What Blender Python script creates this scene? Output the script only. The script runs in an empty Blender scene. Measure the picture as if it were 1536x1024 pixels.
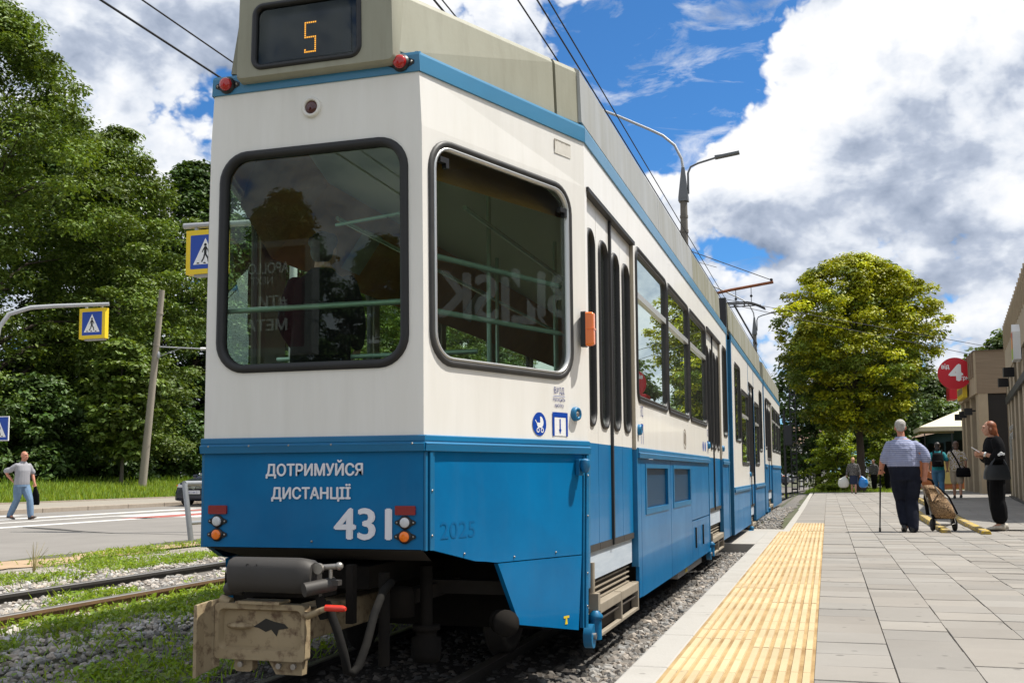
import bpy, math, random
import numpy as np
from mathutils import Vector, Matrix
from mathutils.geometry import tessellate_polygon
rnd = random.Random(11)
S = bpy.context.scene
COL = S.collection
PI = math.pi

# ------------------------------------------------------------------ camera
CAM = Vector((0, 0, 1.0119))
CR = Vector((0.95705463, 0.28983673, -0.00641184))
CU = Vector((0.02984746, -0.07651022, 0.99662195))
CF = Vector((-0.28836708, 0.95401303, 0.08187536))
cd = bpy.data.cameras.new("camera")
cam = bpy.data.objects.new("camera", cd)
COL.objects.link(cam)
m = Matrix((CR, CU, -CF)).transposed().to_4x4()
m.translation = CAM
cam.matrix_world = m
cd.sensor_width = 36
cd.lens = 36 * 1559.737 / 1536
cd.shift_y = 70.56 / 1536
cd.clip_end = 3000
S.camera = cam

# sight lines: survey helpers used to measure places off the photograph (full-size pixels) on real planes
def ray(u, v):
    return CF + CR * ((u - 768) / 1559.737) - CU * ((v - 582.562) / 1559.737)
def on_z(u, v, z):
    d = ray(u, v); return CAM + d * ((z - CAM.z) / d.z)
def on_y(u, v, y):
    d = ray(u, v); return CAM + d * (y / d.y)
def on_plane(u, v, p, n):
    d = ray(u, v); p = Vector(p); n = Vector(n)
    return CAM + d * ((p - CAM).dot(n) / d.dot(n))

# ------------------------------------------------------------------ materials
MATS = {}
def nodes_of(m):
    m.use_nodes = True
    return m.node_tree.nodes, m.node_tree.links
def mat(name, col, rough=0.6, metal=0.0, spec=0.5, var=0.0, vscale=3.0, vcol=None, bump=0.0, bscale=40.0,
        coat=0.0, stretch=None, emit=None, estr=0.0, detail=5.0, sharp=None, tint_attr=None, dust=0.0, dcol=(.27, .24, .19), dstretch=(5, 5, .45), drange=(.48, .78), spots=0.0):
    """Principled material with optional noise colour variation (var, vcol) and bump, in object space."""
    if name in MATS: return MATS[name]
    m = bpy.data.materials.new(name); N, L = nodes_of(m)
    b = N["Principled BSDF"]
    b.inputs["Base Color"].default_value = (*col, 1)
    b.inputs["Roughness"].default_value = rough
    b.inputs["Metallic"].default_value = metal
    b.inputs["Specular IOR Level"].default_value = spec
    b.inputs["Coat Weight"].default_value = coat
    b.inputs["Coat Roughness"].default_value = 0.05
    tc = N.new("ShaderNodeTexCoord"); mp = N.new("ShaderNodeMapping")
    L.new(tc.outputs["Object"], mp.inputs["Vector"])
    if stretch: mp.inputs["Scale"].default_value = stretch
    out = None
    if var > 0:
        n = N.new("ShaderNodeTexNoise"); n.inputs["Scale"].default_value = vscale
        n.inputs["Detail"].default_value = detail; n.inputs["Roughness"].default_value = 0.65
        L.new(mp.outputs[0], n.inputs["Vector"])
        r = N.new("ShaderNodeMapRange")
        lo, hi = sharp if sharp else (0.3, 0.7)
        r.inputs["From Min"].default_value = lo; r.inputs["From Max"].default_value = hi
        r.inputs["To Max"].default_value = var
        L.new(n.outputs["Fac"], r.inputs["Value"])
        x = N.new("ShaderNodeMix"); x.data_type = 'RGBA'
        x.inputs[6].default_value = (*col, 1)
        x.inputs[7].default_value = (*(vcol or [c * 0.45 for c in col]), 1)
        L.new(r.outputs[0], x.inputs[0]); L.new(x.outputs[2], b.inputs["Base Color"]); out = x.outputs[2]
        rr = N.new("ShaderNodeMapRange"); rr.inputs["To Min"].default_value = rough
        rr.inputs["To Max"].default_value = min(1, rough + 0.2 * var)
        L.new(n.outputs["Fac"], rr.inputs["Value"]); L.new(rr.outputs[0], b.inputs["Roughness"])
    if tint_attr:
        a = N.new("ShaderNodeAttribute"); a.attribute_name = tint_attr
        x = N.new("ShaderNodeMix"); x.data_type = 'RGBA'; x.blend_type = 'MULTIPLY'; x.inputs[0].default_value = 1
        if out: L.new(out, x.inputs[6])
        else: x.inputs[6].default_value = (*col, 1)
        L.new(a.outputs["Color"], x.inputs[7]); L.new(x.outputs[2], b.inputs["Base Color"])
    if dust > 0:   # streaks of road dirt with a shape of their own
        mq = N.new("ShaderNodeMapping"); mq.inputs["Scale"].default_value = dstretch; mq.inputs["Location"].default_value = (3.1, 1.7, .9); L.new(tc.outputs["Object"], mq.inputs[0])
        nq = N.new("ShaderNodeTexNoise"); nq.inputs["Scale"].default_value = 1.6; nq.inputs["Detail"].default_value = 8; nq.inputs["Roughness"].default_value = .7; L.new(mq.outputs[0], nq.inputs["Vector"])
        rq = N.new("ShaderNodeMapRange"); rq.inputs["From Min"].default_value = drange[0]; rq.inputs["From Max"].default_value = drange[1]; rq.inputs["To Max"].default_value = dust; L.new(nq.outputs["Fac"], rq.inputs[0])
        xq = N.new("ShaderNodeMix"); xq.data_type = 'RGBA'; L.new(rq.outputs[0], xq.inputs[0]); xq.inputs[6].default_value = (*col, 1); xq.inputs[7].default_value = (*dcol, 1)
        src = b.inputs["Base Color"].links
        if src: L.new(src[0].from_socket, xq.inputs[6])
        L.new(xq.outputs[2], b.inputs["Base Color"])
    if spots > 0:  # gum, oil drips, small chips
        vq = N.new("ShaderNodeTexVoronoi"); vq.inputs["Scale"].default_value = 5.5; L.new(tc.outputs["Object"], vq.inputs["Vector"])
        wq = N.new("ShaderNodeTexNoise"); wq.inputs["Scale"].default_value = 1.1; wq.inputs["Detail"].default_value = 3; L.new(tc.outputs["Object"], wq.inputs["Vector"])
        aq = N.new("ShaderNodeMath"); aq.operation = 'MULTIPLY_ADD'; aq.inputs[1].default_value = -.22; L.new(wq.outputs[0], aq.inputs[0]); L.new(vq.outputs["Distance"], aq.inputs[2])
        r2 = N.new("ShaderNodeMapRange"); r2.inputs["From Min"].default_value = -.045; r2.inputs["From Max"].default_value = .01; r2.inputs["To Min"].default_value = spots; r2.inputs["To Max"].default_value = 0; L.new(aq.outputs[0], r2.inputs[0])
        x2 = N.new("ShaderNodeMix"); x2.data_type = 'RGBA'; L.new(r2.outputs[0], x2.inputs[0]); x2.inputs[7].default_value = (.07, .062, .055, 1)
        src = b.inputs["Base Color"].links
        if src: L.new(src[0].from_socket, x2.inputs[6])
        else: x2.inputs[6].default_value = (*col, 1)
        L.new(x2.outputs[2], b.inputs["Base Color"])
    if bump > 0:
        n2 = N.new("ShaderNodeTexNoise"); n2.inputs["Scale"].default_value = bscale; n2.inputs["Detail"].default_value = 6
        L.new(tc.outputs["Object"], n2.inputs["Vector"])
        bp = N.new("ShaderNodeBump"); bp.inputs["Strength"].default_value = bump; bp.inputs["Distance"].default_value = 0.02
        L.new(n2.outputs["Fac"], bp.inputs["Height"]); L.new(bp.outputs[0], b.inputs["Normal"])
    if emit:
        b.inputs["Emission Color"].default_value = (*emit, 1); b.inputs["Emission Strength"].default_value = estr
    MATS[name] = m
    return m
def glass_mat(name, tint, boost=1.0, ior=1.5, rough=0.0, dirt=0.0):
    """thin tinted pane: see-through plus a Fresnel mirror"""
    m = bpy.data.materials.new(name); N, L = nodes_of(m); N.clear()
    o = N.new("ShaderNodeOutputMaterial"); t = N.new("ShaderNodeBsdfTransparent"); g = N.new("ShaderNodeBsdfGlossy")
    t.inputs[0].default_value = (*tint, 1); g.inputs["Roughness"].default_value = rough
    g.inputs["Color"].default_value = (0.86, 0.97, 0.92, 1)
    f = N.new("ShaderNodeFresnel"); f.inputs[0].default_value = ior
    mu = N.new("ShaderNodeMath"); mu.operation = 'MULTIPLY'; mu.use_clamp = True; mu.inputs[1].default_value = boost
    L.new(f.outputs[0], mu.inputs[0])
    x = N.new("ShaderNodeMixShader"); L.new(mu.outputs[0], x.inputs[0]); L.new(t.outputs[0], x.inputs[1]); L.new(g.outputs[0], x.inputs[2])
    out = x.outputs[0]
    if dirt:   # a film of dust, thicker in streaks
        tc = N.new("ShaderNodeTexCoord"); n = N.new("ShaderNodeTexNoise"); n.inputs["Scale"].default_value = 3.5; n.inputs["Detail"].default_value = 7
        mp = N.new("ShaderNodeMapping"); mp.inputs["Scale"].default_value = (1.5, 1.5, .5); L.new(tc.outputs["Object"], mp.inputs[0]); L.new(mp.outputs[0], n.inputs["Vector"])
        r = N.new("ShaderNodeMapRange"); r.inputs["From Min"].default_value = .3; r.inputs["From Max"].default_value = .75; r.inputs["To Min"].default_value = dirt * .3; r.inputs["To Max"].default_value = dirt
        L.new(n.outputs[0], r.inputs[0]); df = N.new("ShaderNodeBsdfDiffuse"); df.inputs[0].default_value = (.5, .5, .45, 1)
        y = N.new("ShaderNodeMixShader"); L.new(r.outputs[0], y.inputs[0]); L.new(out, y.inputs[1]); L.new(df.outputs[0], y.inputs[2]); out = y.outputs[0]
    L.new(out, o.inputs[0]); MATS[name] = m
    return m
def leaf_mat(name, col, trans=0.35, rough=0.5):
    m = bpy.data.materials.new(name); N, L = nodes_of(m); N.clear()
    o = N.new("ShaderNodeOutputMaterial")
    a = N.new("ShaderNodeAttribute"); a.attribute_name = "tint"
    x = N.new("ShaderNodeMix"); x.data_type = 'RGBA'; x.blend_type = 'MULTIPLY'; x.inputs[0].default_value = 1
    x.inputs[6].default_value = (*col, 1); L.new(a.outputs["Color"], x.inputs[7])
    p = N.new("ShaderNodeBsdfPrincipled"); p.inputs["Roughness"].default_value = rough; p.inputs["Specular IOR Level"].default_value = 0.35
    t = N.new("ShaderNodeBsdfTranslucent")
    L.new(x.outputs[2], p.inputs["Base Color"])
    y = N.new("ShaderNodeMix"); y.data_type = 'RGBA'; y.blend_type = 'MULTIPLY'; y.inputs[0].default_value = 1
    L.new(x.outputs[2], y.inputs[6]); y.inputs[7].default_value = (1.6, 1.5, 0.5, 1); L.new(y.outputs[2], t.inputs[0])
    s = N.new("ShaderNodeMixShader"); s.inputs[0].default_value = trans
    L.new(p.outputs[0], s.inputs[1]); L.new(t.outputs[0], s.inputs[2]); L.new(s.outputs[0], o.inputs[0])
    MATS[name] = m
    return m

# ------------------------------------------------------------------ mesh builder
def V3(p): return Vector(p)
class MB:
    def __init__(s): s.v = []; s.f = []; s.m = []; s.s = []
    def add(s, vs, fs, mi=0, sm=False):
        o = len(s.v); s.v += [tuple(p) for p in vs]
        for f in fs: s.f.append(tuple(i + o for i in f)); s.m.append(mi); s.s.append(sm)
        return s
    def box(s, x0, x1, y0, y1, z0, z1, mi=0):
        vs = [(x, y, z) for z in (z0, z1) for y in (y0, y1) for x in (x0, x1)]
        return s.add(vs, [(0, 2, 3, 1), (4, 5, 7, 6), (0, 1, 5, 4), (2, 6, 7, 3), (0, 4, 6, 2), (1, 3, 7, 5)], mi)
    def obox(s, c, size, rot=None, mi=0):
        c = V3(c); r = rot or Matrix.Identity(3)
        vs = [c + r @ Vector((x * size[0] / 2, y * size[1] / 2, z * size[2] / 2)) for z in (-1, 1) for y in (-1, 1) for x in (-1, 1)]
        return s.add(vs, [(0, 2, 3, 1), (4, 5, 7, 6), (0, 1, 5, 4), (2, 6, 7, 3), (0, 4, 6, 2), (1, 3, 7, 5)], mi)
    def beam(s, p0, p1, w, h, mi=0, up=(0, 0, 1)):
        p0 = V3(p0); p1 = V3(p1); d = (p1 - p0); L = d.length; d.normalize()
        u = V3(up); x = d.cross(u)
        if x.length < 1e-4: x = d.cross(Vector((1, 0, 0)))
        x.normalize(); u = x.cross(d)
        return s.obox((p0 + p1) / 2, (w, L, h), Matrix((x, d, u)).transposed(), mi)
    def tube(s, pts, r, n=10, mi=0, cap=True, sm=True, flat=1.0):
        pts = [V3(p) for p in pts]; k = len(pts)
        rs = r if isinstance(r, (list, tuple)) else [r] * k
        vs = []; prev = None
        for i, p in enumerate(pts):
            d = (pts[min(i + 1, k - 1)] - pts[max(i - 1, 0)]).normalized()
            if prev is None:
                a = Vector((0, 0, 1)) if abs(d.z) < 0.9 else Vector((1, 0, 0)); x = d.cross(a).normalized()
            else: x = (prev - d * prev.dot(d)).normalized()
            prev = x; y = d.cross(x)
            for j in range(n):
                t = 2 * PI * j / n; vs.append(p + x * (rs[i] * math.cos(t)) + y * (rs[i] * flat * math.sin(t)))
        fs = [(i * n + j, i * n + (j + 1) % n, (i + 1) * n + (j + 1) % n, (i + 1) * n + j) for i in range(k - 1) for j in range(n)]
        s.add(vs, fs, mi, sm)
        if cap: 
            s.add(vs[:n], [tuple(range(n - 1, -1, -1))], mi); s.add(vs[-n:], [tuple(range(n))], mi)
        return s
    def cyl(s, p0, p1, r, r1=None, n=16, mi=0, cap=True): return s.tube([p0, p1], [r, r if r1 is None else r1], n, mi, cap)
    def ell(s, c, rad, rot=None, n=14, k=9, mi=0):
        c = V3(c); R = rot or Matrix.Identity(3)
        if not hasattr(rad, '__len__'): rad = (rad,) * 3
        vs = [c + R @ Vector((0, 0, -rad[2]))]
        for i in range(1, k):
            a = -PI / 2 + PI * i / k
            for j in range(n):
                t = 2 * PI * j / n
                vs.append(c + R @ Vector((rad[0] * math.cos(a) * math.cos(t), rad[1] * math.cos(a) * math.sin(t), rad[2] * math.sin(a))))
        vs.append(c + R @ Vector((0, 0, rad[2]))); e = len(vs) - 1
        fs = [(0, 1 + (j + 1) % n, 1 + j) for j in range(n)]
        for i in range(k - 2):
            for j in range(n):
                a = 1 + i * n; fs.append((a + j, a + (j + 1) % n, a + n + (j + 1) % n, a + n + j))
        a = 1 + (k - 2) * n; fs += [(a + j, a + (j + 1) % n, e) for j in range(n)]
        return s.add(vs, fs, mi, True)
    def loft(s, rings, mi=0, cap=True, sm=True, closed=True):
        n = len(rings[0]); vs = [p for r in rings for p in r]; w = n if closed else n - 1
        s.add(vs, [(i * n + j, i * n + (j + 1) % n, (i + 1) * n + (j + 1) % n, (i + 1) * n + j) for i in range(len(rings) - 1) for j in range(w)], mi, sm)
        if cap:
            s.add(rings[0], [tuple(range(n - 1, -1, -1))], mi); s.add(rings[-1], [tuple(range(n))], mi)
        return s
    def erings(s, rs, n=18, mi=0):
        """stack of horizontal ellipses (z, cx, cy, rx, ry)"""
        return s.loft([[(cx + rx * math.cos(2 * PI * j / n), cy + ry * math.sin(2 * PI * j / n), z) for j in range(n)] for z, cx, cy, rx, ry in rs], mi)
    def lathe(s, prof, c, axis, n=20, mi=0, sm=True):
        c = V3(c); d = V3(axis).normalized(); a = Vector((0, 0, 1)) if abs(d.z) < 0.9 else Vector((1, 0, 0))
        x = d.cross(a).normalized(); y = d.cross(x)
        return s.loft([[c + d * h + x * (r * math.cos(2 * PI * j / n)) + y * (r * math.sin(2 * PI * j / n)) for j in range(n)] for r, h in prof], mi, True, sm)
    def sheet(s, outer, holes, M, d0=0.0, d1=None, mi=0, mi_back=None, mi_rim=None):
        """polygon with holes drawn in (s,z), laid on the surface M(s,z,d); with d1 it gets thickness and reveals"""
        loops = [outer] + list(holes); flat = [p for l in loops for p in l]
        tri = tessellate_polygon([[Vector((p[0], p[1], 0)) for p in l] for l in loops])
        def orient(t, flip):
            a, b, c = (flat[i] for i in t); ar = (b[0] - a[0]) * (c[1] - a[1]) - (b[1] - a[1]) * (c[0] - a[0])
            return t if (ar > 0) != flip else (t[0], t[2], t[1])
        s.add([M(p[0], p[1], d0) for p in flat], [orient(t, False) for t in tri], mi)
        if d1 is not None:
            s.add([M(p[0], p[1], d1) for p in flat], [orient(t, True) for t in tri], mi if mi_back is None else mi_back)
            for l in loops:
                k = len(l)
                s.add([M(p[0], p[1], d0) for p in l] + [M(p[0], p[1], d1) for p in l],
                      [(i, (i + 1) % k, k + (i + 1) % k, k + i) for i in range(k)], mi if mi_rim is None else mi_rim)
        return s
    def band(s, loop, M, prof, mi=0, sm=True):
        """closed moulding along a loop in (s,z): prof = list of (inward offset, outward d)"""
        k = len(loop); rings = []
        nrm = []
        for i in range(k):
            a = Vector(loop[i - 1]); b = Vector(loop[(i + 1) % k]); t = (b - a).normalized(); nrm.append(Vector((-t.y, t.x)))
        for off, d in prof: rings.append([M(loop[i][0] + nrm[i].x * off, loop[i][1] + nrm[i].y * off, d) for i in range(k)])
        return s.loft(rings, mi, False, sm)
    def build(s, name, mats, parent=None, bevel=0.0, autosm=False):
        me = bpy.data.meshes.new(name); me.from_pydata(s.v, [], s.f)
        for mm in (mats if isinstance(mats, (list, tuple)) else [mats]): me.materials.append(MATS[mm] if isinstance(mm, str) else mm)
        me.polygons.foreach_set("material_index", s.m); me.polygons.foreach_set("use_smooth", s.s); me.update()
        o = bpy.data.objects.new(name, me); COL.objects.link(o)
        if parent: attach(o, parent)
        if bevel:
            b = o.modifiers.new("bevel", 'BEVEL'); b.width = bevel; b.segments = 2; b.limit_method = 'ANGLE'; b.angle_limit = 0.7
            b.harden_normals = False
        return o
ROOTLOC = {}
def attach(o, parent):
    o.parent = parent
    l = ROOTLOC.get(parent.name)
    if l is not None: o.matrix_parent_inverse = l.inverted()
def thing(name, label, cat, loc=(0, 0, 0), group=None):
    """an Empty at the thing's base; parts are modelled in world space and hung under it"""
    o = bpy.data.objects.new(name, None); COL.objects.link(o); o.empty_display_size = 0.2
    o.location = loc; ROOTLOC[o.name] = Matrix.Translation(loc)
    return tag(o, label, cat, group)
def tag(o, label, cat, group=None, kind=None):
    if label: o["label"] = label
    if cat: o["category"] = cat
    if group: o["group"] = group
    if kind: o["kind"] = kind
    return o
def structure(o): o["kind"] = "structure"; return o
def stuff(o, label=None, cat=None): o["kind"] = "stuff"; return tag(o, label, cat)
def copy_tree(o, loc=None, label=None, rotz=None):
    c = o.copy(); COL.objects.link(c)
    if loc is not None: c.location = loc
    if rotz is not None: c.rotation_euler = (0, 0, rotz)
    if label: c["label"] = label
    for ch in list(o.children):
        d = ch.copy(); COL.objects.link(d); d.parent = c; d.matrix_parent_inverse = ch.matrix_parent_inverse.copy()
        for g in list(ch.children):
            e = g.copy(); COL.objects.link(e); e.parent = d
    return c
def rrect(x0, x1, z0, z1, r, n=7):
    if not hasattr(r, '__len__'): r = (r,) * 4
    p = []
    for (cx, cz, a, q) in ((x1 - r[0], z0 + r[0], -PI / 2, r[0]), (x1 - r[1], z1 - r[1], 0, r[1]), (x0 + r[2], z1 - r[2], PI / 2, r[2]), (x0 + r[3], z0 + r[3], PI, r[3])):
        for i in range(n + 1):
            t = a + PI / 2 * i / n; p.append((cx + q * math.cos(t), cz + q * math.sin(t)))
    return p
def rect(x0, x1, z0, z1): return [(x0, z0), (x1, z0), (x1, z1), (x0, z1)]
def circle(cx, cz, r, n=24): return [(cx + r * math.cos(2 * PI * i / n), cz + r * math.sin(2 * PI * i / n)) for i in range(n)]
def text(name, body, M, s0, z0, width, mats, parent, height=None, d=0.003, bold=0.0, thick=0.0, mirror=False):
    """lettering laid on the surface M with its lower left corner at (s0, z0)"""
    cu = bpy.data.curves.new("t", 'FONT'); cu.body = body; cu.resolution_u = 3
    to = bpy.data.objects.new("t", cu); COL.objects.link(to)
    dg = bpy.context.evaluated_depsgraph_get(); me = bpy.data.meshes.new_from_object(to.evaluated_get(dg))
    bpy.data.objects.remove(to); bpy.data.curves.remove(cu)
    xs = [v.co.x for v in me.vertices]; ys = [v.co.y for v in me.vertices]
    k = width / (max(xs) - min(xs)); kz = k if height is None else height / (max(ys) - min(ys))
    x0 = min(xs); y0 = min(ys); me.name = name
    P = [(v.co.x - x0, v.co.y - y0) for v in me.vertices]; F = [tuple(p.vertices) for p in me.polygons]; bpy.data.meshes.remove(me)
    b = MB()   # heavier strokes: the same outline laid a few times, each a hair higher
    for i, (ox, oy) in enumerate(((0, 0), (bold, 0), (-bold, 0), (0, bold * .6), (0, -bold * .6)) if bold else ((0, 0),)):
        b.add([M(s0 + (x + ox) * k, z0 + (y + oy) * kz, d + i * .0006) for x, y in P], F)
    return b.build(name, mats, parent)
def remesh(mb, name, mats, parent, voxel=0.008, smooth=4, sub=False):
    """fuse overlapping solids into one continuous skin"""
    o = mb.build(name, mats, None)
    r = o.modifiers.new("r", 'REMESH'); r.mode = 'VOXEL'; r.voxel_size = voxel; r.use_smooth_shade = True
    sm = o.modifiers.new("s", 'SMOOTH'); sm.iterations = smooth; sm.factor = 0.5
    dg = bpy.context.evaluated_depsgraph_get(); me = bpy.data.meshes.new_from_object(o.evaluated_get(dg))
    old = o.data; o.modifiers.clear(); o.data = me; bpy.data.meshes.remove(old); me.name = name
    me.polygons.foreach_set("use_smooth", [True] * len(me.polygons))
    if parent: attach(o, parent)
    return o
def np_mesh(name, co, quads, mats, tint=None, smooth=False, mi=None):
    """fast mesh from numpy arrays; tint = one colour per face"""
    me = bpy.data.meshes.new(name); nf, k = quads.shape
    me.vertices.add(len(co)); me.vertices.foreach_set("co", co.astype(np.float32).ravel())
    me.loops.add(nf * k); me.loops.foreach_set("vertex_index", quads.astype(np.int32).ravel())
    me.polygons.add(nf); me.polygons.foreach_set("loop_start", np.arange(0, nf * k, k, dtype=np.int32))
    if mi is not None: me.polygons.foreach_set("material_index", mi.astype(np.int32))
    me.polygons.foreach_set("use_smooth", np.full(nf, smooth))
    me.update(calc_edges=True)
    if tint is not None:
        a = me.attributes.new("tint", 'FLOAT_COLOR', 'FACE')
        c = np.ones((nf, 4), np.float32); c[:, :3] = tint; a.data.foreach_set("color", c.ravel())
    for mm in mats: me.materials.append(MATS[mm])
    o = bpy.data.objects.new(name, me); COL.objects.link(o)
    return o
# ------------------------------------------------------------------ sky, clouds, sun
SKYTINT = (.40, .84, 1.20, 1)
SUN = Vector((0.47, 0.21, 1.0)).normalized()
sl = bpy.data.lights.new("sun", 'SUN'); sl.energy = 5.0; sl.angle = math.radians(0.55); sl.color = (1.0, 0.955, 0.88)
so = bpy.data.objects.new("sun", sl); COL.objects.link(so)
so.rotation_euler = (-SUN).to_track_quat('-Z', 'Y').to_euler()
W = bpy.data.worlds.new("World"); S.world = W; W.use_nodes = True
N, L = W.node_tree.nodes, W.node_tree.links; N.clear()
def nd(t, tree=None, **k):
    n = (tree or W.node_tree).nodes.new(t)
    for a, b in k.items(): setattr(n, a, b)
    return n
def mth(T, op, a, b=None, c=None, clamp=False):
    n = nd("ShaderNodeMath", T, operation=op); n.use_clamp = clamp
    for i, x in enumerate((a, b, c)):
        if x is None: continue
        if isinstance(x, (int, float)): n.inputs[i].default_value = x
        else: T.links.new(x, n.inputs[i])
    return n.outputs[0]
G = bpy.data.node_groups.new("cloud_density", 'ShaderNodeTree')
G.interface.new_socket("Vector", in_out='INPUT', socket_type='NodeSocketVector')
G.interface.new_socket("Density", in_out='OUTPUT', socket_type='NodeSocketFloat')
gi = nd("NodeGroupInput", G); go = nd("NodeGroupOutput", G)
sx = nd("ShaderNodeSeparateXYZ", G); G.links.new(gi.outputs[0], sx.inputs[0])
def gauss(T, ax, ex, a, e, ra, re, w):
    u = mth(T, 'MULTIPLY', mth(T, 'SUBTRACT', ax, a), 1 / ra); v = mth(T, 'MULTIPLY', mth(T, 'SUBTRACT', ex, e), 1 / re)
    q = mth(T, 'MULTIPLY_ADD', u, u, mth(T, 'MULTIPLY', v, v))
    return mth(T, 'MULTIPLY', mth(T, 'EXPONENT', mth(T, 'MULTIPLY', q, -1.0)), w)
def total(T, items):
    r = items[0]
    for i in items[1:]: r = mth(T, 'ADD', r, i)
    return r
blobs = [(-.125, .372, .080, .055, -1.9), (-.205, .372, .055, .045, -1.1), (-.190, .425, .060, .020, -.9), (-.045, .425, .040, .028, -1.2), (-.150, .305, .045, .030, -1.3),
         (-.085, .345, .055, .022, -.6), (-.082, .203, .024, .014, -1.0), (-.57, .360, .016, .010, -.7), (-.100, .240, .02, .02, -.3),
         (.055, .33, .085, .075, 1.0), (-.050, .268, .070, .034, 1.5), (.005, .345, .040, .040, .7), (.06, .41, .06, .06, .8), (.15, .20, .05, .06, .7), (-.64, .39, .12, .03, .5)]
vm = nd("ShaderNodeVectorMath", G, operation='MULTIPLY'); G.links.new(gi.outputs[0], vm.inputs[0]); vm.inputs[1].default_value = (1, 1.25, 1)
n1 = nd("ShaderNodeTexNoise", G); n1.inputs["Scale"].default_value = 6.5; n1.inputs["Detail"].default_value = 9; n1.inputs["Roughness"].default_value = 0.6
n1.inputs["Distortion"].default_value = 0.25
n2 = nd("ShaderNodeTexVoronoi", G, feature='SMOOTH_F1'); n2.inputs["Scale"].default_value = 26; n2.inputs["Detail"].default_value = 3; n2.inputs["Roughness"].default_value = 0.55
n2.inputs["Smoothness"].default_value = 0.4
wob = nd("ShaderNodeTexNoise", G); wob.inputs["Scale"].default_value = 30; wob.inputs["Detail"].default_value = 4
G.links.new(vm.outputs[0], wob.inputs["Vector"])
wv = nd("ShaderNodeVectorMath", G, operation='MULTIPLY_ADD'); G.links.new(wob.outputs["Color"], wv.inputs[0]); wv.inputs[1].default_value = (.03, .03, 0); G.links.new(vm.outputs[0], wv.inputs[2])
G.links.new(vm.outputs[0], n1.inputs["Vector"]); G.links.new(wv.outputs[0], n2.inputs["Vector"])
fb = mth(G, 'MULTIPLY', mth(G, 'SUBTRACT', n1.outputs["Fac"], 0.5), 2.3)
bi = mth(G, 'MULTIPLY', mth(G, 'SUBTRACT', 0.45, n2.outputs["Distance"]), 1.0)
tot = total(G, [gauss(G, sx.outputs[0], sx.outputs[1], *b) for b in blobs] + [fb, bi])
G.links.new(mth(G, 'ADD', tot, 1.12), go.inputs[0])
tc = nd("ShaderNodeTexCoord"); sp = nd("ShaderNodeSeparateXYZ"); L.new(tc.outputs["Generated"], sp.inputs[0])
T = W.node_tree
az = mth(T, 'ARCTAN2', sp.outputs[0], sp.outputs[1]); el = mth(T, 'ARCSINE', sp.outputs[2])
cv = nd("ShaderNodeCombineXYZ"); L.new(az, cv.inputs[0]); L.new(el, cv.inputs[1])
g1 = nd("ShaderNodeGroup"); g1.node_tree = G; L.new(cv.outputs[0], g1.inputs[0])
off = nd("ShaderNodeVectorMath", operation='ADD'); L.new(cv.outputs[0], off.inputs[0]); off.inputs[1].default_value = (-.008, .024, 0)
g2 = nd("ShaderNodeGroup"); g2.node_tree = G; L.new(off.outputs[0], g2.inputs[0])
alpha = nd("ShaderNodeMapRange", interpolation_type='SMOOTHSTEP'); L.new(g1.outputs[0], alpha.inputs[0])
alpha.inputs["From Min"].default_value = -0.08; alpha.inputs["From Max"].default_value = 0.34
# thin high wisps inside the blue
wn = nd("ShaderNodeTexNoise"); wn.inputs["Scale"].default_value = 16; wn.inputs["Detail"].default_value = 9; wn.inputs["Roughness"].default_value = .62; wn.inputs["Distortion"].default_value = .6
ws = nd("ShaderNodeVectorMath", operation='MULTIPLY'); L.new(cv.outputs[0], ws.inputs[0]); ws.inputs[1].default_value = (.8, 2.0, 1)
L.new(ws.outputs[0], wn.inputs["Vector"])
wr = nd("ShaderNodeMapRange"); L.new(wn.outputs["Fac"], wr.inputs[0]); wr.inputs["From Min"].default_value = .53; wr.inputs["From Max"].default_value = .72; wr.inputs["To Max"].default_value = .75
al = mth(T, 'MAXIMUM', alpha.outputs[0], wr.outputs[0])
# light on the clouds
br = [(-.05, .290, .065, .030, .30), (.03, .395, .10, .045, .42), (-.035, .335, .035, .03, .30), (.14, .40, .06, .05, .30), (.165, .235, .022, .03, .22), (.04, .325, .03, .02, .22), (.13, .130, .1, .02, .25), (.09, .06, .2, .04, .15),
      (.105, .235, .050, .040, -.16), (.05, .170, .12, .014, -.30), (.035, .285, .020, .018, -.22), (-.065, .203, .05, .014, -.22), (-.05, .24, .05, .012, -.12), (-.63, .388, .10, .030, -.20), (-.50, .40, .08, .03, -.12), (-.68, .345, .07, .03, .10), (-.59, .335, .06, .035, .18), (-.34, .41, .1, .04, .15)]
ln = nd('ShaderNodeTexNoise'); ln.inputs['Scale'].default_value = 7; ln.inputs['Detail'].default_value = 8; ln.inputs['Roughness'].default_value = .55; ln.inputs['Distortion'].default_value = .5
lv = nd('ShaderNodeVectorMath', operation='MULTIPLY'); L.new(cv.outputs[0], lv.inputs[0]); lv.inputs[1].default_value = (1, 2.0, 1); L.new(lv.outputs[0], ln.inputs['Vector'])
lit = total(T, [gauss(T, az, el, *b) for b in br] + [mth(T, 'MULTIPLY', mth(T, 'SUBTRACT', g1.outputs[0], g2.outputs[0]), 0.27), mth(T, 'MULTIPLY', mth(T, 'SUBTRACT', ln.outputs['Fac'], 0.5), 1.5)])
lit = mth(T, 'ADD', lit, 0.69, clamp=True)
rp = nd("ShaderNodeValToRGB"); L.new(lit, rp.inputs[0]); e = rp.color_ramp.elements
e[0].position = 0.1; e[0].color = (.24, .30, .41, 1); e[1].position = 0.98; e[1].color = (1.02, 1.02, 1.02, 1)
q = rp.color_ramp.elements.new(0.5); q.color = (.50, .56, .67, 1)
q = rp.color_ramp.elements.new(0.72); q.color = (.80, .84, .90, 1)
sky = nd("ShaderNodeTexSky", sky_type='NISHITA'); sky.sun_disc = False
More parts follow.
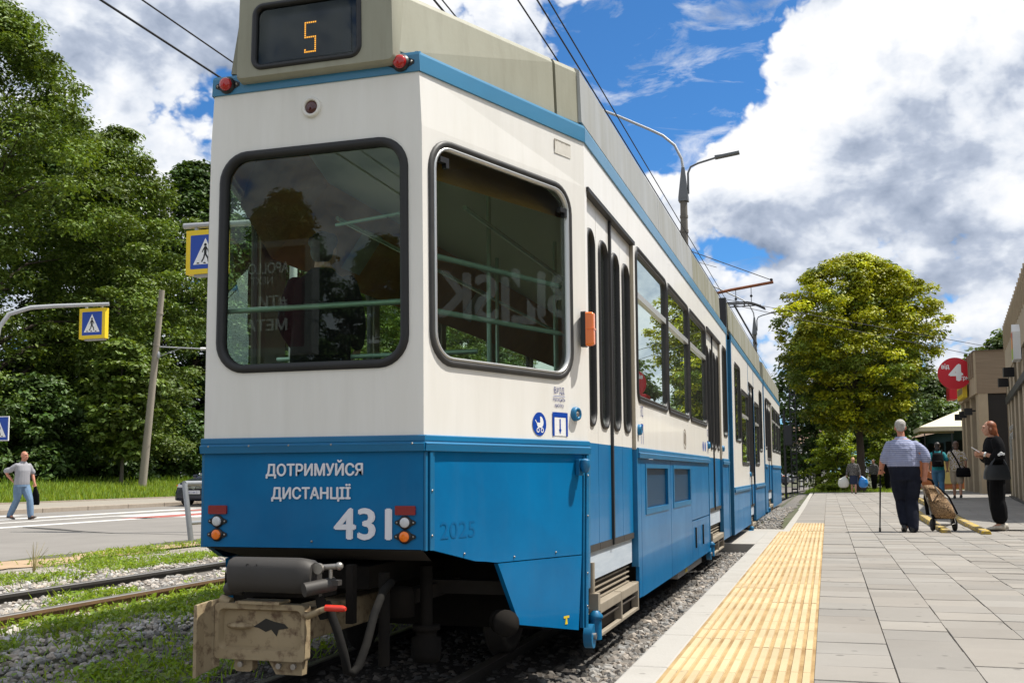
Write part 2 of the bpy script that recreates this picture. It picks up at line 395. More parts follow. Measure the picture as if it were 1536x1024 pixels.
sky.sun_elevation = math.asin(SUN.z); sky.sun_rotation = math.atan2(SUN.x, SUN.y); sky.altitude = 200; sky.ozone_density = 2.0; sky.dust_density = .4; sky.air_density = .85
sc = nd("ShaderNodeMix", data_type='RGBA', blend_type='MULTIPLY'); sc.inputs[0].default_value = 1; L.new(rp.outputs[0], sc.inputs[6]); sc.inputs[7].default_value = (7.9, 7.95, 8.1, 1)
sb_ = nd("ShaderNodeMix", data_type='RGBA', blend_type='MULTIPLY'); sb_.inputs[0].default_value = 1; L.new(sky.outputs[0], sb_.inputs[6]); sb_.inputs[7].default_value = SKYTINT
mx = nd("ShaderNodeMix", data_type='RGBA'); L.new(al, mx.inputs[0]); L.new(sb_.outputs[2], mx.inputs[6]); L.new(sc.outputs[2], mx.inputs[7])
bg = nd("ShaderNodeBackground"); bg.inputs[1].default_value = 0.1; L.new(mx.outputs[2], bg.inputs[0])
ow = nd("ShaderNodeOutputWorld"); L.new(bg.outputs[0], ow.inputs[0])
W.cycles.sampling_method = 'MANUAL'; W.cycles.sample_map_resolution = 512
S.view_settings.view_transform = 'Standard'; S.view_settings.look = 'None'
S.view_settings.exposure = 0.36; S.view_settings.gamma = 1
S.cycles.max_bounces = 8; S.cycles.transparent_max_bounces = 16; S.cycles.diffuse_bounces = 3; S.cycles.glossy_bounces = 4
S.cycles.caustics_reflective = False; S.cycles.caustics_refractive = False
# ------------------------------------------------------------------ colours of the place
mat("white_paint", (.83, .81, .765), .34, var=.36, vscale=2.6, vcol=(.66, .63, .55), stretch=(2.5, 2.5, .30), coat=.2, bump=.03, bscale=2.5, dust=.12, drange=(.50, .85))
mat("blue_paint", (.0008, .165, .385), .30, spec=.22, var=.75, vscale=1.5, vcol=(.001, .105, .265), coat=.14, bump=.05, bscale=2.2, dust=.06, dcol=(.20, .21, .20), drange=(.50, .85))
mat("trim_blue", (.004, .155, .33), .38, var=.5, vscale=4, vcol=(.012, .085, .18), stretch=(.5, .5, 2))
mat("cornice_blue", (.035, .20, .36), .35, var=.4, vscale=3, vcol=(.03, .16, .29), coat=.2)
mat("dark_blue", (.004, .045, .10), .45)
mat("fairing", (.34, .335, .26), .55, var=.55, vscale=3.5, vcol=(.26, .25, .18), stretch=(1, 1, .35), bump=.03, dust=.35, dcol=(.16, .15, .10))
mat("fairing_metal", (.43, .44, .43), .42, metal=.25, var=.6, vscale=2.6, vcol=(.30, .29, .23), stretch=(1, 1.3, .18), dust=.3, dcol=(.17, .16, .11))
mat("fairing_dirty", (.36, .36, .31), .55, metal=.1, var=.9, vscale=3, vcol=(.15, .14, .06), stretch=(1, 1.3, .15))
mat("rubber", (.010, .010, .011), .5, var=.5, vscale=6, vcol=(.025, .024, .022))
mat("rubber_grey", (.022, .022, .023), .45, var=.7, vscale=6, vcol=(.06, .056, .05))
mat("aluminium", (.62, .62, .60), .35, metal=.7)
mat("black", (.012, .012, .013), .45)
mat("underframe", (.007, .0065, .006), .85, spec=.2, var=.8, vscale=5, vcol=(.022, .018, .014))
mat("under_brown", (.040, .033, .025), .8, var=.7, vscale=7, vcol=(.03, .026, .022))
mat("steel", (.42, .40, .37), .38, metal=.8, var=.6, vscale=9, vcol=(.2, .16, .12))
mat("dark_steel", (.055, .051, .047), .55, metal=.3, var=.6, vscale=8, vcol=(.05, .045, .04))
mat("coupler_paint", (.33, .255, .150), .6, var=.95, vscale=16, vcol=(.10, .055, .028), sharp=(.50, .68), bump=.1, bscale=30, detail=8)
mat("rust", (.13, .045, .018), .85, var=.6, vscale=20, vcol=(.05, .02, .012))
mat("rail_top", (.45, .43, .40), .3, metal=.85, var=.5, vscale=5, vcol=(.3, .24, .18))
mat("rail_side", (.20, .115, .05), .8, var=.7, vscale=8, vcol=(.10, .055, .03))
mat("red_plastic", (.62, .030, .012), .3, coat=.4)
mat("red_reflector", (.24, .006, .010), .25, coat=.5)
mat("red_lens", (.45, .008, .006), .15, coat=.6)
mat("dark_red_lens", (.06, .004, .006), .12, coat=.6)
mat("orange_lens", (.95, .20, .006), .18, coat=.6)
mat("white_lens", (.62, .63, .64), .15, coat=.6)
mat("white_letter", (.78, .77, .80), .5)
mat("faint_blue", (.0012, .115, .285), .3)
mat("sign_blue", (.005, .055, .36), .4)
mat("navy_letter", (.02, .035, .20), .5)
mat("sticker_white", (.83, .83, .82), .4)
mat("sticker_old", (.70, .67, .60), .6, var=.5, vscale=30, vcol=(.5, .46, .4))
mat("sticker_edge", (.20, .17, .13), .7)
mat("yellow", (.75, .55, .03), .5)
mat("display_case", (.075, .08, .10), .4)
mat("led_off", (.16, .115, .045), .5)
mat("led_on", (.9, .4, .02), .4, emit=(1.0, .42, .03), estr=1.6)
mat("step_riser", (.52, .58, .64), .5, var=.7, vscale=9, vcol=(.35, .42, .50), stretch=(1, .35, 3))  # wavy pale bands paint the reflection on the metal riser
mat("step_tan", (.33, .285, .215), .55, var=.7, vscale=8, vcol=(.24, .20, .15))
mat("grille_dark", (.05, .040, .030), .7)
mat("interior_wall", (.34, .30, .23), .6)
mat("interior_ceiling", (.60, .63, .55), .6)
mat("cove_orange", (.55, .25, .055), .5, var=.6, vscale=5, vcol=(.36, .15, .03))
mat("interior_floor", (.05, .05, .05), .7)
mat("seat_wood", (.22, .11, .03), .45)
mat("handrail", (.50, .66, .58), .25, metal=.3)
mat("cove_paper", (.45, .45, .38), .6)
mat("bellows", (.022, .024, .030), .7)
mat("concrete_pale", (.39, .37, .335), .8, var=.5, vscale=5, vcol=(.34, .32, .285), spots=.4, dust=.35, dcol=(.2, .18, .15), dstretch=(1, 1, 1), bump=.12, bscale=60)
mat("paver", (.272, .252, .224), .75, var=.75, vscale=1.3, vcol=(.215, .198, .175), detail=9, spots=.55, bump=.08, bscale=90, tint_attr="tint")
mat("paver_base", (.21, .185, .15), .9)
mat("tactile", (.55, .435, .265), .75, var=.6, vscale=5, vcol=(.47, .355, .20), spots=.35, dust=.3, dcol=(.33, .27, .17), dstretch=(1, 1, 1), bump=.08, bscale=80, tint_attr="tint")

mat("asphalt", (.232, .216, .195), .85, var=.7, vscale=.8, detail=9, vcol=(.178, .165, .150), dust=.4, dcol=(.13, .12, .11), dstretch=(.5, .06, 1), bump=.1, bscale=120)
mat("asphalt_pale", (.30, .27, .22), .9, var=.6, vscale=1.5, vcol=(.22, .2, .17), bump=.1, bscale=90)
mat("road_white", (.62, .61, .58), .7, var=.5, vscale=6, vcol=(.40, .38, .35))
mat("road_red", (.38, .10, .08), .75, var=.5, vscale=5, vcol=(.28, .10, .08))
mat("shadow_paint", (.035, .033, .03), .6)
mat("kerb_stone", (.36, .31, .25), .85, var=.6, vscale=4, vcol=(.24, .19, .15), bump=.15, bscale=40)
mat("sand", (.42, .30, .19), .95, var=.6, vscale=4, vcol=(.30, .21, .13))
mat("soil", (.115, .10, .075), .95, var=.9, vscale=1.6, vcol=(.05, .075, .018), bump=.3, bscale=25)
mat("ballast_base", (.24, .22, .195), .95, var=.9, vscale=22, vcol=(.06, .052, .045), bump=.9, bscale=45)
mat("stone", (.46, .43, .39), .9, var=.6, vscale=6, vcol=(.26, .235, .21), tint_attr="tint")
mat("yellow_kerb", (.55, .37, .03), .75, var=1.0, vscale=6, vcol=(.22, .19, .15), sharp=(.42, .58))
mat("galv", (.33, .345, .36), .45, metal=.6, var=.5, vscale=6, vcol=(.22, .23, .24))
mat("grey_pole", (.40, .41, .42), .5, metal=.3, var=.4, vscale=5, vcol=(.28, .29, .30))
mat("concrete_pole", (.33, .29, .235), .9, var=.6, vscale=2, vcol=(.23, .20, .16), stretch=(1, 1, .2), bump=.15)
mat("lamp_grey", (.14, .145, .15), .5, metal=.3)
mat("wire", (.012, .012, .014), .6)
mat("rust_pipe", (.30, .10, .035), .75, var=.8, vscale=7, vcol=(.09, .035, .02))
mat("sign_yellow", (.80, .56, .01), .4)
mat("sign_back", (.3, .3, .29), .5)
mat("sign_black", (.010, .010, .010), .5)
mat("brown_clad", (.27, .20, .130), .7, var=.7, vscale=2.5, vcol=(.17, .12, .075), stretch=(.5, .5, 14))
mat("stone_clad", (.42, .335, .225), .8, var=.5, vscale=2.2, vcol=(.32, .25, .165), bump=.05)
mat("dark_clad", (.085, .066, .042), .75, var=.7, vscale=2.5, vcol=(.05, .038, .024), stretch=(.5, .5, 12))
mat("shop_dark", (.010, .010, .012), .35)
mat("shop_red", (.55, .008, .020), .4)
mat("roof_grey", (.35, .35, .36), .6)
mat("teal_wall", (.065, .12, .145), .7, var=.4, vscale=3, vcol=(.045, .085, .11))
mat("orange_wall", (.55, .17, .06), .7, var=.4, vscale=3, vcol=(.45, .12, .05))
mat("yellow_wall", (.62, .45, .15), .7)
mat("tile_roof", (.26, .17, .11), .85, var=.8, vscale=8, vcol=(.12, .08, .06))
mat("canvas", (.70, .64, .47), .8)
mat("lime", (.40, .48, .03), .5)
mat("poster", (.30, .29, .26), .5, var=.9, vscale=7, vcol=(.08, .08, .07), sharp=(.45, .55))
mat("bark", (.065, .048, .034), .95, var=.7, vscale=5, vcol=(.03, .024, .018), stretch=(1, 1, .25), bump=.6, bscale=14)
mat("bark_grey", (.14, .12, .095), .95, var=.7, vscale=5, vcol=(.07, .06, .05), stretch=(1, 1, .25), bump=.5, bscale=14)
leaf_mat("leaf_left", (.128, .190, .030), .2); leaf_mat("leaf_dark", (.070, .125, .028), .2); leaf_mat("leaf_linden", (.135, .190, .022), .2)
leaf_mat("leaf_bush", (.20, .26, .025), .4); leaf_mat("leaf_far", (.11, .165, .05), .25); leaf_mat("grass_blade", (.21, .30, .035), .4)
mat("skin", (.50, .27, .18), .5, spec=.4, var=.3, vscale=14, vcol=(.42, .19, .12))
mat("skin_ruddy", (.50, .22, .14), .5, spec=.4, var=.3, vscale=14, vcol=(.40, .16, .10))
mat("hair_white", (.52, .50, .46), .8, var=.8, vscale=40, vcol=(.28, .265, .24), bump=.8, bscale=60)
mat("hair_red", (.30, .085, .025), .45, var=.8, vscale=14, vcol=(.12, .035, .012), stretch=(1, 1, .15))
mat("hair_dark", (.020, .014, .011), .5)
mat("hair_blond", (.55, .33, .16), .6)
mat("hair_brown", (.10, .05, .03), .55)
mat("trouser_navy", (.010, .012, .022), .85, spec=.12, var=.5, vscale=7, vcol=(.030, .034, .050), bump=.7, bscale=6)
mat("cloth_black", (.007, .007, .008), .9, spec=.1, bump=.6, bscale=7)
mat("cloth_grey", (.30, .30, .32), .85, var=.3, vscale=5, vcol=(.22, .22, .25), bump=.3, bscale=9)
mat("denim", (.15, .23, .34), .85, var=.5, vscale=6, vcol=(.08, .14, .23), bump=.3, bscale=12)
mat("denim_blue", (.05, .15, .26), .85, var=.4, vscale=6, vcol=(.03, .09, .17))
mat("teal_cloth", (.010, .23, .26), .8)
mat("beige_cloth", (.44, .37, .28), .85)
mat("skirt_blue", (.012, .020, .050), .8)
mat("leather_black", (.014, .016, .018), .35)
mat("shoe_black", (.012, .012, .012), .4)
mat("shoe_brown", (.07, .045, .03), .5)
mat("shoe_white", (.62, .58, .50), .7, var=.6, vscale=24, vcol=(.34, .29, .22))
mat("bag_white", (.62, .62, .57), .55); mat("bag_blue", (.010, .19, .55), .3, coat=.3)
mat("phone", (.5, .5, .52), .3); mat("watch", (.75, .74, .7), .4)
mat("car_paint", (.006, .009, .028), .25, coat=.5)
mat("car_glass", (.035, .06, .05), .05, coat=.6); mat("tyre", (.012, .012, .012), .8); mat("chrome", (.6, .6, .62), .15, metal=1)
mat("headlight", (.55, .57, .6), .1, coat=.8); mat("plate", (.75, .75, .75), .4)
mat("pale_house", (.42, .38, .33), .8); mat("far_dark", (.02, .022, .024), .6); mat("signal_red", (.8, .02, .02), .3, emit=(1, .05, .03), estr=1.0)
mat("ad_maroon", (.16, .035, .055), .5); mat("ad_frame", (.22, .22, .22), .4)
glass_mat("tram_glass", (.74, .89, .76), 1.15, dirt=.012); glass_mat("far_glass", (.88, .95, .88), .8); glass_mat("side_glass", (.20, .24, .23), 1.9, 1.6, dirt=.04); glass_mat("clear_glass", (.7, .75, .75), 1.2)
glass_mat("display_glass", (.62, .64, .68), 1.0, 1.45); glass_mat("shop_glass", (.25, .26, .27), 1.3)
# shirts with a woven pattern
def stripes(name, c1, c2, scale, rot=0.0, wav=0.0):
    m = bpy.data.materials.new(name); N, L = nodes_of(m); b = N["Principled BSDF"]; b.inputs["Roughness"].default_value = .85
    tc = N.new("ShaderNodeTexCoord"); w = N.new("ShaderNodeTexWave"); w.bands_direction = 'Z'; w.inputs["Scale"].default_value = scale
    w.inputs["Distortion"].default_value = wav; w.inputs["Detail Scale"].default_value = 2.2
    L.new(tc.outputs["Object"], w.inputs[0]); r = N.new("ShaderNodeValToRGB"); r.color_ramp.elements[0].position = .38; r.color_ramp.elements[1].position = .58
    r.color_ramp.elements[0].color = (*c1, 1); r.color_ramp.elements[1].color = (*c2, 1); L.new(w.outputs[0], r.inputs[0]); L.new(r.outputs[0], b.inputs[0])
    n = N.new("ShaderNodeTexNoise"); n.inputs["Scale"].default_value = 7; L.new(tc.outputs["Object"], n.inputs["Vector"])
    bp = N.new("ShaderNodeBump"); bp.inputs["Strength"].default_value = .8; bp.inputs["Distance"].default_value = .05
    L.new(n.outputs[0], bp.inputs["Height"]); L.new(bp.outputs[0], b.inputs["Normal"]); MATS[name] = m
stripes("shirt_stripe", (.19, .215, .36), (.37, .40, .54), 10)
stripes("leaf_print", (.62, .57, .60), (.30, .22, .05), 3.2, wav=26)
stripes("snake_print", (.42, .27, .14), (.10, .055, .025), 9, wav=30)
stripes("flower_print", (.010, .010, .014), (.20, .19, .18), 5, wav=34)

def dashes(name, c1, c2, scale):
    m = bpy.data.materials.new(name); N, L = nodes_of(m); b = N["Principled BSDF"]; b.inputs["Roughness"].default_value = .9
    tc = N.new("ShaderNodeTexCoord"); w = N.new("ShaderNodeTexWave"); w.bands_direction = 'Y'; w.inputs["Scale"].default_value = scale; w.inputs["Distortion"].default_value = 1.0
    n = N.new("ShaderNodeTexNoise"); n.inputs["Scale"].default_value = 3.5; n.inputs["Detail"].default_value = 5
    L.new(tc.outputs["Object"], w.inputs[0]); L.new(tc.outputs["Object"], n.inputs["Vector"])
    a = N.new("ShaderNodeMath"); a.operation = 'MULTIPLY_ADD'; a.inputs[1].default_value = .45; L.new(w.outputs[0], a.inputs[0]); L.new(n.outputs[0], a.inputs[2])
    r = N.new("ShaderNodeValToRGB"); r.color_ramp.elements[0].position = .45; r.color_ramp.elements[1].position = .95
    r.color_ramp.elements[0].color = (*c1, 1); r.color_ramp.elements[1].color = (*c2, 1); L.new(a.outputs[0], r.inputs[0]); L.new(r.outputs[0], b.inputs[0]); MATS[name] = m
dashes("tactile_groove", (.17, .085, .022), (.50, .36, .17), 12)

mat("ballast_shade_oil", (.045, .038, .032), .9, var=.9, vscale=20, vcol=(.012, .010, .009), bump=.9, bscale=45)

mat("lamp_pole", (.17, .155, .135), .9, var=.5, vscale=2, vcol=(.11, .10, .085), bump=.1)
mat("hose_black", (.006, .006, .006), .85, spec=.15, var=.5, vscale=9, vcol=(.03, .027, .022))
mat("grease", (.012, .010, .008), .5)
# ------------------------------------------------------------------ ground, tracks, road, platform
def zprof(x):
    P = [(-900, 3), (-60, 1.0), (-40, .75), (-34, .58), (-30, .26), (-27.6, .06), (-27.4, -.16), (-11.0, -.16), (-10.3, -.056), (-9.9, -.040), (-9.3, -.06), (-8.6, -.085), (-4.9, -.12),
         (-4.2, -.19), (-3.75, -.265), (-1.2, -.275), (-.6, -.275), (14, -.2), (40, .0), (900, 1)]
    for (a, za), (b, zb) in zip(P, P[1:]):
        if x <= b: return za + (zb - za) * max(0, (x - a)) / (b - a)
    return 1.0
def hash2(i, j, k=0):
    n = math.sin(i * 127.1 + j * 311.7 + k * 74.7) * 43758.5453
    return n - math.floor(n)
def vnoise(x, y, k=0):
    i, j = math.floor(x), math.floor(y); u, v = x - i, y - j; u = u * u * (3 - 2 * u); v = v * v * (3 - 2 * v)
    return (hash2(i, j, k) * (1 - u) + hash2(i + 1, j, k) * u) * (1 - v) + (hash2(i, j + 1, k) * (1 - u) + hash2(i + 1, j + 1, k) * u) * v
def ground_z(x, y):
    z = zprof(x)
    f = min(1, max(0, (y - 49.6) / .8))
    if x > -.9: z = z * (1 - f) + .04 * f
    if -1.4 < x <= -.9: 
        t = (x + 1.4) / .5; z = z * (1 - f * t) + .04 * f * t
    if x > -2.0: t2 = min(1, max(0, (y - 20.8) / 2.2)) * min(1, max(0, (x + 1.95) / .6)) * (1 - f); z = z * (1 - t2) + .015 * t2 if x < -.55 else z
    if y < 60 and -10.7 < x < -3.3: z += (vnoise(x * 2.5, y * 2.5) - .5) * .03
    return z
xs = [-900, -300, -120, -80, -60, -50, -45, -40, -37, -34, -32, -30, -29, -28, -27.6, -27.4, -22, -16, -11.0, -10.6, -10.3, -10.1, -9.9, -9.6, -9.3] + [-9.1 + .25 * i for i in range(34)] + [-.6, .5, 3, 6, 10, 14, 20, 40, 100, 300, 900]
ys = [-400, -100, -40, -15, -5, 0, 2] + [3 + .4 * i for i in range(60)] + [27.5 + 2 * i for i in range(11)] + [49.6, 50.0, 50.4, 54, 60, 70, 85, 110, 150, 220, 320, 500, 900, 1600]
b = MB(); vs = [(x, y, ground_z(x, y)) for y in ys for x in xs]; n = len(xs)
b.add(vs, [(j * n + i, j * n + i + 1, (j + 1) * n + i + 1, (j + 1) * n + i) for j in range(len(ys) - 1) for i in range(n - 1)], 0, True)
structure(b.build("ground", "soil"))
# ballast beds lie a hair above the soil
def bed(name, x0, x1, y0, y1, mt, dz=.012, step=.3, edge=.12):
    b = MB(); nx = max(2, int((x1 - x0) / step)); ny = max(2, int((y1 - y0) / (step * 2)))
    vs = []
    for j in range(ny + 1):
        y = y0 + (y1 - y0) * j / ny
        for i in range(nx + 1):
            x = x0 + (x1 - x0) * i / nx
            if i in (0, nx): x += (vnoise(y * 1.3, i * 7.3) - .5) * edge * 2
            vs.append((x, y, ground_z(x, y) + dz))
    b.add(vs, [(j * (nx + 1) + i, j * (nx + 1) + i + 1, (j + 1) * (nx + 1) + i + 1, (j + 1) * (nx + 1) + i) for j in range(ny) for i in range(nx)], 0, True)
    return structure(b.build(name, mt))
bed("ballast_bed", -4.35, -.93, 1, 92, "ballast_base", .015)
bed("undertram_shade_oil", -3.55, -1.62, 4.2, 37, "ballast_shade_oil", .022)  # shade under the tram put into the bed colour, along with oil
bed("ballast_bed", -8.7, -5.0, 1, 92, "ballast_base", .012)
bed("sand_edge", -9.85, -9.15, 5, 40, "sand", .02, .25, .35)
bed("gravel_shoulder", -9.2, -8.5, 4, 40, "asphalt_pale", .011, .25, .3)
# rails
def rail(x, top, y0, y1, m_side, curve=0.0):
    prof = [(-.062, -.14), (.062, -.14), (.062, -.128), (.012, -.115), (.012, -.045), (.034, -.032), (.034, -.006), (.026, 0), (-.026, 0), (-.034, -.006), (-.034, -.032), (-.012, -.045), (-.012, -.115), (-.062, -.128)]
    ny = 30; rings = []
    for i in range(ny + 1):
        y = y0 + (y1 - y0) * i / ny; dx = curve * max(0, y - 40) ** 2
        rings.append([(x + px + dx, y, top + pz) for px, pz in prof])
    b = MB(); b.loft(rings, 0, True, False)
    k = len(prof)
    for i in range(len(b.f)):
        if all(abs(b.v[q][2] - top) < .008 for q in b.f[i]): b.m[i] = 1
    return b.build("rail", [m_side, "rail_top"])
for x, top, lab in ((-6.92, 0, "far rail of the open track beside the road, pale grey flank"), (-5.86, 0, "near rail of the open track, rusty brown flank beside green weeds")):
    tag(rail(x, top, 2, 90, "dark_steel" if x < -6.5 else "rail_side"), lab, "rail", "rails of the open track")
for x, lab in ((-3.16, "left rail underneath the blue and white tram"), (-2.10, "right rail underneath the blue and white tram, nearer the platform")):
    tag(rail(x, -.17, 2, 92, "dark_steel", .0016), lab, "rail", "rails under the tram")
# the road with its kerb, pavement and painted crossing
b = MB(); L_ = [(-9.85 + (vnoise(y * .5, 3.3) - .5) * .7 if y < 60 else -9.85, y) for y in np.arange(-60, 400, 1.5)]
b.add([(x, y, -.05) for x, y in L_] + [(-22.62, y, -.05) for x, y in L_], [(i + 1, i, len(L_) + i, len(L_) + i + 1) for i in range(len(L_) - 1)])
structure(b.build("road", "asphalt"))
b = MB(); y = -20.0
while y < 140:
    b.box(-22.82, -22.6, y, y + 1.98, -.16, .085, 0); y += 2.0
structure(b.build("road_kerb", "kerb_stone", bevel=.015))
b = MB(); b.box(-27.5, -22.825, -40, 200, -.2, .075); structure(b.build("pavement", "asphalt_pale"))
b = MB(); y = -20.0
while y < 140:
    b.box(-27.62, -27.5, y, y + .99, -.1, .13); y += 1.0
structure(b.build("pavement_edging", "kerb_stone"))
b = MB()
def stripe(x0, x1, y0, y1, mi):
    b.add([(x0, y0, -.046), (x1, y0, -.046), (x1, y1, -.046), (x0, y1, -.046)], [(0, 1, 2, 3)], mi)
for x0, x1, y0, y1, mi in ((-16.95, -16.5, 10, 23.2, 0), (-18.6, -18.3, 14, 27, 0), (-20.2, -19.6, 14, 30, 0), (-21.9, -21.3, 12, 24, 0), (-16.45, -15.7, 23.6, 30, 0), (-17.3, -16.55, 22.6, 32, 1), (-18.2, -17.4, 23.6, 32, 0), (-19.3, -18.7, 28, 34, 1), (-15.3, -14.5, 26, 33, 0)): stripe(x0, x1, y0, y1, mi)
structure(b.build("crossing_paint", ["road_white", "road_red"]))
b = MB(); pts = [on_z(u, v, -.044) for u, v in ((34, 790), (80, 793), (118, 796), (170, 799), (230, 800), (308, 802))]  # dark strip painted on the asphalt as a pole's cast shadow
for (p, q, w0, w1) in [(pts[i], pts[i + 1], (.10, .13, .06, .035, .03, .03)[i], (.13, .06, .035, .03, .03, .03)[i]) for i in range(5)]:
    b.add([(p.x - w0, p.y - w0 * .5, -.045), (p.x + w0, p.y + w0 * .5, -.045), (q.x + w1, q.y + w1 * .5, -.045), (q.x - w1, q.y - w1 * .5, -.045)], [(0, 1, 2, 3)])
structure(b.build("painted_shadow", "shadow_paint"))
# ---- platform: kerb stones, tactile strip, slabs
PZ = .10; PE = 16.68
b = MB(); y = 1.0
while y < PE - .05:
    e = min(y + 1.0, PE); b.box(-.93, -.748, y + .004, e - .004, -.30, PZ + (rnd.random() - .5) * .004); y += 1.0
structure(b.build("platform_kerb", "concrete_pale", bevel=.012))
b = MB(); y = PE + .02
b.box(-.72, -.60, PE + .01, 27, -.30, PZ - .012); b.add([(-.74, 27, -.3), (-.80, 49.5, -.3), (-.66, 49.5, -.3), (-.60, 27, -.3), (-.74, 27, PZ - .012), (-.80, 49.5, PZ - .012), (-.66, 49.5, PZ - .012), (-.60, 27, PZ - .012)],
    [(0, 1, 5, 4), (4, 5, 6, 7), (2, 3, 7, 6), (1, 2, 6, 5), (3, 0, 4, 7)])
structure(b.build("platform_kerb", "concrete_pale", bevel=.01))
b = MB(); b.box(-.75, 14, 1, PE + .005, -.31, PZ - .016); b.box(-.598, 14, PE + .006, 50, -.31, PZ - .016); structure(b.build("platform_base", "paver_base"))
# yellow tactile tiles: ribs standing over dirty grooves
b = MB(); g = MB(); tints = []; R1 = random.Random(3)
def tactile(y0, y1, x0, x1, n, zb):
    y = y0; w = (x1 - x0) / 2
    for c in range(2):
        y = y0 + (0.08 if c else 0)
        while y < y1 - .02:
            e = min(y + .325, y1); t = .86 + R1.random() * .22; q = w / n
            zt = zb + .009 + (R1.random() - .5) * .003
            for i in range(n):
                a = x0 + c * w + i * q + (.006 if i == 0 else 0)
                vs = [(a + .012, y + .002, zt), (a + q - .012, y + .002, zt), (a + q - .012, e - .002, zt), (a + .012, e - .002, zt),
                      (a + .009, y + .0015, zb), (a + q - .009, y + .0015, zb), (a + q - .009, e - .0015, zb), (a + .009, e - .0015, zb)]
                b.add(vs, [(0, 1, 2, 3), (4, 5, 1, 0), (5, 6, 2, 1), (6, 7, 3, 2), (7, 4, 0, 3)])
                tt = t * (.96 + R1.random() * .08); tints.extend([tt] * 5)
            y += .325
tactile(1.0, PE - .01, -.740, -.092, 6, PZ); tactile(PE + .12, 19.6, -.59, -.092, 5, PZ - .006)
tac = b.build("tactile_paving", "tactile"); structure(tac)
a = tac.data.attributes.new("tint", 'FLOAT_COLOR', 'FACE'); a.data.foreach_set("color", np.repeat(np.array([[t, t * .985, t * .95, 1] for t in tints], np.float32), 1, 0).ravel())
g.add([(-.748, 1, PZ + .001), (-.086, 1, PZ + .001), (-.086, PE, PZ + .001), (-.748, PE, PZ + .001)], [(0, 1, 2, 3)])
g.add([(-.6, PE + .1, PZ - .005), (-.086, PE + .1, PZ - .005), (-.086, 19.62, PZ - .005), (-.6, 19.62, PZ - .005)], [(0, 1, 2, 3)])
structure(g.build("tactile_grooves", "tactile_groove"))
# grey slabs: each one a real plate with an open joint round it
b = MB(); tints = []; R2 = random.Random(9)
SL = .36
for c in range(38):
    x0 = -.088 + c * SL; x1 = x0 + SL
    y = 1.0 - R2.random() * .2
    while y < 49.6:
        ln = (.36 if R2.random() < .78 else (.20 if R2.random() < .5 else .54)) if c % 3 else .36
        if y > 20: ln *= 2
        e = min(y + ln, 49.6); z = PZ + (R2.random() - .5) * .007 - (.006 if y > PE else 0); gap = .0013
        if not (y > PE and x0 < -.5):
            q = [z + (R2.random() - .5) * .0025 for _ in range(4)]; c4 = .0025
            b.add([(x0 + gap + c4, y + gap + c4, q[0]), (x1 - gap - c4, y + gap + c4, q[1]), (x1 - gap - c4, e - gap - c4, q[2]), (x0 + gap + c4, e - gap - c4, q[3]),
                   (x0 + gap, y + gap, z - .006), (x1 - gap, y + gap, z - .006), (x1 - gap, e - gap, z - .006), (x0 + gap, e - gap, z - .006),
                   (x0 + gap, y + gap, z - .02), (x1 - gap, y + gap, z - .02), (x1 - gap, e - gap, z - .02), (x0 + gap, e - gap, z - .02)],
                  [(0, 1, 2, 3), (4, 5, 1, 0), (5, 6, 2, 1), (6, 7, 3, 2), (7, 4, 0, 3), (8, 9, 5, 4), (9, 10, 6, 5), (10, 11, 7, 6), (11, 8, 4, 7)])
            t = .87 + R2.random() * .22; w = (R2.random() - .5) * .03
            tints.extend([(t + w, t, t - w, 1)] * 9)
        y = e
# strip between second kerb and the slab field past the end of the raised edge
for j in range(90):
    y0 = PE + .11 + j * .36
    if y0 > 49: break
    if y0 < 19.6: continue
    t = .86 + R2.random() * .2
    b.add([(-.60, y0 + .004, PZ - .008), (-.094, y0 + .004, PZ - .008), (-.094, y0 + .356, PZ - .008), (-.60, y0 + .356, PZ - .008)], [(0, 1, 2, 3)]); tints.append((t, t, t, 1))
pv = b.build("platform_paving", "paver"); structure(pv)
a = pv.data.attributes.new("tint", 'FLOAT_COLOR', 'FACE'); a.data.foreach_set("color", np.array(tints, np.float32).ravel())
# concrete crossing slab between the platform and the track
b = MB(); b.box(-1.95, -.73, 17.0, 21.4, -.3, -.11); b.box(-4.3, -1.96, 17.0, 21.4, -.3, -.19)
structure(b.build("crossing_slab", "concrete_pale", bevel=.01))
# yellow-edged ramp kerbs on the platform
def ramp_kerb(pa, pb, lab):
    b = MB(); d = (pb - pa); L = d.length; d.normalize(); nn = Vector((-d.y, d.x, 0)); k = int(L / .8)
    for i in range(k):
        p = pa + d * (L * i / k); q = pa + d * (L * (i + .985) / k); h = .11 * (1 - .55 * i / k)
        w = nn * .07
        vs = [p - w, p + w, q + w, q - w]; h2 = .11 * (1 - .55 * (i + 1) / k)
        top = [p - w * .8 + Vector((0, 0, h)), p + w * .8 + Vector((0, 0, h)), q + w * .8 + Vector((0, 0, h2)), q - w * .8 + Vector((0, 0, h2))]
        b.add(vs + top, [(4, 5, 6, 7), (0, 1, 5, 4), (1, 2, 6, 5), (2, 3, 7, 6), (3, 0, 4, 7)])
    return tag(b.build("ramp_kerb", "yellow_kerb", bevel=.01), lab, "kerb", "yellow ramp kerbs on the platform")
def pz(u, v, z=PZ): return on_z(u, v, z)
ramp_kerb(pz(1379, 752), pz(1480, 801), "longer yellow painted ramp kerb reaching the feet of the woman in black")
ramp_kerb(pz(1372, 771), pz(1420, 799), "short yellow painted ramp kerb behind the shopping trolley wheels")
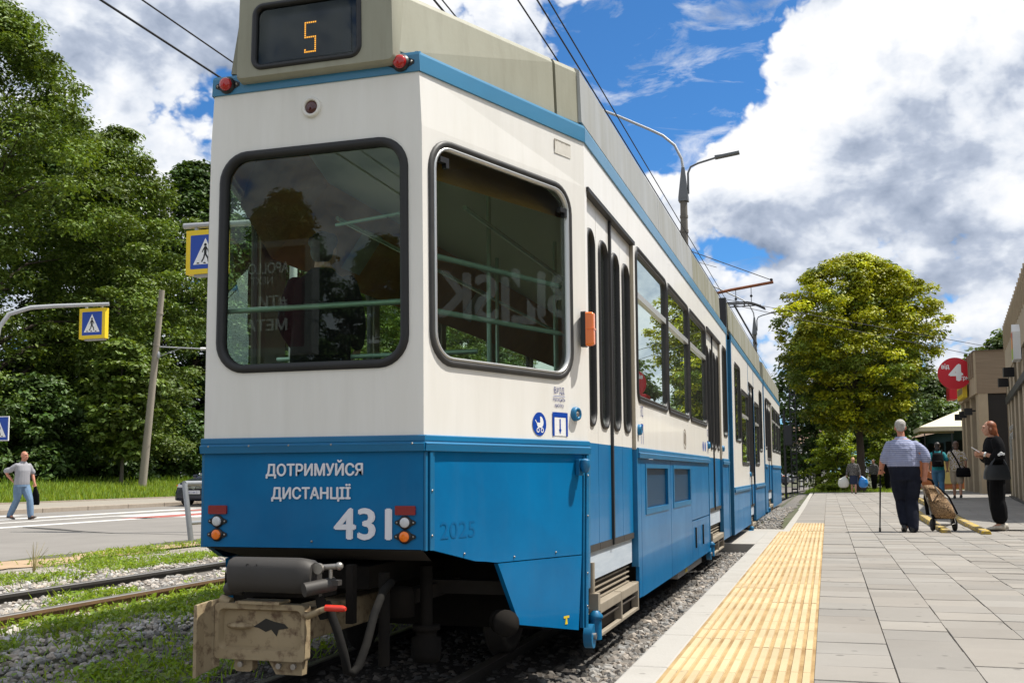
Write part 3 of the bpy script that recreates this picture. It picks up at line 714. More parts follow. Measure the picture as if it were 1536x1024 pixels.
# ---- loose ballast stones
def stones(name, areas, seed):
    R = np.random.default_rng(seed); t = (1 + 5 ** .5) / 2
    ico = np.array([(-1, t, 0), (1, t, 0), (-1, -t, 0), (1, -t, 0), (0, -1, t), (0, 1, t), (0, -1, -t), (0, 1, -t), (t, 0, -1), (t, 0, 1), (-t, 0, -1), (-t, 0, 1)], float) / 1.9
    tri = np.array([(0, 11, 5), (0, 5, 1), (0, 1, 7), (0, 7, 10), (0, 10, 11), (1, 5, 9), (5, 11, 4), (11, 10, 2), (10, 7, 6), (7, 1, 8), (3, 9, 4), (3, 4, 2), (3, 2, 6), (3, 6, 8), (3, 8, 9), (4, 9, 5), (2, 4, 11), (6, 2, 10), (8, 6, 7), (9, 8, 1)])
    P = []
    for x0, x1, y0, y1, n, s0, s1 in areas:
        u = R.random(n); y = y0 + (y1 - y0) * u ** 1.5; x = x0 + (x1 - x0) * R.random(n); s = s0 + (s1 - s0) * R.random(n) ** 2
        for a, b_, c in zip(x, y, s): P.append((a, b_, ground_z(a, b_) + .012 + c * .12, c))
    P = np.array(P); n = len(P)
    co = ico[None] * (0.75 + .5 * R.random((n, 12, 1)))
    co = co * (P[:, 3][:, None, None] * (0.7 + .6 * R.random((n, 1, 3))) * np.array([1, 1, .75]))
    a = R.random(n) * 6.28; ca, sa = np.cos(a)[:, None], np.sin(a)[:, None]
    x = co[..., 0] * ca - co[..., 1] * sa; y = co[..., 0] * sa + co[..., 1] * ca
    co = np.stack([x + P[:, 0:1], y + P[:, 1:2], co[..., 2] + P[:, 2:3]], -1).reshape(-1, 3)
    f = (tri[None] + (np.arange(n) * 12)[:, None, None]).reshape(-1, 3)
    g = np.where(P[:, 0] < -4.7, .75, .40) + .55 * R.random(n) ** 1.3; g = np.where((P[:, 0] > -3.75) & (P[:, 0] < -1.5), g * .35, g); w = (R.random(n) - .42) * .16  # stones under the tram tinted darker for its shade and for oil
    tint = np.repeat(np.stack([g * (1 + w), g, g * (1 - w)], -1), 20, 0)
    o = np_mesh(name, co, f, ["stone"], tint); return stuff(o, "loose grey ballast stones strewn along the tram tracks", "ballast")
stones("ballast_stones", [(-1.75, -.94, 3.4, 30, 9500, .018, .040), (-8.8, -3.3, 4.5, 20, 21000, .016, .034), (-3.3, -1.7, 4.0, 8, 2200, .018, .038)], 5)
# ------------------------------------------------------------------ the tram
XC = -2.6336; XS = -1.45; YR = 4.993
def lin(P, z):
    for (a, va), (b_, vb) in zip(P, P[1:]):
        if z <= b_: return va + (vb - va) * (z - a) / (b_ - a) if z > a else va
    return P[-1][1]
def kz(z): return lin([(0, .648), (1.215, .648), (2.0, .645), (2.85, .636), (3.25, .615), (3.7, .6)], z)
def p2y(z): return lin([(.06, 6.37), (1.2, 6.455), (3.25, 6.43), (3.7, 6.42)], z)
def MR(s, z, d): return (XC + (s - XC) * kz(z) / .648, YR - d, z)
TN = Vector((.9386, -.345))
def MT(s, z, d):
    t = s / 1.552; x1 = XC + kz(z)
    return (x1 + (XS - x1) * t + TN.x * d, YR + (p2y(z) - YR) * t + TN.y * d, z)
def MTL(s, z, d): x, y, q = MT(s, z, d); return (2 * XC - x, y, q)
def MS(s, z, d):
    y = s + (p2y(z) - 6.47) * max(0, 1 - (s - 6.47) / .4) if s < 6.87 else s
    return (XS + d, y, z)
def MSL(s, z, d): x, y, q = MS(s, z, d); return (2 * XC - x, y, q)
tram = thing("tram", "blue and white articulated tram standing at the platform, seen from its tail", "tram", (XC, 5, -.17))
MID = [1.6, 2.0, 2.4, 2.85]
def zsplit(z0, z1, s, up):
    zz = [z for z in MID if z0 < z < z1]; return [(s, z) for z in (zz if up else zz[::-1])]
def quad(s0, s1, z0, z1): return [(s0, z0), (s1, z0)] + zsplit(z0, z1, s1, True) + [(s1, z1), (s0, z1)] + zsplit(z0, z1, s0, False)
# ---- white shell
TOP = 3.15
rw = rrect(-3.194, -2.087, 1.592, 2.787, .15); tw = rrect(.066, 1.374, 1.602, 2.796, .16)
WA = [(8.28, 9.93), (10.0, 11.58), (11.66, 13.3)]; LW = [(6.75, 8.3), (8.42, 9.98), (10.1, 11.66), (11.78, 13.34), (13.46, 15.0)]
win = [rrect(a, c, 1.6, 2.85, .10) for a, c in WA] + [rrect(15.5, 16.08, 1.56, 2.88, .10)]
lwin = [rrect(a, c, 1.6, 2.6, .10) for a, c in LW]
b = MB()
b.sheet(quad(-3.2816, -1.9856, 1.2, TOP), [rw], MR, 0, -.05, 0, 1, 1)
b.sheet(quad(0, 1.552, 1.2, TOP), [tw], MT, 0, -.05, 0, 1, 1)
b.sheet(quad(0, 1.552, 1.2, TOP), [tw], MTL, 0, -.05, 0, 1, 1)
b.sheet([(6.47, 1.2), (6.53, 1.2), (6.53, 2.0), (6.53, 2.845), (8.19, 2.845), (8.19, 1.2), (13.45, 1.2), (13.45, 2.87), (15.22, 2.87), (15.22, 1.2), (16.25, 1.2), (16.25, TOP), (6.9, TOP), (6.47, TOP), (6.47, 2.0)], win, MS, 0, -.05, 0, 1, 1)
b.sheet([(6.47, 1.2), (16.25, 1.2), (16.25, TOP), (6.47, TOP)], lwin, MSL, 0, -.05, 0, 1, 1)
b.build("body_shell", ["white_paint", "interior_wall"], tram, .006)
WB = [rrect(17.6, 18.72, 1.55, 2.85, .09), rrect(18.9, 20.62, 1.16, 2.5, .09), rrect(22.4, 23.75, 1.17, 2.5, .09), rrect(24.05, 24.95, 1.5, 2.86, .09)]
b = MB()
b.sheet([(17.12, .77), (20.75, .77), (20.75, 2.76), (22.25, 2.76), (22.25, .77), (25.6, .77), (25.6, TOP), (17.12, TOP)], WB, MS, 0, -.05, 0, 1, 1)
b.sheet([(17.12, .77), (25.6, .77), (25.6, TOP), (17.12, TOP)], [rrect(18.9, 20.62, 1.16, 2.5, .09), rrect(22.4, 23.75, 1.17, 2.5, .09)], MSL, 0, -.05, 0, 1, 1)
b.build("body_shell", ["white_paint", "interior_wall"], tram)
WC = [rrect(a, c, 1.6, 2.85, .1) for a, c in ((26.35, 26.9), (29.6, 31.3), (31.45, 33.0), (33.15, 34.6))]
b = MB()
b.sheet([(26.05, 1.2), (27.05, 1.2), (27.05, 2.87), (29.35, 2.87), (29.35, 1.2), (34.8, 1.2), (34.8, TOP), (26.05, TOP)], WC, MS, 0, -.05, 0, 1, 1)
b.sheet([(26.05, 1.2), (34.8, 1.2), (34.8, TOP), (26.05, TOP)], [rrect(a, c, 1.6, 2.6, .1) for a, c in ((28, 29.5), (29.7, 31.3), (31.45, 33.0))], MSL, 0, -.05, 0, 1, 1)
def nose(sgn): return lambda s, z, d: (XC + sgn * (1.1836 - .5 * (s - 34.8) / 1.5 + d), s, z)
b.sheet(rect(34.8, 36.3, 1.2, TOP), [rrect(34.95, 36.1, 1.6, 2.8, .12)], nose(1), 0, -.05, 0, 1, 1)
b.sheet(rect(34.8, 36.3, 1.2, TOP), [rrect(34.95, 36.1, 1.6, 2.8, .12)], nose(-1), 0, -.05, 0, 1, 1)
b.sheet(rect(XC - .684, XC + .684, 1.2, TOP), [rrect(XC - .6, XC + .6, 1.6, 2.8, .15)], lambda s, z, d: (s, 36.3 + d, z), 0, -.05, 0, 1, 1)
b.build("body_shell", ["white_paint", "interior_wall"], tram)
# ---- windows: rubber > pane, inner frame
GP = [(-.020, .000), (-.017, .010), (-.004, .016), (.010, .014), (.019, .006), (.020, -.028)]
def window(loop, M, frame_mat="rubber", glass="side_glass", inner=False, transom=None, prof=GP, label=None):
    b = MB(); b.band(loop, M, prof); w = b.build("window", frame_mat, tram)
    k = len(loop); cx = sum(p[0] for p in loop) / k; cz = sum(p[1] for p in loop) / k
    b = MB(); b.sheet(loop, [], M, -.016); b.build("pane", glass, w)
    if inner:
        b = MB(); b.band(loop, M, [(.018, .008), (.021, .013), (.032, .013), (.035, -.016)]); b.build("inner_frame", "aluminium", w)
    if transom:
        s0 = min(p[0] for p in loop); s1 = max(p[0] for p in loop); z = transom
        b = MB(); b.sheet(rect(s0 + .03, s1 - .03, z - .026, z + .026), [], M, .008, -.02); b.build("transom", "aluminium", w)
        b = MB(); b.band(loop, M, [(.024, .006), (.028, .010), (.040, .010), (.042, -.016)]); b.build("inner_frame", "rubber_grey", w)
    return w
window(rw, MR, "rubber", "tram_glass", prof=[(-.022, 0), (-.019, .012), (-.004, .020), (.014, .018), (.025, .008), (.026, -.03)])
tw_o = window(tw, MT, "rubber_grey", "tram_glass", inner=True)
b = MB()
for s, z in ((.125, 2.68), (1.25, 2.63)):
    b = MB(); b.sheet([(s, z), (s + .045, z), (s + .045, z - .025), (s + .07, z - .025), (s + .07, z + .03), (s, z + .03)], [], MT, .02, -.01); b.build("latch", "black", tw_o)
window(tw, MTL, "rubber", "far_glass")
for l in win[:3]: window(l, MS, "rubber", "side_glass", transom=2.46)
window(win[3], MS)
for l in lwin: window(l, MSL, "rubber", "far_glass")
for i, l in enumerate(WB): window(l, MS, transom=2.05 if i in (1, 2) else None)
for l in WC: window(l, MS, transom=2.45 if l[0][0] > 30 else None)
window(rrect(34.95, 36.1, 1.6, 2.8, .12), nose(1)); window(rrect(XC - .6, XC + .6, 1.6, 2.8, .15), lambda s, z, d: (s, 36.3 + d, z))
# ---- doors: four leaves with slot windows
def door(edges, ztop, zb, zsplit_, slot, gap_at):
    d = None; b = MB()
    for i in range(4):
        a, c = edges[i] + .004, edges[i + 1] - .004
        sl = rrect(a + .075, c - .075, slot[0], slot[1], min(.10, (c - a - .15) / 2 - .004), 6)
        b.sheet([(a, zsplit_), (c, zsplit_), (c, ztop), (a, ztop)], [sl], MS, -.03, -.06, 0)
        b.sheet(rect(a, c, zb, zsplit_), [], MS, -.03, -.06, 1)
        b.sheet(rect(a, c, zb - .045, zb - .002), [], MS, -.025, -.06, 2)
    d = b.build("door", ["white_paint", "blue_paint", "dark_steel"], tram)
    for i in range(4):
        a, c = edges[i] + .004, edges[i + 1] - .004
        sl = rrect(a + .075, c - .075, slot[0], slot[1], min(.10, (c - a - .15) / 2 - .004), 6)
        f = MB(); f.band(sl, lambda s, z, q: MS(s, z, q - .03), [(-.016, 0), (-.012, .012), (.004, .016), (.012, .004), (.012, -.02)])
        f.sheet(sl, [], MS, -.05, None, 1); f.build("slot_window", ["rubber", "side_glass"], d)
    f = MB(); f.sheet(rect(edges[2] - .018, edges[2] + .018, zb - .04, ztop), [], MS, -.012, -.05); f.build("edge_rubber", "rubber", d)
    f = MB(); f.sheet(rect(edges[0] - .01, edges[4] + .01, ztop, ztop + .028), [], MS, .016, -.05); f.build("header_seal", "rubber", d)
    return d
d1 = door([6.53, 6.905, 7.344, 7.76, 8.184], 2.84, .55, 1.213, (1.335, 2.63), 2)
door([13.46, 13.9, 14.33, 14.77, 15.21], 2.865, .55, 1.213, (1.335, 2.66), 2)
door([20.76, 21.1, 21.5, 21.88, 22.24], 2.755, .38, .775, (.95, 2.6), 2)
door([27.06, 27.62, 28.2, 28.78, 29.34], 2.865, .55, 1.213, (1.335, 2.66), 2)
# ---- steps under the doors
def steps(s0, s1, zr):
    b = MB(); b.sheet(rect(s0 + .10, s1 - .05, zr - .20, zr - .01), [], MS, -.04, -.08); st = b.build("step_riser", "step_riser", tram)
    b = MB(); b.sheet(rect(s0 + .10, s1 - .05, zr - .48, zr - .20), [], MS, -.09, -.1, 0)
    for i in range(6): b.box(XS - .085, XS - .06, s0 + .12, s1 - .07, zr - .235 - .038 * i, zr - .227 - .038 * i, 1)
    b.build("grille", ["grille_dark", "step_tan"], st)
    b = MB(); b.box(XS - .08, XS + .004, s0 + .16, s1 - .02, zr - .42, zr - .355, 0); b.box(XS - .03, XS + .004, s0 + .16, s1 - .02, zr - .57, zr - .545, 0)
    for q in (s0 + .16, (s0 + s1) / 2 + .07, s1 - .06): b.box(XS - .05, XS + .006, q, q + .035, zr - .57, zr - .35, 0)
    b.box(XS - .07, XS - .06, s0 + .2, s1 - .05, zr - .56, zr - .43, 1); b.box(XS - .05, XS - .01, s0 + .2, s1 - .05, zr - .47, zr - .455, 1)
    b.build("folding_step", ["step_tan", "grille_dark"], st, .005)
    b = MB(); b.cyl((XS - .03, s0 + .06, zr - .34), (XS - .03, s0 + .06, zr - .08), .022, n=10, mi=0); b.obox((XS - .01, s0 + .06, zr - .33), (.06, .06, .11), None, 0)
    b.cyl((XS + .0, s0 + .03, zr - .56), (XS + .0, s0 + .03, zr - .42), .04, n=12, mi=1); b.lathe([(.02, 0), (.048, .01), (.048, .03), (.02, .06)], (XS, s0 + .03, zr - .44), (0, 0, 1), 12, 1)
    b.cyl((XS - .05, s0 - .04, zr - .53), (XS + .005, s0 - .04, zr - .53), .075, n=18, mi=1); b.cyl((XS, s0 - .04, zr - .53), (XS + .02, s0 - .04, zr - .53), .022, n=6, mi=2)
    b.build("hinge", ["step_tan", "trim_blue", "steel"], st)
steps(6.58, 8.2, .52); steps(13.5, 15.2, .52); steps(20.8, 22.2, .36); steps(27.1, 29.3, .52)
# ---- blue lower panels
b = MB(); b.sheet(quad(-3.278, -1.989, .63, 1.135), [], MR, -.002, -.03); tail = b.build("tail_panel", "blue_paint", tram, .003)
for M in (MT, MTL):
    b = MB(); b.sheet([(.06, .627), (.25, .585), (.43, .544), (.53, .535), (.62, .523), (1.487, .515), (1.493, 1.135), (.06, 1.135)], [], M, -.002, -.03); b.build("corner_panel", "blue_paint", tram, .003)
    b = MB(); b.sheet([(.628, .517), (.838, .161), (1.455, .062), (1.487, .509)], [], M, -.001, -.03); b.build("skirt_panel", "blue_paint", tram, .003)
    for s, w, h in ((.004, .016, .010), (.034, .022, .016), (.062, .012, .010)): b = MB(); b.sheet(rect(s, s + w, .625, 1.13), [], M, h, -.02); b.build("corner_moulding", "trim_blue", tram, .003)
    for s, w, h in ((1.496, .012, .006), (1.514, .026, .016), (1.542, .010, .0)): b = MB(); b.sheet([(s, .07), (s + w, .07), (s + w, .52), (s + w, 1.13), (s, 1.13), (s, .52)], [], M, h, -.02); b.build("corner_moulding", "trim_blue", tram, .003)
for p in [MT(.048, z, .016) for z in (.70, .93)] + [MT(1.527, z, .016) for z in (.2, .4, .75, 1.0)] + [MT(s, z, 0) for s, z in ((.33, .59), (.78, .545), (1.2, .545))] + [MR(s, 1.172, .022) for s in (-3.24, -2.99, -2.75, -2.50, -2.04)] + [MR(-2.62, .665, 0)]:
    b = MB(); b.ell(p, .0065, n=8, k=5); b.build("rivet", "steel", tram)
def trim(M, s0, s1, ztop=1.217, name="belt_trim"):
    pr = [(ztop - .084, -.01), (ztop - .084, .020), (ztop - .052, .024), (ztop - .044, .026), (ztop - .040, .018), (ztop - .034, .012), (ztop - .030, .016), (ztop - .004, .014), (ztop, .004), (ztop, -.01)]
    b = MB(); b.loft([[M(s, z, d) for z, d in pr] for s in (s0, s1)], 0, True, False); return b.build(name, "trim_blue", tram, .002)
trim(MR, -3.2816 - .012, -1.9856 + .012); trim(MT, -.006, 1.552); trim(MTL, -.006, 1.552); trim(MS, 8.23, 13.42); trim(MS, 15.26, 16.22); trim(MSL, 6.5, 16.2)
trim(MS, 17.15, 20.7, .775); trim(MS, 22.3, 25.58, .775); trim(MS, 26.1, 27.0); trim(MS, 29.4, 34.8); trim(MSL, 17.15, 34.8)
def panel(s0, s1, z0, z1, vent=None, M=MS):
    h = [rect(*vent)] if vent else []
    b = MB(); b.sheet(rect(s0, s1, z0, z1), h, M, -.002, -.03); p = b.build("equipment_panel", "blue_paint", tram, .003)
    if vent:
        v = MB(); v.sheet(rect(*vent), [], M, -.024, None, 0); x0, x1, q0, q1 = vent; n = 12
        for i in range(n):
            z = q0 + (q1 - q0) * (i + .5) / n; v.sheet(rect(x0 + .005, x1 - .005, z - .004, z + .004), [], M, -.0225, -.024, 0)
        v.build("vent", "dark_blue", p)
        f = MB(); f.sheet(rect(x0 - .05, x1 + .05, q0 - .05, q1 + .035), [rect(*vent)], M, .004, -.002); f.build("vent_frame", "trim_blue", p)
    return p
panel(8.26, 8.40, .03, 1.13); panel(8.41, 10.06, .025, 1.13, (8.66, 9.86, .72, 1.055)); panel(10.075, 11.65, .025, 1.13, (10.28, 11.54, .72, 1.055))
panel(11.66, 13.40, .49, 1.13); panel(11.66, 12.18, .03, .478); panel(12.19, 13.40, .03, .478)
panel(15.26, 15.75, .05, 1.13); panel(15.76, 16.22, .05, 1.13)
for a, c in ((17.15, 17.9), (17.91, 18.9), (18.91, 20.7), (22.3, 23.2), (23.21, 24.3), (24.31, 25.58)): panel(a, c, .02, .69)
for a, c in ((26.1, 27.0), (29.4, 30.6), (30.61, 32.0), (32.01, 33.3), (33.31, 34.8)): panel(a, c, .05, 1.13)
for M in (MSL,):
    for a, c in ((6.5, 9), (9.01, 12), (12.01, 16.2), (17.15, 21), (21.01, 25.58), (26.1, 34.8)): panel(a, c, .1, 1.13, None, M)
for sg in (1, -1): panel(34.8, 36.3, .5, 1.2, None, nose(sg))
b = MB(); b.sheet(rect(XC - .68, XC + .68, .5, 1.2), [], lambda s, z, d: (s, 36.3 + d, z), 0, -.03); b.build("nose_panel", "blue_paint", tram)
for s in (11.92, 12.62): b = MB(); b.sheet(rect(s, s + .035, .17, .40), [], MS, .014, -.01); b.build("hatch_handle", "black", tram)
b = MB(); b.sheet(rect(10.85, 12.95, -.075, .022), [], MS, -.06, -.2); w = b.build("sand_box", "concrete_pale", tram, .004)
b = MB(); b.add([MS(11.5, .01, -.057), MS(11.62, -.06, -.057), MS(11.38, -.06, -.057)], [(0, 1, 2)]); b.build("warning_mark", "yellow", w)
# blue corner posts and the articulation
for a, c, z0 in ((6.47, 6.525, .30), (8.195, 8.235, .28), (13.41, 13.45, .1), (15.225, 15.255, .1), (16.23, 16.36, .05), (17.0, 17.11, .02), (20.70, 20.75, .02), (22.25, 22.3, .02), (25.6, 25.7, .02), (25.95, 26.06, .05), (27.0, 27.05, .1), (29.35, 29.4, .1)):
    b = MB(); b.sheet([(a, z0), (c, z0), (c, 1.21 if a < 16 or a > 26.5 else TOP), (a, 1.21 if a < 16 or a > 26.5 else TOP)], [], MS, .004, -.05); b.build("corner_post", "trim_blue", tram, .004)
for y0, y1 in ((16.36, 17.0), (25.7, 25.95)):
    b = MB(); n = 8; rings = []
    for i in range(n * 2 + 1):
        y = y0 + (y1 - y0) * i / (n * 2); w = 1.12 - (.09 if i % 2 else 0)
        rings.append([(XC + w, y, .2), (XC + w, y, 3.1), (XC + w - .2, y, 3.22), (XC - w + .2, y, 3.22), (XC - w, y, 3.1), (XC - w, y, .2)])
    b.loft(rings, 0, False, False); b.build("articulation_bellows", "bellows", tram)
# ---- roof edge, roof, fairings
b = MB()
pr = [(3.143, -.01), (3.143, .010), (3.235, .010), (3.252, .004), (3.258, -.02)]
for M, s0, s1 in ((MR, -3.2816 - .01, -1.9856 + .01), (MT, -.004, 1.552), (MTL, -.004, 1.552), (MS, 6.47, 16.3), (MSL, 6.47, 16.3), (MS, 17.05, 25.65), (MS, 26.0, 34.8), (MSL, 17.05, 34.8)):
    b.loft([[M(s0 + (s1 - s0) * i / 4, z, d) for z, d in pr] for i in range(5)], 0, True, False)
b.build("roof_edge", "cornice_blue", tram, .002)
b = MB()
b.add([(XC - .6, YR + .02, 3.24), (XC + .6, YR + .02, 3.24), (XS - .02, 6.4, 3.24), (XS - .02, 36, 3.24), (2 * XC - XS + .02, 36, 3.24), (2 * XC - XS + .02, 6.4, 3.24)], [(0, 1, 2, 3, 4, 5)])
b.build("roof", "roof_grey", tram)
def fairing(s0, s1, z0, z1, mt, inset=.0):
    prf = [(XS - .004 - inset, z0), (XS - .016 - inset, z1 - .02), (XS - .045 - inset, z1), (XS - .30, z1 + .015), (XS - .30, z0)]
    for sg in (1, -1): b = MB(); b.loft([[(XC + sg * (x - XC), y, z) for x, z in prf] for y in (s0, s1)], 0, True, False); b.build("roof_fairing", mt, tram, .004)
fairing(6.40, 9.62, 3.27, 3.635, "fairing_metal"); fairing(9.63, 12.2, 3.27, 3.635, "fairing_metal"); fairing(12.21, 13.9, 3.27, 3.635, "fairing_dirty"); fairing(13.91, 15.42, 3.27, 3.635, "fairing_dirty")
fairing(16.75, 19.5, 3.29, 3.74, "fairing_dirty"); fairing(19.51, 22.3, 3.29, 3.74, "fairing_dirty"); fairing(22.31, 24.9, 3.29, 3.74, "fairing_dirty")
fairing(26.1, 29, 3.29, 3.72, "fairing_dirty"); fairing(29.01, 32, 3.29, 3.72, "fairing_dirty"); fairing(32.01, 34.6, 3.29, 3.72, "fairing_dirty")
b = MB(); b.box(XS - .32, XS - .02, 16.62, 16.72, 3.2, 3.78); b.box(XS - .3, XS - .02, 15.46, 15.52, 3.26, 3.5); b.build("roof_bracket", "black", tram)
b = MB(); b.box(XC - .8, XC + .8, 6.6, 15.3, 3.26, 3.55); b.box(XC - .8, XC + .8, 17, 24.8, 3.26, 3.6); b.build("roof_equipment", "dark_steel", tram)
# beige tail fairing with the destination box
def MF(s, z, d):   # right flank of the tail fairing, nearly parallel to the taper
    a = Vector((-2.128 - .10 * (z - 3.2), 4.952 + .10 * (z - 3.2))); c = Vector((XS - .022 - .03 * (z - 3.2), 6.40)); p = a + (c - a) * s
    return (p.x + .91 * d, p.y - .41 * d, z)
def MFL(s, z, d): x, y, q = MF(s, z, d); return (2 * XC - x, y, q)
b = MB()
for M in (MF, MFL):
    for s0, s1 in ((.02, .845), (.862, 1.0)):
        b.loft([[M(s, z, d) for z, d in ((3.262, -.3), (3.262, 0), (3.60, 0), (3.632, -.015), (3.645, -.05), (3.66, -.3))] for s in (s0, s1)], 0, True, False)
    b.loft([[M(s, z, d) for z, d in ((3.262, -.3), (3.262, -.03), (3.62, -.03), (3.63, -.3))] for s in (.84, .87)], 1, False, False)
b.add([MF(.0, 3.655, -.28), MF(1, 3.655, -.28), MFL(1, 3.655, -.28), MFL(0, 3.655, -.28)], [(0, 1, 2, 3)])
fa = b.build("tail_fairing", ["fairing", "black"], tram, .004)
b = MB()
def boxloop(x0, x1, z0, z1, r, y): return [(x + (XC - x) * .06 * (z - 3.19), y, z) for x, z in rrect(x0, x1, z0, z1, r, 5)]
b.loft([boxloop(-3.085, -2.122, 3.190, 3.70, .035, 5.35), boxloop(-3.088, -2.119, 3.187, 3.703, .035, 4.985), boxloop(-3.084, -2.123, 3.192, 3.70, .035, 4.945), boxloop(-3.072, -2.135, 3.204, 3.69, .03, 4.928)], 0, False, True)
MB1 = lambda s, z, d: (s + (XC - s) * .06 * (z - 3.19), 4.928 - d, z)
hole = rrect(-2.972, -2.328, 3.250, 3.600, .055)
b.sheet([(p[0], p[2]) for p in [(x, 0, z) for x, z in rrect(-3.072, -2.135, 3.204, 3.69, .03, 5)]], [hole], MB1, 0, None, 0)
bx = b.build("destination_box", "fairing", tram)
b = MB(); b.band(hole, MB1, [(-.014, 0), (-.010, .010), (.004, .012), (.014, .006), (.016, -.02)]); b.build("display_rubber", "black", bx)
b = MB(); b.sheet(hole, [], MB1, -.012); b.build("display_pane", "display_glass", bx)
b = MB(); b.sheet(rrect(-2.985, -2.315, 3.235, 3.615, .06), [], MB1, -.06, None, 0); b.band(hole, MB1, [(.0, -.014), (.0, -.06)], 0)
b.sheet(rect(-2.90, -2.40, 3.295, 3.545), [], MB1, -.045, -.06, 0)
b.build("display_backing", "display_case", bx)
b = MB(); five = {(r, c) for c in range(6) for r in (0, 7, 14)} | {(r, 0) for r in range(1, 7)} | {(r, 5) for r in range(8, 14)} | {(7, 1), (13, 0), (1, 0)}
five |= {(1, 0), (14, 1)}
for r in range(19):
    for c in range(30):
        x = -2.815 + c * .0125; z = 3.512 - r * .0118; on = (r - 2, c - 11) in five
        q = .0042 if on else .0016
        b.add([MB1(x - q, z - q, -.044), MB1(x + q, z - q, -.044), MB1(x + q, z + q, -.044), MB1(x - q, z + q, -.044)], [(0, 1, 2, 3)], 1 if on else 0)
led = b.build("led_matrix", ["led_off", "led_on"], bx); led["label"] = "amber dot matrix route number 5 on dark display"
# ---- lamps on the tail
def lamp(M, s, z, r, lens, h, base=1.35, name="marker_lamp", ears=True):
    b = MB(); c = Vector(M(s, z, 0)); o = Vector(M(s, z, 1)) - c
    b.lathe([(0, 0), (r * base, 0), (r * base, h * .35), (r * 1.1, h * .5), (r * 1.05, h * .55)], c, o, 20)
    if ears:
        for q in (-1, 1): b.sheet([(s + q * r * 2.2, z - r * .25), (s + q * r * 2.2, z + r * .25), (s + q * r * .8, z + r * .9), (s + q * r * .8, z - r * .9)], [], M, h * .25, 0)
    l = b.build(name, "black", tram)
    b = MB(); b.lathe([(r, h * .4), (r, h * .8), (r * .85, h * .97), (r * .4, h * 1.05), (0, h * 1.08)], c, o, 20); b.build("lens", lens, l)
    if ears:
        b = MB()
        for q in (-1, 1): b.ell(M(s + q * r * 1.75, z, h * .3), r * .22, n=8, k=5)
        b.build("screw", "steel", l)
    return l
lamp(MR, -3.19, 3.196, .036, "red_lens", .05); lamp(MR, -2.086, 3.196, .036, "red_lens", .05)
for s in (-3.188, -2.086):
    lamp(MR, s, .767, .026, "white_lens", .02, name="reversing_lamp"); lamp(MR, s - .002, .695, .027, "orange_lens", .02, name="indicator_lamp")
    b = MB(); b.sheet(rrect(s - .055, s + .057, .806, .853, .006), [], MR, .010, -.005); b.build("reflector", "red_reflector", tram, .003)
b = MB(); c = MR(-2.643, 3.015, 0); b.lathe([(.037, .0), (.037, .012), (.046, .020), (.056, .014), (.058, 0)], c, (0, -1, 0), 28); bt = b.build("stop_lamp", "white_paint", tram)
b = MB(); b.lathe([(.037, .004), (.035, .010), (.02, .016), (0, .018)], c, (0, -1, 0), 24); b.build("lens", "dark_red_lens", bt)
# side indicator, knob, door button
def MK(s, z, d): return (XS + .012 + d * .80, 6.42 + s, z)
b = MB(); b.loft([[(XS - .01 + a, 6.36 + q, z) for q, z in rrect(-.034, .034, 1.805, 2.03, .012)] for a in (0, .030)], 0, True, False); il = b.build("side_indicator", "black", tram, .004)
b = MB(); b.loft([[(XS + a, 6.36 + q, z) for q, z in rrect(-.030 + i, .030 - i, 1.81 + i, 2.025 - i, .012)] for a, i in ((.018, 0), (.060, .002), (.072, .010))], 0, True, True)
b.loft([[(XS + a, 6.36 + q, z) for q, z in rrect(-.032, .032, 1.912, 1.922, .002)] for a in (.02, .076)], 0, True, False); b.build("lens", "orange_lens", il)
b = MB(); c = Vector(MT(1.425, 1.06, 0)); o = Vector((TN.x, TN.y, 0))
b.obox(c + o * .02 + Vector((0, 0, -.01)), (.05, .03, .10), Matrix.Rotation(math.atan2(-TN.x, TN.y) + PI, 3, 'Z')); b.cyl(c + o * .02 + Vector((0, 0, .03)), c + o * .075 + Vector((0, 0, .03)), .012)
b.lathe([(.012, .0), (.03, .01), (.033, .05), (.02, .085), (0, .09)], c + o * .062 + Vector((0, 0, .045)), (0, 0, -1), 14); b.build("cable_socket", "trim_blue", tram, .003)
def button(M, s, z, r=.044):
    c = Vector(M(s, z, 0)); o = Vector(M(s, z, 1)) - c; b = MB()
    b.lathe([(r, 0), (r, .015), (r * .9, .028), (r * .62, .032), (r * .5, .022), (r * .45, .02)], c, o, 24); q = b.build("door_button", "trim_blue", tram)
    b = MB(); b.lathe([(r * .46, .018), (r * .4, .026), (0, .028)], c, o, 16); b.build("button_cap", "steel", q)
button(MT, 1.402, 1.382); button(MS, 8.30, 1.36); button(MS, 13.40, 1.36); button(MS, 15.30, 1.36); button(MS, 20.70, .98)
# ---- writing
text("lettering", "ДОТРИМУЙСЯ", MR, -2.893, .998, .566, "white_letter", tram, .094, bold=.036)
text("lettering", "ДИСТАНЦІЇ", MR, -2.858, .876, .462, "white_letter", tram, .090, bold=.036)
text("lettering", "431", MR, -2.482, .680, .315, "white_letter", tram, .157, bold=.032)
text("lettering", "2025", MT, .132, .676, .29, "faint_blue", tram, .088, d=.0006)
text("lettering", "ВХІД", MT, 1.180, 1.492, .108, "navy_letter", tram, .046)
text("lettering", "Натисніть", MT, 1.168, 1.452, .13, "navy_letter", tram, .026)
text("lettering", "кнопку", MT, 1.186, 1.410, .095, "navy_letter", tram, .026)
b = MB(); b.sheet(rect(1.172, 1.295, 1.482, 1.485), [], MT, .003)
b.sheet(rect(1.158, 1.322, 1.355, 1.385), [], MT, .003, None, 0); b.sheet(rect(1.158, 1.178, 1.24, 1.355), [], MT, .003); b.sheet(rect(1.302, 1.322, 1.24, 1.355), [], MT, .003)
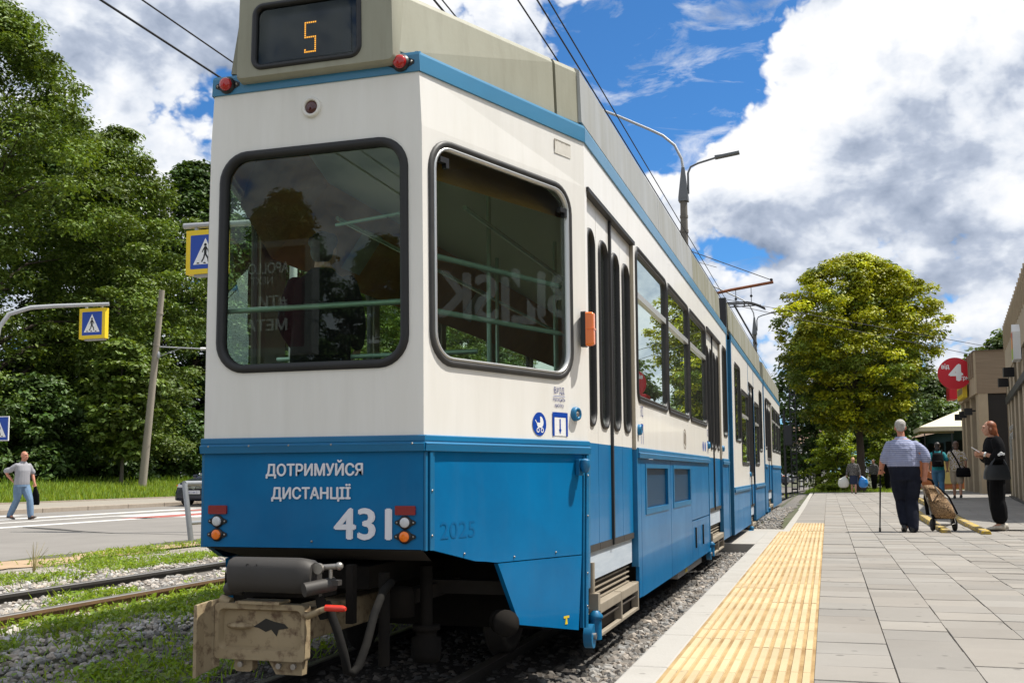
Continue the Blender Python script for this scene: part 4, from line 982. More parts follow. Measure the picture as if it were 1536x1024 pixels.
b.sheet(rect(1.180, 1.300, 1.242, 1.353), [], MT, .0025, None, 1); b.sheet(rect(1.232, 1.244, 1.275, 1.345), [], MT, .004); b.sheet([(1.238, 1.252), (1.252, 1.282), (1.224, 1.282)], [], MT, .004)
b.build("door_sign", ["sign_blue", "sticker_white"], tram)
b = MB(); cx, cz = 1.022, 1.307; b.sheet(circle(cx, cz, .070), [], MT, .003, None, 0)
b.sheet([(cx - .028, cz + .008), (cx + .006, cz + .008), (cx + .006, cz + .046)] + [(cx + .006 + .034 * math.sin(t), cz + .008 + .038 * math.cos(t)) for t in (.4, .8, 1.2, 1.57)] + [(cx + .036, cz - .006), (cx + .022, cz - .022), (cx - .014, cz - .022), (cx - .026, cz - .006)], [], MT, .004, None, 1)
b.sheet([(cx - .046, cz + .022), (cx - .040, cz + .026), (cx - .024, cz + .006), (cx - .030, cz + .004)], [], MT, .004, None, 1)
for q in (-.016, .026): b.sheet(circle(cx + q, cz - .036, .015, 14), [circle(cx + q, cz - .036, .009, 10)], MT, .004, None, 1)
b.build("pram_sign", ["sign_blue", "sticker_white"], tram)
b = MB(); b.sheet(rect(1.225, 1.40, 3.0, 3.09), [], MT, .002, None, 0)
for q in range(14): b.sheet(rect(1.225 + q * .0125, 1.234 + q * .0125, 3.083 - R2.random() * .006, 3.09), [], MT, .003, None, 1)
b.sheet(rect(1.222, 1.228, 3.02, 3.09), [], MT, .003, None, 1); b.build("old_sticker", ["sticker_old", "sticker_edge"], tram)
b = MB(); b.sheet(rect(1.285, 1.345, .148, .162), [], MT, .002); b.sheet([(1.307, .147), (1.300, .112), (1.330, .112), (1.322, .147)], [], MT, .002); b.build("jack_mark", "yellow", tram)
for s, z in ((8.42, 1.25), (13.30, 1.25)):
    b = MB(); b.sheet(rect(s, s + .012, z, z + .14), [], MS, .002); b.sheet(rect(s + .10, s + .112, z, z + .14), [], MS, .002); b.sheet(rect(s, s + .112, z + .14, z + .165), [], MS, .002); b.build("door_sign", "sign_blue", tram)
    text("lettering", "ВХІД", MS, s, z + .21, .11, "navy_letter", tram, .10)
for s in (12.85, 13.07): b = MB(); b.sheet(circle(s, 1.335, .062, 14), [], MS, .002); b.build("pram_sign", "sign_blue", tram)
# round crest sticker, reads as a pale smudge
b = MB(); b.sheet(circle(11.15, 1.37, .11, 18), [circle(11.15, 1.37, .095, 16)], MS, .002, None, 0); b.sheet([(11.09, 1.33), (11.20, 1.30), (11.22, 1.42), (11.12, 1.45)], [], MS, .002, None, 0); b.build("crest", "sticker_edge", tram)
# ---- underneath
b = MB(); b.add([(XC - .63, YR + .03, .625), (XC + .63, YR + .03, .625), (XC + .56, YR + .34, .545), (XC - .56, YR + .34, .545)], [(0, 1, 2, 3)], 1)
b.add([(XC - .56, YR + .34, .545), (XC + .56, YR + .34, .545), (XC + 1.0, 6.3, .56), (XC - 1.0, 6.3, .56)], [(0, 1, 2, 3)], 0)
b.box(XC - 1.1, XC + 1.1, 6.3, 36, .52, .56); b.box(XC - .25, XC + .25, 5.2, 8, .40, .52)
b.box(XC - .9, XC + .9, 6.35, 6.45, .05, .5); b.box(XC - .95, XC - .75, 5.7, 16, .2, .42); b.box(XC + .75, XC + .95, 9.5, 13, -.02, .45, 1); b.box(XC - .9, XC + .6, 9.5, 12.6, .0, .45)
b.box(XC - .8, XC + .8, 17.2, 25.5, .0, .4); b.box(XC - .8, XC + .9, 26.2, 34, .02, .4)
b.box(XC + .30, XC + .98, 5.95, 6.03, .30, .38, 1); b.box(XC + .28, XC + .36, 5.5, 8, .28, .36, 1)
b.build("underframe", ["underframe", "under_brown"], tram)
def bogie(y):
    b = MB()
    for sx in (-1, 1):
        x = XC + sx * .53
        b.box(x + sx * .22 - .05, x + sx * .22 + .05, y - 1.15, y + 1.15, .18, .34)
        b.cyl((x + sx * .10, y, .30), (x + sx * .30, y, .30), .09)
    b.box(XC - .5, XC + .5, y - .35, y + .35, .2, .45); g = b.build("bogie", "underframe", tram, .01)
    for q in (-.85, .85):
        b = MB(); b.cyl((XC - .55, y + q, .155), (XC + .55, y + q, .155), .06)
        for sx in (-1, 1):
            x = XC + sx * .53; b.lathe([(.05, -.07), (.24, -.065), (.27, -.055), (.325, -.055), (.355, -.04), (.35, -.028), (.325, -.02), (.325, .055), (.27, .06), (.25, .03), (.12, .03), (.11, .10), (0, .11)], (x, y + q, .155), (sx, 0, 0), 26)
        b.build("wheelset", "dark_steel", g)
for y in (7.6, 15.9, 25.8, 32.8): bogie(y)
b = MB(); b.lathe([(.0, 0), (.075, 0), (.085, .04), (.085, .13), (.06, .14), (.06, .17), (.08, .175), (.08, .2), (0, .2)], (-2.19, 5.55, -.03), (0, 0, 1), 18); b.cyl((-2.19, 5.55, .17), (-2.19, 5.55, .5), .035)
b.build("suspension", "underframe", tram); b = MB(); b.lathe([(.0, 0), (.085, 0), (.085, .13), (.07, .16), (0, .17)], (-2.33, 5.5, .22), (0, 0, 1), 16)
b.build("brake_cylinder", "underframe", tram); b = MB(); b.lathe([(0, 0), (.06, 0), (.07, .06), (.05, .07), (.05, .1), (.075, .1), (.075, .15), (0, .15)], (-1.83, 5.75, .18), (.6, -.8, 0), 16); b.build("suspension", "underframe", tram)
# coupler on the tail
cp = MB(); cp.beam((XC, 6.0, .25), (XC - .02, 4.66, .25), .16, .16)
cp = cp.build("coupler", "coupler_paint", tram, .01); cp["label"] = "rusty beige coupler plate with a red-tipped lever"
def MC(s, z, d): return (s, 4.60 - d, z)
b = MB(); b.sheet(rrect(-2.925, -2.432, .118, .388, .02), [rrect(-2.905, -2.45, .165, .362, .03)], MC, .03, -.03)
b.loft([[MC(x, z, d) for x, z in rrect(-2.905 + i, -2.45 - i, .165 + i, .362 - i, .03)] for d, i in ((.03, 0), (-.005, .012))], 0, False, False); b.sheet(rrect(-2.893, -2.462, .177, .350, .02), [], MC, -.005)
b.sheet(rect(-2.80, -2.56, .388, .402), [], MC, .05, -.06)
b.build("coupler_plate", "coupler_paint", cp, .006)
b = MB(); b.lathe([(0, .05), (.03, .045), (.07, .02), (.075, 0)], (0, 0, 0), (0, -1, 0), 20)
b.v = [(x * .95 - 2.80, y + 4.605, z * .26 + .277) for x, y, z in b.v]; b.build("coupler_tongue", "coupler_paint", cp)
b = MB(); b.sheet([(-2.70, .290), (-2.66, .315), (-2.61, .300), (-2.56, .292), (-2.535, .272), (-2.59, .262), (-2.60, .23), (-2.63, .262), (-2.66, .25), (-2.70, .268), (-2.73, .272)], [], MC, -.003); b.build("coupler_socket", "grease", cp)
b = MB(); fl = [(-2.915, 4.60), (-2.938, 4.57), (-2.952, 4.52), (-2.955, 4.46)]
rings = []
for i, (x, y) in enumerate(fl): rings.append([(x, y, .075 - .012 * i), (x, y, .405 - .006 * i), (x - .014, y - .006, .405 - .006 * i), (x - .014, y - .006, .075 - .012 * i)])
b.loft(rings, 0, True, False); b.cyl((-2.915, 4.61, .40), (-2.86, 4.61, .385), .025); b.build("coupler_horn", "coupler_paint", cp, .004)
b = MB()
for x in (-2.78, -2.57, -2.49): b.cyl((x, 4.58, .095), (x, 4.565, .095), .014, n=10, mi=1)
b.sheet(rrect(-2.83, -2.73, .055, .125, .02), [], MC, .0, -.05); b.sheet([(-2.645, .12), (-2.60, .05), (-2.46, .05), (-2.455, .12)], [], MC, .0, -.05); b.build("coupler_bracket", ["coupler_paint", "steel"], cp)
b = MB(); b.tube([(-2.44, 4.58, .345), (-2.41, 4.56, .34), (-2.32, 4.54, .375), (-2.29, 4.54, .385)], [.018, .018, .014, .012], 10); lv = b.build("lever", "coupler_paint", cp)
b = MB(); b.tube([(-2.305, 4.54, .384), (-2.215, 4.54, .383), (-2.20, 4.54, .382)], [.016, .016, .010], 12); b.build("grip", "red_plastic", lv)
b = MB(); pts = []
for t in np.linspace(0, 1, 16): 
    a = 2 * PI * t
prof = [(4.51, .50), (4.505, .57), (4.525, .603), (4.57, .615), (4.63, .605), (4.67, .57), (4.68, .50), (4.66, .455), (4.60, .440), (4.53, .452)]
b.loft([[(x, 4.595 + (y - 4.595) * q, .528 + (z - .528) * q) for y, z in prof] for x, q in ((-2.835, .8), (-2.825, .97), (-2.81, 1), (-2.45, 1), (-2.41, .93), (-2.385, .75))], 0, True, True)
cy = b.build("brake_resistor_drum", "dark_steel", tram)
text("embossing", "Secheron", lambda s, z, d: (s, 4.514 - d, z), -2.72, .560, .15, "black", cy, .026, bold=.02)
b = MB(); b.cyl((-2.40, 4.60, .565), (-2.27, 4.60, .575), .014); b.ell((-2.265, 4.60, .576), .02); b.cyl((-2.36, 4.58, .565), (-2.36, 4.56, .565), .026); b.cyl((-2.31, 4.60, .57), (-2.31, 4.60, .50), .010)
b.ell((-2.855, 4.58, .545), .02); b.build("pipe_fitting", "steel", tram)
b = MB(); b.cyl((-2.40, 4.50, .47), (-2.30, 4.62, .49), .034); b.box(-2.31, -2.26, 4.58, 4.62, .485, .51); b.build("pipe_stub", "dark_steel", tram); b = MB(); b.ell((-2.86, 4.6, .455), .035); b.cyl((-2.86, 4.6, .455), (-2.80, 4.62, .45), .03); b.build("pipe_stub", "dark_steel", tram)
b = MB(); b.tube([(-2.33, 4.60, .40), (-2.30, 4.58, .36), (-2.25, 4.56, .27), (-2.215, 4.56, .16), (-2.205, 4.57, .09), (-2.19, 4.6, .075), (-2.175, 4.63, .10), (-2.165, 4.70, .2), (-2.17, 4.80, .33), (-2.19, 4.95, .42), (-2.21, 5.1, .45)], .021, 12)
b.tube([(-2.36, 4.58, .43), (-2.335, 4.585, .36), (-2.33, 4.59, .33)], [.02, .035, .03], 10); b.build("air_hose", "hose_black", tram)
b = MB(); b.box(-2.40, -2.36, 4.95, 5.0, .25, .55); b.cyl((-2.25, 5.1, .02), (-2.25, 5.1, .5), .03); b.box(-2.9, -2.45, 4.75, 4.95, .40, .45); b.build("coupler_mount", "underframe", tram)
# ---- interior
b = MB(); b.box(2 * XC - XS + .06, XS - .06, 6.3, 16.3, .86, .90); b.add([(XC - .62, YR + .06, .90), (XC + .62, YR + .06, .90), (XS - .06, 6.4, .90), (2 * XC - XS + .06, 6.4, .90)], [(0, 1, 2, 3)]); b.box(2 * XC - XS + .06, XS - .06, 17, 35.9, .45, .5)
b.build("floor", "interior_floor", tram)
b = MB(); b.add([(XC - .6, YR + .06, 3.10), (XC + .6, YR + .06, 3.10), (XS - .06, 6.4, 3.10), (XS - .06, 36, 3.10), (2 * XC - XS + .06, 36, 3.10), (2 * XC - XS + .06, 6.4, 3.10)], [(0, 1, 2, 3, 4, 5)]); b.build("ceiling", "interior_ceiling", tram)
b = MB()
for sg in (-1, 1):
    x0 = XC + sg * 1.11; x1 = XC + sg * .72
    pl = [(XC + sg * .52, YR + .12), (x0, 6.5), (x0, 16.2)]; pi = [(XC + sg * .30, YR + .12), (x1, 6.6), (x1, 16.2)]
    zz = 2.64 if sg > 0 else 2.55
    b.add([(x, y, zz) for x, y in pl] + [(x, y, 3.09) for x, y in pi], [(0, 1, 4, 3), (1, 2, 5, 4)])
cv_ = b.build("cove_panel", "cove_orange", tram)
b = MB()
for y in (7.4, 8.6, 10.2):
    for sg in (-1,):
        x0 = XC + sg * 1.10; x1 = XC + sg * .72; zz = 2.55
        P_ = lambda t, yy: (x0 + (x1 - x0) * t - sg * .01, yy, zz + (3.09 - zz) * t - .008)
        b = MB(); b.add([P_(.2, y), P_(.2, y + .34), P_(.75, y + .34), P_(.75, y)], [(0, 1, 2, 3)]); b.build("notice", "cove_paper", cv_)
def hrail(p, q, r): b = MB(); b.cyl(p, q, r, n=10); b.build("handrail", "handrail", tram)
hrail((-3.20, 5.07, 1.93), (-2.06, 5.07, 1.93), .016); hrail((-2.62, 5.25, 2.42), (-2.06, 5.12, 2.43), .010); hrail((-3.35, 5.9, 1.75), (-2.0, 5.9, 1.75), .015)
for z in (2.19, 1.89): hrail(MT(.06, z, -.08), MT(1.38, z, -.08), .016)
for y in (7.0, 8.9, 11.2, 13.4): hrail((XC + .35, y, .9), (XC + .35, y, 3.08), .017); hrail((XC - .35, y + .5, .9), (XC - .35, y + .5, 3.08), .017)
for sg in (-.45, .45): hrail((XC + sg, 6.2, 2.72), (XC + sg, 16, 2.72), .015)
for y in (9.3, 10.15, 11.0, 11.85, 12.7):
    for sg in (-1, 1): b = MB(); b.box(XC + sg * .75 - .22, XC + sg * .75 + .22, y, y + .42, 1.30, 1.35); b.box(XC + sg * .75 - .22, XC + sg * .75 + .22, y - .03, y + .01, 1.3, 1.85); b.box(XC + sg * .75 - .04, XC + sg * .75 + .04, y + .1, y + .2, .9, 1.31); b.build("seat", "seat_wood", tram, .02)
# ---- pantograph on the leading car
b = MB(); b.beam((XC + .2, 31.2, 3.75), (XC + .62, 33.0, 5.0), .07, .05); b.beam((XC + .62, 33.0, 5.0), (XC + .1, 31.4, 6.0), .04, .04); b.box(XC - .5, XC + .5, 31.0, 32.6, 3.66, 3.76)
pg = b.build("pantograph", "wire", tram)
b = MB()
for y in (31.3, 31.6): b.tube([(XC + x, y, 6.06 - .55 * max(0, abs(x) - .45) ** 1.6) for x in np.linspace(-1.0, 1.0, 21)], .022, 8)
b.cyl((XC - .4, 31.3, 5.98), (XC - .4, 31.6, 5.98), .02); b.cyl((XC + .4, 31.3, 5.98), (XC + .4, 31.6, 5.98), .02); b.build("contact_bow", "wire", pg)
# ------------------------------------------------------------------ overhead line, poles, lamps
def wire(pts, r, lab, grp="overhead wires", sag=0.0):
    P = [V3(p) for p in pts]
    if sag and len(P) == 2: P = [P[0].lerp(P[1], t) - Vector((0, 0, sag * 4 * t * (1 - t))) for t in np.linspace(0, 1, 13)]
    b = MB(); b.tube(P, r, 6); return tag(b.build("overhead_wire", "wire"), lab, "wire", grp)
wire([(-6.39, -30, 5.46), (-6.39, 90, 5.46)], .012, "thicker lower wire crossing the sky at the upper left beside the tram roof")
wire([(-6.40, -30, 5.74), (-6.40, 90, 5.74)], .009, "thinner upper wire crossing the sky at the upper left beside the tram roof")
wire([(-2.64, -30, 5.42), (-2.64, 90, 5.42)], .009, "leftmost of the three wires in the blue sky above the tram roof")
wire([(-2.62, -30, 5.69), (-2.62, 90, 5.69)], .010, "middle one of the three wires in the blue sky above the tram roof")
wire([(-2.63, -30, 5.90), (-2.63, 90, 5.92)], .009, "longest of the three wires in the blue sky, passing left of the double lamp")
wire([(-4.05, -30, 6.40), (-4.05, 90, 6.40)], .009, "thin upper cable at the top left of the beige roof fairing")
wire([(-4.0, -30, 6.22), (-4.0, 90, 6.22)], .013, "thick lower cable at the top left of the beige roof fairing")
lp = thing("street_lamp", "double armed street lamp on a concrete pole rising behind the tram roof", "street lamp", (-4.3, 34, -.2), "double street lamps between the tracks")
b = MB(); b.cyl((-4.3, 34, -.25), (-4.3, 34, 10.2), .17, .115, 14); b.cyl((-4.3, 34, 8.9), (-4.3, 34, 9.0), .14); b.cyl((-4.3, 34, 9.4), (-4.3, 34, 9.48), .135)
b.build("pole", "lamp_pole", lp)
b = MB(); b.loft([[(-4.3 + r * x, 34 + r * y, z) for x, y in ((-1, -1), (1, -1), (1, 1), (-1, 1))] for z, r in ((9.95, .16), (10.1, .155), (11.1, .05))], 0, True, False)
b.build("sleeve", "lamp_grey", lp)
b = MB(); b.tube([(-4.27, 34, 10.0), (-4.29, 34, 11.0), (-4.34, 34, 11.4), (-4.56, 34, 11.88), (-4.95, 34, 12.25), (-5.38, 34, 12.5), (-6.53, 34, 13.12), (-7.0, 34, 13.35)], .045, 8); b.build("arm", "grey_pole", lp)
b = MB(); b.tube([(-4.14, 34, 10.2), (-4.14, 34, 10.9), (-4.05, 34, 11.1), (-3.8, 34, 11.2), (-3.19, 34, 11.34)], .035, 8); b.build("arm", "lamp_grey", lp)
for x0, z0, x1, z1 in ((-7.0, 13.35, -7.8, 13.7), (-3.25, 11.33, -2.46, 11.43)):
    b = MB(); b.beam((x0, 34, z0), (x1, 34, z1), .24, .07); b.beam((x0, 34, z0 + .03), (x0 + (x1 - x0) * .35, 34, z0 + .045), .16, .07); b.build("lamp_head", "lamp_grey", lp)
copy_tree(lp, (-4.3, 69, -.2), "farther double armed street lamp, small between the pantograph and the linden tree")
tb = thing("trolley_bracket", "rusty bracket arm holding the tram wire above the roof", "bracket", (-4.3, 34, 6.4))
pe = on_y(1160, 423, 34); ps = Vector((-4.2, 34, pe.z - .42))
b = MB(); b.tube([ps, ps.lerp(pe, .5) + Vector((0, 0, .03)), pe], .048, 10); b.build("pipe", "rust_pipe", tb)
b = MB(); b.tube([(-4.25, 34, pe.z + 1.25), pe + Vector((-.06, 0, .07))], .014, 6); b.ell(pe + Vector((-.06, 0, .08)), .05)
for t in (.56, .74): q = ps.lerp(pe, t); b.tube([q, q - Vector((0, 0, .55))], .012, 6); b.ell(q - Vector((0, 0, .3)), .045)
b.tube([(-3.5, 34, pe.z - .75), (-1.9, 34, pe.z - .72)], .02, 6); b.build("stay_wire", "wire", tb)
wire([on_y(1090, 449, 34), on_y(1194, 468, 36), on_y(1490, 521, 41)], .010, "upper span wire running right across the linden crown")
wire([on_y(1095, 456, 34), on_y(1200, 479, 36), on_y(1455, 531, 41)], .010, "lower span wire running right across the linden crown")
wire([on_y(1075, 401, 34), on_y(1000, 380, 33)], .008, "short stay wire running left from the bracket above the roof")
# leaning concrete pole on the verge
p0 = CAM + ray(212, 733) * 51; p1 = CAM + ray(243, 435) * 51
lpz = thing("utility_pole", "leaning bare concrete pole on the grass verge before the wood", "pole", p0)
b = MB(); b.cyl(p0 - Vector((0, 0, .4)), p1, .20, .135, 14)
for t in (.72, .88): q = p0.lerp(p1, t); b.cyl(q, q + (p1 - p0).normalized() * .1, .175, .17, 14)
b.build("pole", "concrete_pole", lpz)
a0 = CAM + ray(238, 520) * 51; a1 = CAM + ray(300, 523) * 51
b = MB(); b.tube([a0, a1], .035, 8); b.tube([a0 - Vector((0, 0, .5)), a0.lerp(a1, .55)], .02, 6); b.ell(a0 + Vector((0, 0, -.4)), (.09, .09, .2)); b.build("arm", "grey_pole", lpz)
b = MB(); q = a1 + Vector((.15, 0, 0)); b.lathe([(0, 0), (.05, 0), (.08, .06), (.05, .1), (.08, .16), (.05, .2), (.07, .26), (0, .3)], a1, (1, .2, 0), 10); b.build("insulator", "sticker_white", lpz)
wire([a0.lerp(a1, .9), CAM + ray(420, 545) * 60], .012, "thin wire leaving the arm of the leaning concrete pole", sag=.1)
# ---- pedestrian crossing signs
def ped_face(M, w, h, border, mats_parent, yellow=True):
    f = MB(); hw, hh = w / 2, h / 2
    if yellow: f.sheet(rect(-hw, hw, -hh, hh), [], M, .001, None, 0)
    i = border; f.sheet(rrect(-hw + i, hw - i, -hh + i, hh - i, .02, 3), [], M, .003, None, 1)
    k = (h - 2 * i); t = k * .38
    f.sheet([(-k * .40, -k * .37), (k * .40, -k * .37), (0, k * .40)], [], M, .005, None, 2)
    def bar(p, q, wd): 
        d = Vector((q[0] - p[0], q[1] - p[1])).normalized(); n_ = Vector((-d.y, d.x)) * wd / 2
        f.sheet([(k * (p[0] + n_.x), k * (p[1] + n_.y)), (k * (p[0] - n_.x), k * (p[1] - n_.y)), (k * (q[0] - n_.x), k * (q[1] - n_.y)), (k * (q[0] + n_.x), k * (q[1] + n_.y))], [], M, .007, None, 3)
    f.sheet([(k * x, k * z) for x, z in circle(.0, .20, .045, 12)], [], M, .007, None, 3)
    bar((0.005, .15), (.0, -.06), .085); bar((0, -.05), (.085, -.19), .05); bar((.085, -.19), (.11, -.30), .045); bar((-.01, -.05), (-.05, -.19), .05); bar((-.05, -.19), (-.12, -.30), .045)
    bar((.02, .13), (.09, .04), .035); bar((.09, .04), (.11, -.03), .03); bar((-.02, .13), (-.08, .04), .035); bar((-.08, .04), (-.10, -.02), .03)
    for x in (-.27, -.05, .17): f.sheet([(k * (x - .02), k * -.35), (k * (x + .08), k * -.35), (k * (x + .06), k * -.31), (k * x, k * -.31)], [], M, .006, None, 3)
    return f.build("sign_face", ["sign_yellow", "sign_blue", "sticker_white", "sign_black"], mats_parent)
def MY(c): return lambda s, z, d: (c[0] + s, c[1] - d, c[2] + z)
def box_sign(c, w, h, lab):
    t = thing("crossing_sign", lab, "road sign", (c[0], c[1], c[2] - h / 2), "crossing signs beside the road")
    b = MB(); b.box(c[0] - w / 2, c[0] + w / 2, c[1] + .002, c[1] + .17, c[2] - h / 2, c[2] + h / 2); b.build("box", "sign_yellow", t, .008)
    ped_face(MY(c), w, h, w * .115, t)
    b = MB(); b.box(c[0] - w * .3, c[0] + w * .45, c[1] + .02, c[1] + .15, c[2] - h / 2 - .05, c[2] - h / 2 - .002); b.build("bottom_lamp", "sign_back", t)
    b = MB()
    for q in (-.3, .3): b.box(c[0] + q * w - .03, c[0] + q * w + .03, c[1] + .06, c[1] + .11, c[2] + h / 2 + .002, c[2] + h / 2 + .07)
    b.build("hanger", "galv", t); return t
box_sign((-21.03, 26, 5.60), .92, .92, "yellow framed crossing sign hanging over the road in front of the wood")
box_sign((-11.88, 18, 5.52), .90, .90, "yellow framed crossing sign half hidden by the tram edge")
mst = thing("sign_mast", "curved grey steel mast at the left edge carrying the crossing signs", "mast", (-22.95, 24.3, .07))
b = MB(); pt = [(-22.95, 24.3, 0), (-22.95, 24.3, 4.9), (-22.90, 24.35, 5.35), (-22.70, 24.5, 5.75), (-22.3, 24.9, 5.98), (-21.8, 25.3, 6.06), (-20.5, 26.08, 6.17)]
b.tube(pt, [.075, .07, .068, .066, .064, .06, .055], 12); b.build("pole", "grey_pole", mst)
b = MB(); b.cyl((-22.95, 24.3, .05), (-22.95, 24.3, .12), .16); b.build("base_plate", "galv", mst)
ms2 = thing("sign_mast", "grey sign arm reaching out from behind the tram edge", "mast", (-9.95, 18, -.1))
b = MB(); b.tube([(-9.95, 18.1, -.1), (-9.95, 18.1, 5.4), (-10.1, 18.1, 5.85), (-10.6, 18.1, 6.05), (-12.45, 18.1, 6.10)], [.08, .075, .07, .065, .06], 12); b.build("pole", "grey_pole", ms2)
t = thing("crossing_sign", "small flat blue crossing sign low on the mast at the left edge", "road sign", (-22.62, 24.2, 2.05), "crossing signs beside the road")
c = (-22.66, 24.2, 2.40); b = MB(); b.box(c[0] - .35, c[0] + .35, c[1] + .002, c[1] + .03, c[2] - .35, c[2] + .35); b.build("plate", "sticker_white", t, .004); ped_face(MY(c), .68, .68, .012, t, False)
b = MB(); b.box(-22.98, -22.9, 24.21, 24.26, 2.2, 2.25); b.box(-22.98, -22.9, 24.21, 24.26, 2.55, 2.6); b.build("clamp", "galv", t)
# ---- tubular guard rail
gr = thing("guard_rail", "grey tubular guard rail at the road edge beside the tram", "railing", (-9.65, 14.4, -.1))
for i in range(5):
    y = 14.4 + i * 2.0; b = MB(); b.tube([(-9.65, y, -.15), (-9.78, y - .03, .86), (-9.78, y, .90)], .045, 10); b.build("post", "galv", gr)
b = MB(); b.tube([(-9.79, 14.36, .895), (-9.79, 22.4, .895)], .045, 10); b.build("rail", "galv", gr)
b = MB(); b.tube([(-9.71, 14.4, .27), (-9.71, 22.4, .27)], .032, 10); b.build("rail", "galv", gr)
# ---- kiosks on the right
def facade(p0, p1):
    p0 = Vector(p0); p1 = Vector(p1); d = (p1 - p0).normalized(); n_ = Vector((-d.y, d.x))
    return lambda s, z, q: (p0.x + d.x * s + n_.x * q, p0.y + d.y * s + n_.y * q, z)
ZT = on_y(1470, 526, 40.2).z; ZF = on_y(1470, 590, 40.2).z
k1 = thing("kiosk", "farther kiosk with brown slatted end wall and stone columns", "kiosk", (5.3, 40.2, .1), "kiosks along the platform")
F1 = facade((5.22, 40.2), (5.42, 46.9)); E1 = lambda s, z, d: (5.22 + s, 40.2 - d, z)
b = MB(); b.sheet([(0, ZF), (6.7, ZF), (6.7, ZF + .75), (4.5, ZF + .95), (4.5, ZT), (0, ZT)], [], F1, .10, -.3, 0); b.build("fascia", "stone_clad", k1, .01)
b = MB()
for s in np.arange(.35, 4.2, .62): b.sheet(rect(s, s + .2, ZF + .62, ZT - .02), [], F1, .16, .09, 0)
b.build("fascia_fin", "brown_clad", k1)
b = MB(); b.sheet(rect(-.05, 5, ZF, ZT + .02), [], E1, .02, -.2); b.build("end_wall", "brown_clad", k1)
b = MB(); b.sheet(rect(.1, 5, .1, ZF), [], E1, -.12); b.sheet(rect(0, 6.7, .1, ZF), [], F1, -.25); b.build("window", "shop_dark", k1)
for s, w in ((0, .85), (2.5, .62), (4.6, .62), (6.1, .6)):
    b = MB(); b.sheet(rect(s, s + w, .1, ZF - .002), [], F1, .02, -.3)
    for z in (.95, 1.9, 2.85): b.sheet(rect(s - .003, s + w + .003, z, z + .012), [], F1, .022, .0)
    b.build("column", "stone_clad", k1)
for s in (1.2, 3.4, 5.4):
    b = MB(); x, y, z = F1(s, ZF - .55, .25); b.box(x - .13, x + .13, y - .1, y + .1, z - .15, z + .1); x2, y2, _ = F1(s, 0, 0); b.box(x, x2, y - .03, y + .03, z - .03, z + .03); b.build("wall_lamp", "black", k1)
b = MB(); p = [F1(-.1, ZT + .01, .14), F1(4.5, ZT + .01, .14), F1(4.5, ZT + .03, -5), F1(-.1, ZT + .03, -5)]; b.add(p, [(0, 1, 2, 3)]); b.build("roof", "roof_grey", k1)
sg = thing("shop_sign", "yellow rectangular shop sign on the fascia of the farther kiosk", "shop sign", F1(3.0, ZF + .1, .2))
b = MB(); b.sheet(rect(2.2, 4.6, ZF + .02, ZF + .58), [], F1, .32, .17); b.build("panel", "yellow", sg, .01)
b = MB()
for q in range(7): b.sheet(rect(2.4 + q * .3, 2.6 + q * .3, ZF + .18, ZF + .42), [], F1, .325)
b.build("lettering", "sticker_edge", sg)
sg = thing("shop_sign", "red round sign reading від 4 грн on the kiosk", "shop sign", (4.9, 46.5, 4.6), None)
c = on_y(1432, 560, 42.3); r = .60; MRD = lambda s, z, d: (c.x + s, c.y - d, c.z + z)
b = MB(); b.sheet(circle(0, 0, r, 40), [], MRD, .06, -.06); b.build("disc", "shop_red", sg, .01)
text("lettering", "4", MRD, -.18, -.27, .42, "sticker_white", sg, .60, .065, bold=.05)
text("lettering", "від", MRD, -.46, .15, .27, "sticker_white", sg, .22, .065, bold=.03)
text("lettering", "грн", MRD, .20, -.30, .27, "sticker_white", sg, .17, .065, bold=.03)
b = MB(); b.box(c.x + .3, c.x + 1.3, c.y + .05, c.y + .1, c.z + .1, c.z + .16); b.box(c.x + .3, c.x + 1.3, c.y + .05, c.y + .1, c.z - .25, c.z - .19); b.build("bracket", "black", sg)
sg = thing("shop_sign", "small red box sign below the round sign on the kiosk", "shop sign", (5.1, 48, 3.6))
c2 = on_y(1430, 588, 48.5); b = MB(); b.box(c2.x - .16, c2.x + .16, c2.y, c2.y + 1.2, c2.z - .30, c2.z + .30); b.build("panel", "shop_red", sg, .02)
b = MB(); b.box(c2.x + .16, c2.x + .5, c2.y + .5, c2.y + .6, c2.z - .05, c2.z + .05); b.build("bracket", "black", sg)
# nearer kiosk
P0 = (4.05, 22.6); P1_ = (5.42, 35.2); F2 = facade(P0, P1_); L2 = 12.67
ZT2 = on_y(1511, 490, 34.6).z; ZF2 = on_y(1517, 560, 34.2).z
k2 = thing("kiosk", "nearer tan kiosk with dark glass at the right edge", "kiosk", (4.8, 30, .1), "kiosks along the platform")
b = MB(); b.sheet(rect(0, L2, ZF2, ZT2 + .02), [], F2, .05, -.3); 
for s in np.arange(.6, L2 - .2, .62): b.sheet(rect(s, s + .07, ZF2 + .75, ZT2 + .08), [], F2, .09, .04)
b.build("fascia", "stone_clad", k2)
F2b = facade((5.25, 20.4), P0); b = MB(); b.sheet(rect(0, 2.5, .1, ZT2), [], F2b, .0, -.2); b.add([(5.25, 20.4, .1), (12, 20.4, .1), (12, 20.4, ZT2), (5.25, 20.4, ZT2)], [(0, 1, 2, 3)]); b.build("end_wall", "brown_clad", k2)
b = MB(); x, y, _ = F2(L2, 0, .05); b.add([(x, y, .1), (x + 6, y + .3, .1), (x + 6, y + .3, ZT2), (x, y, ZT2)], [(0, 1, 2, 3)]); b.build("end_wall", "stone_clad", k2)
b = MB(); b.sheet(rect(0, L2, .1, ZF2), [], F2, -.22, None); b.build("window", "shop_dark", k2)
b = MB(); b.sheet(rect(0, L2 - .35, .1, .26), [], F2, .12, -.2); b.sheet(rect(0, L2 - .3, 3.05, 3.25), [], F2, .10, -.2); b.build("plinth", "black", k2)
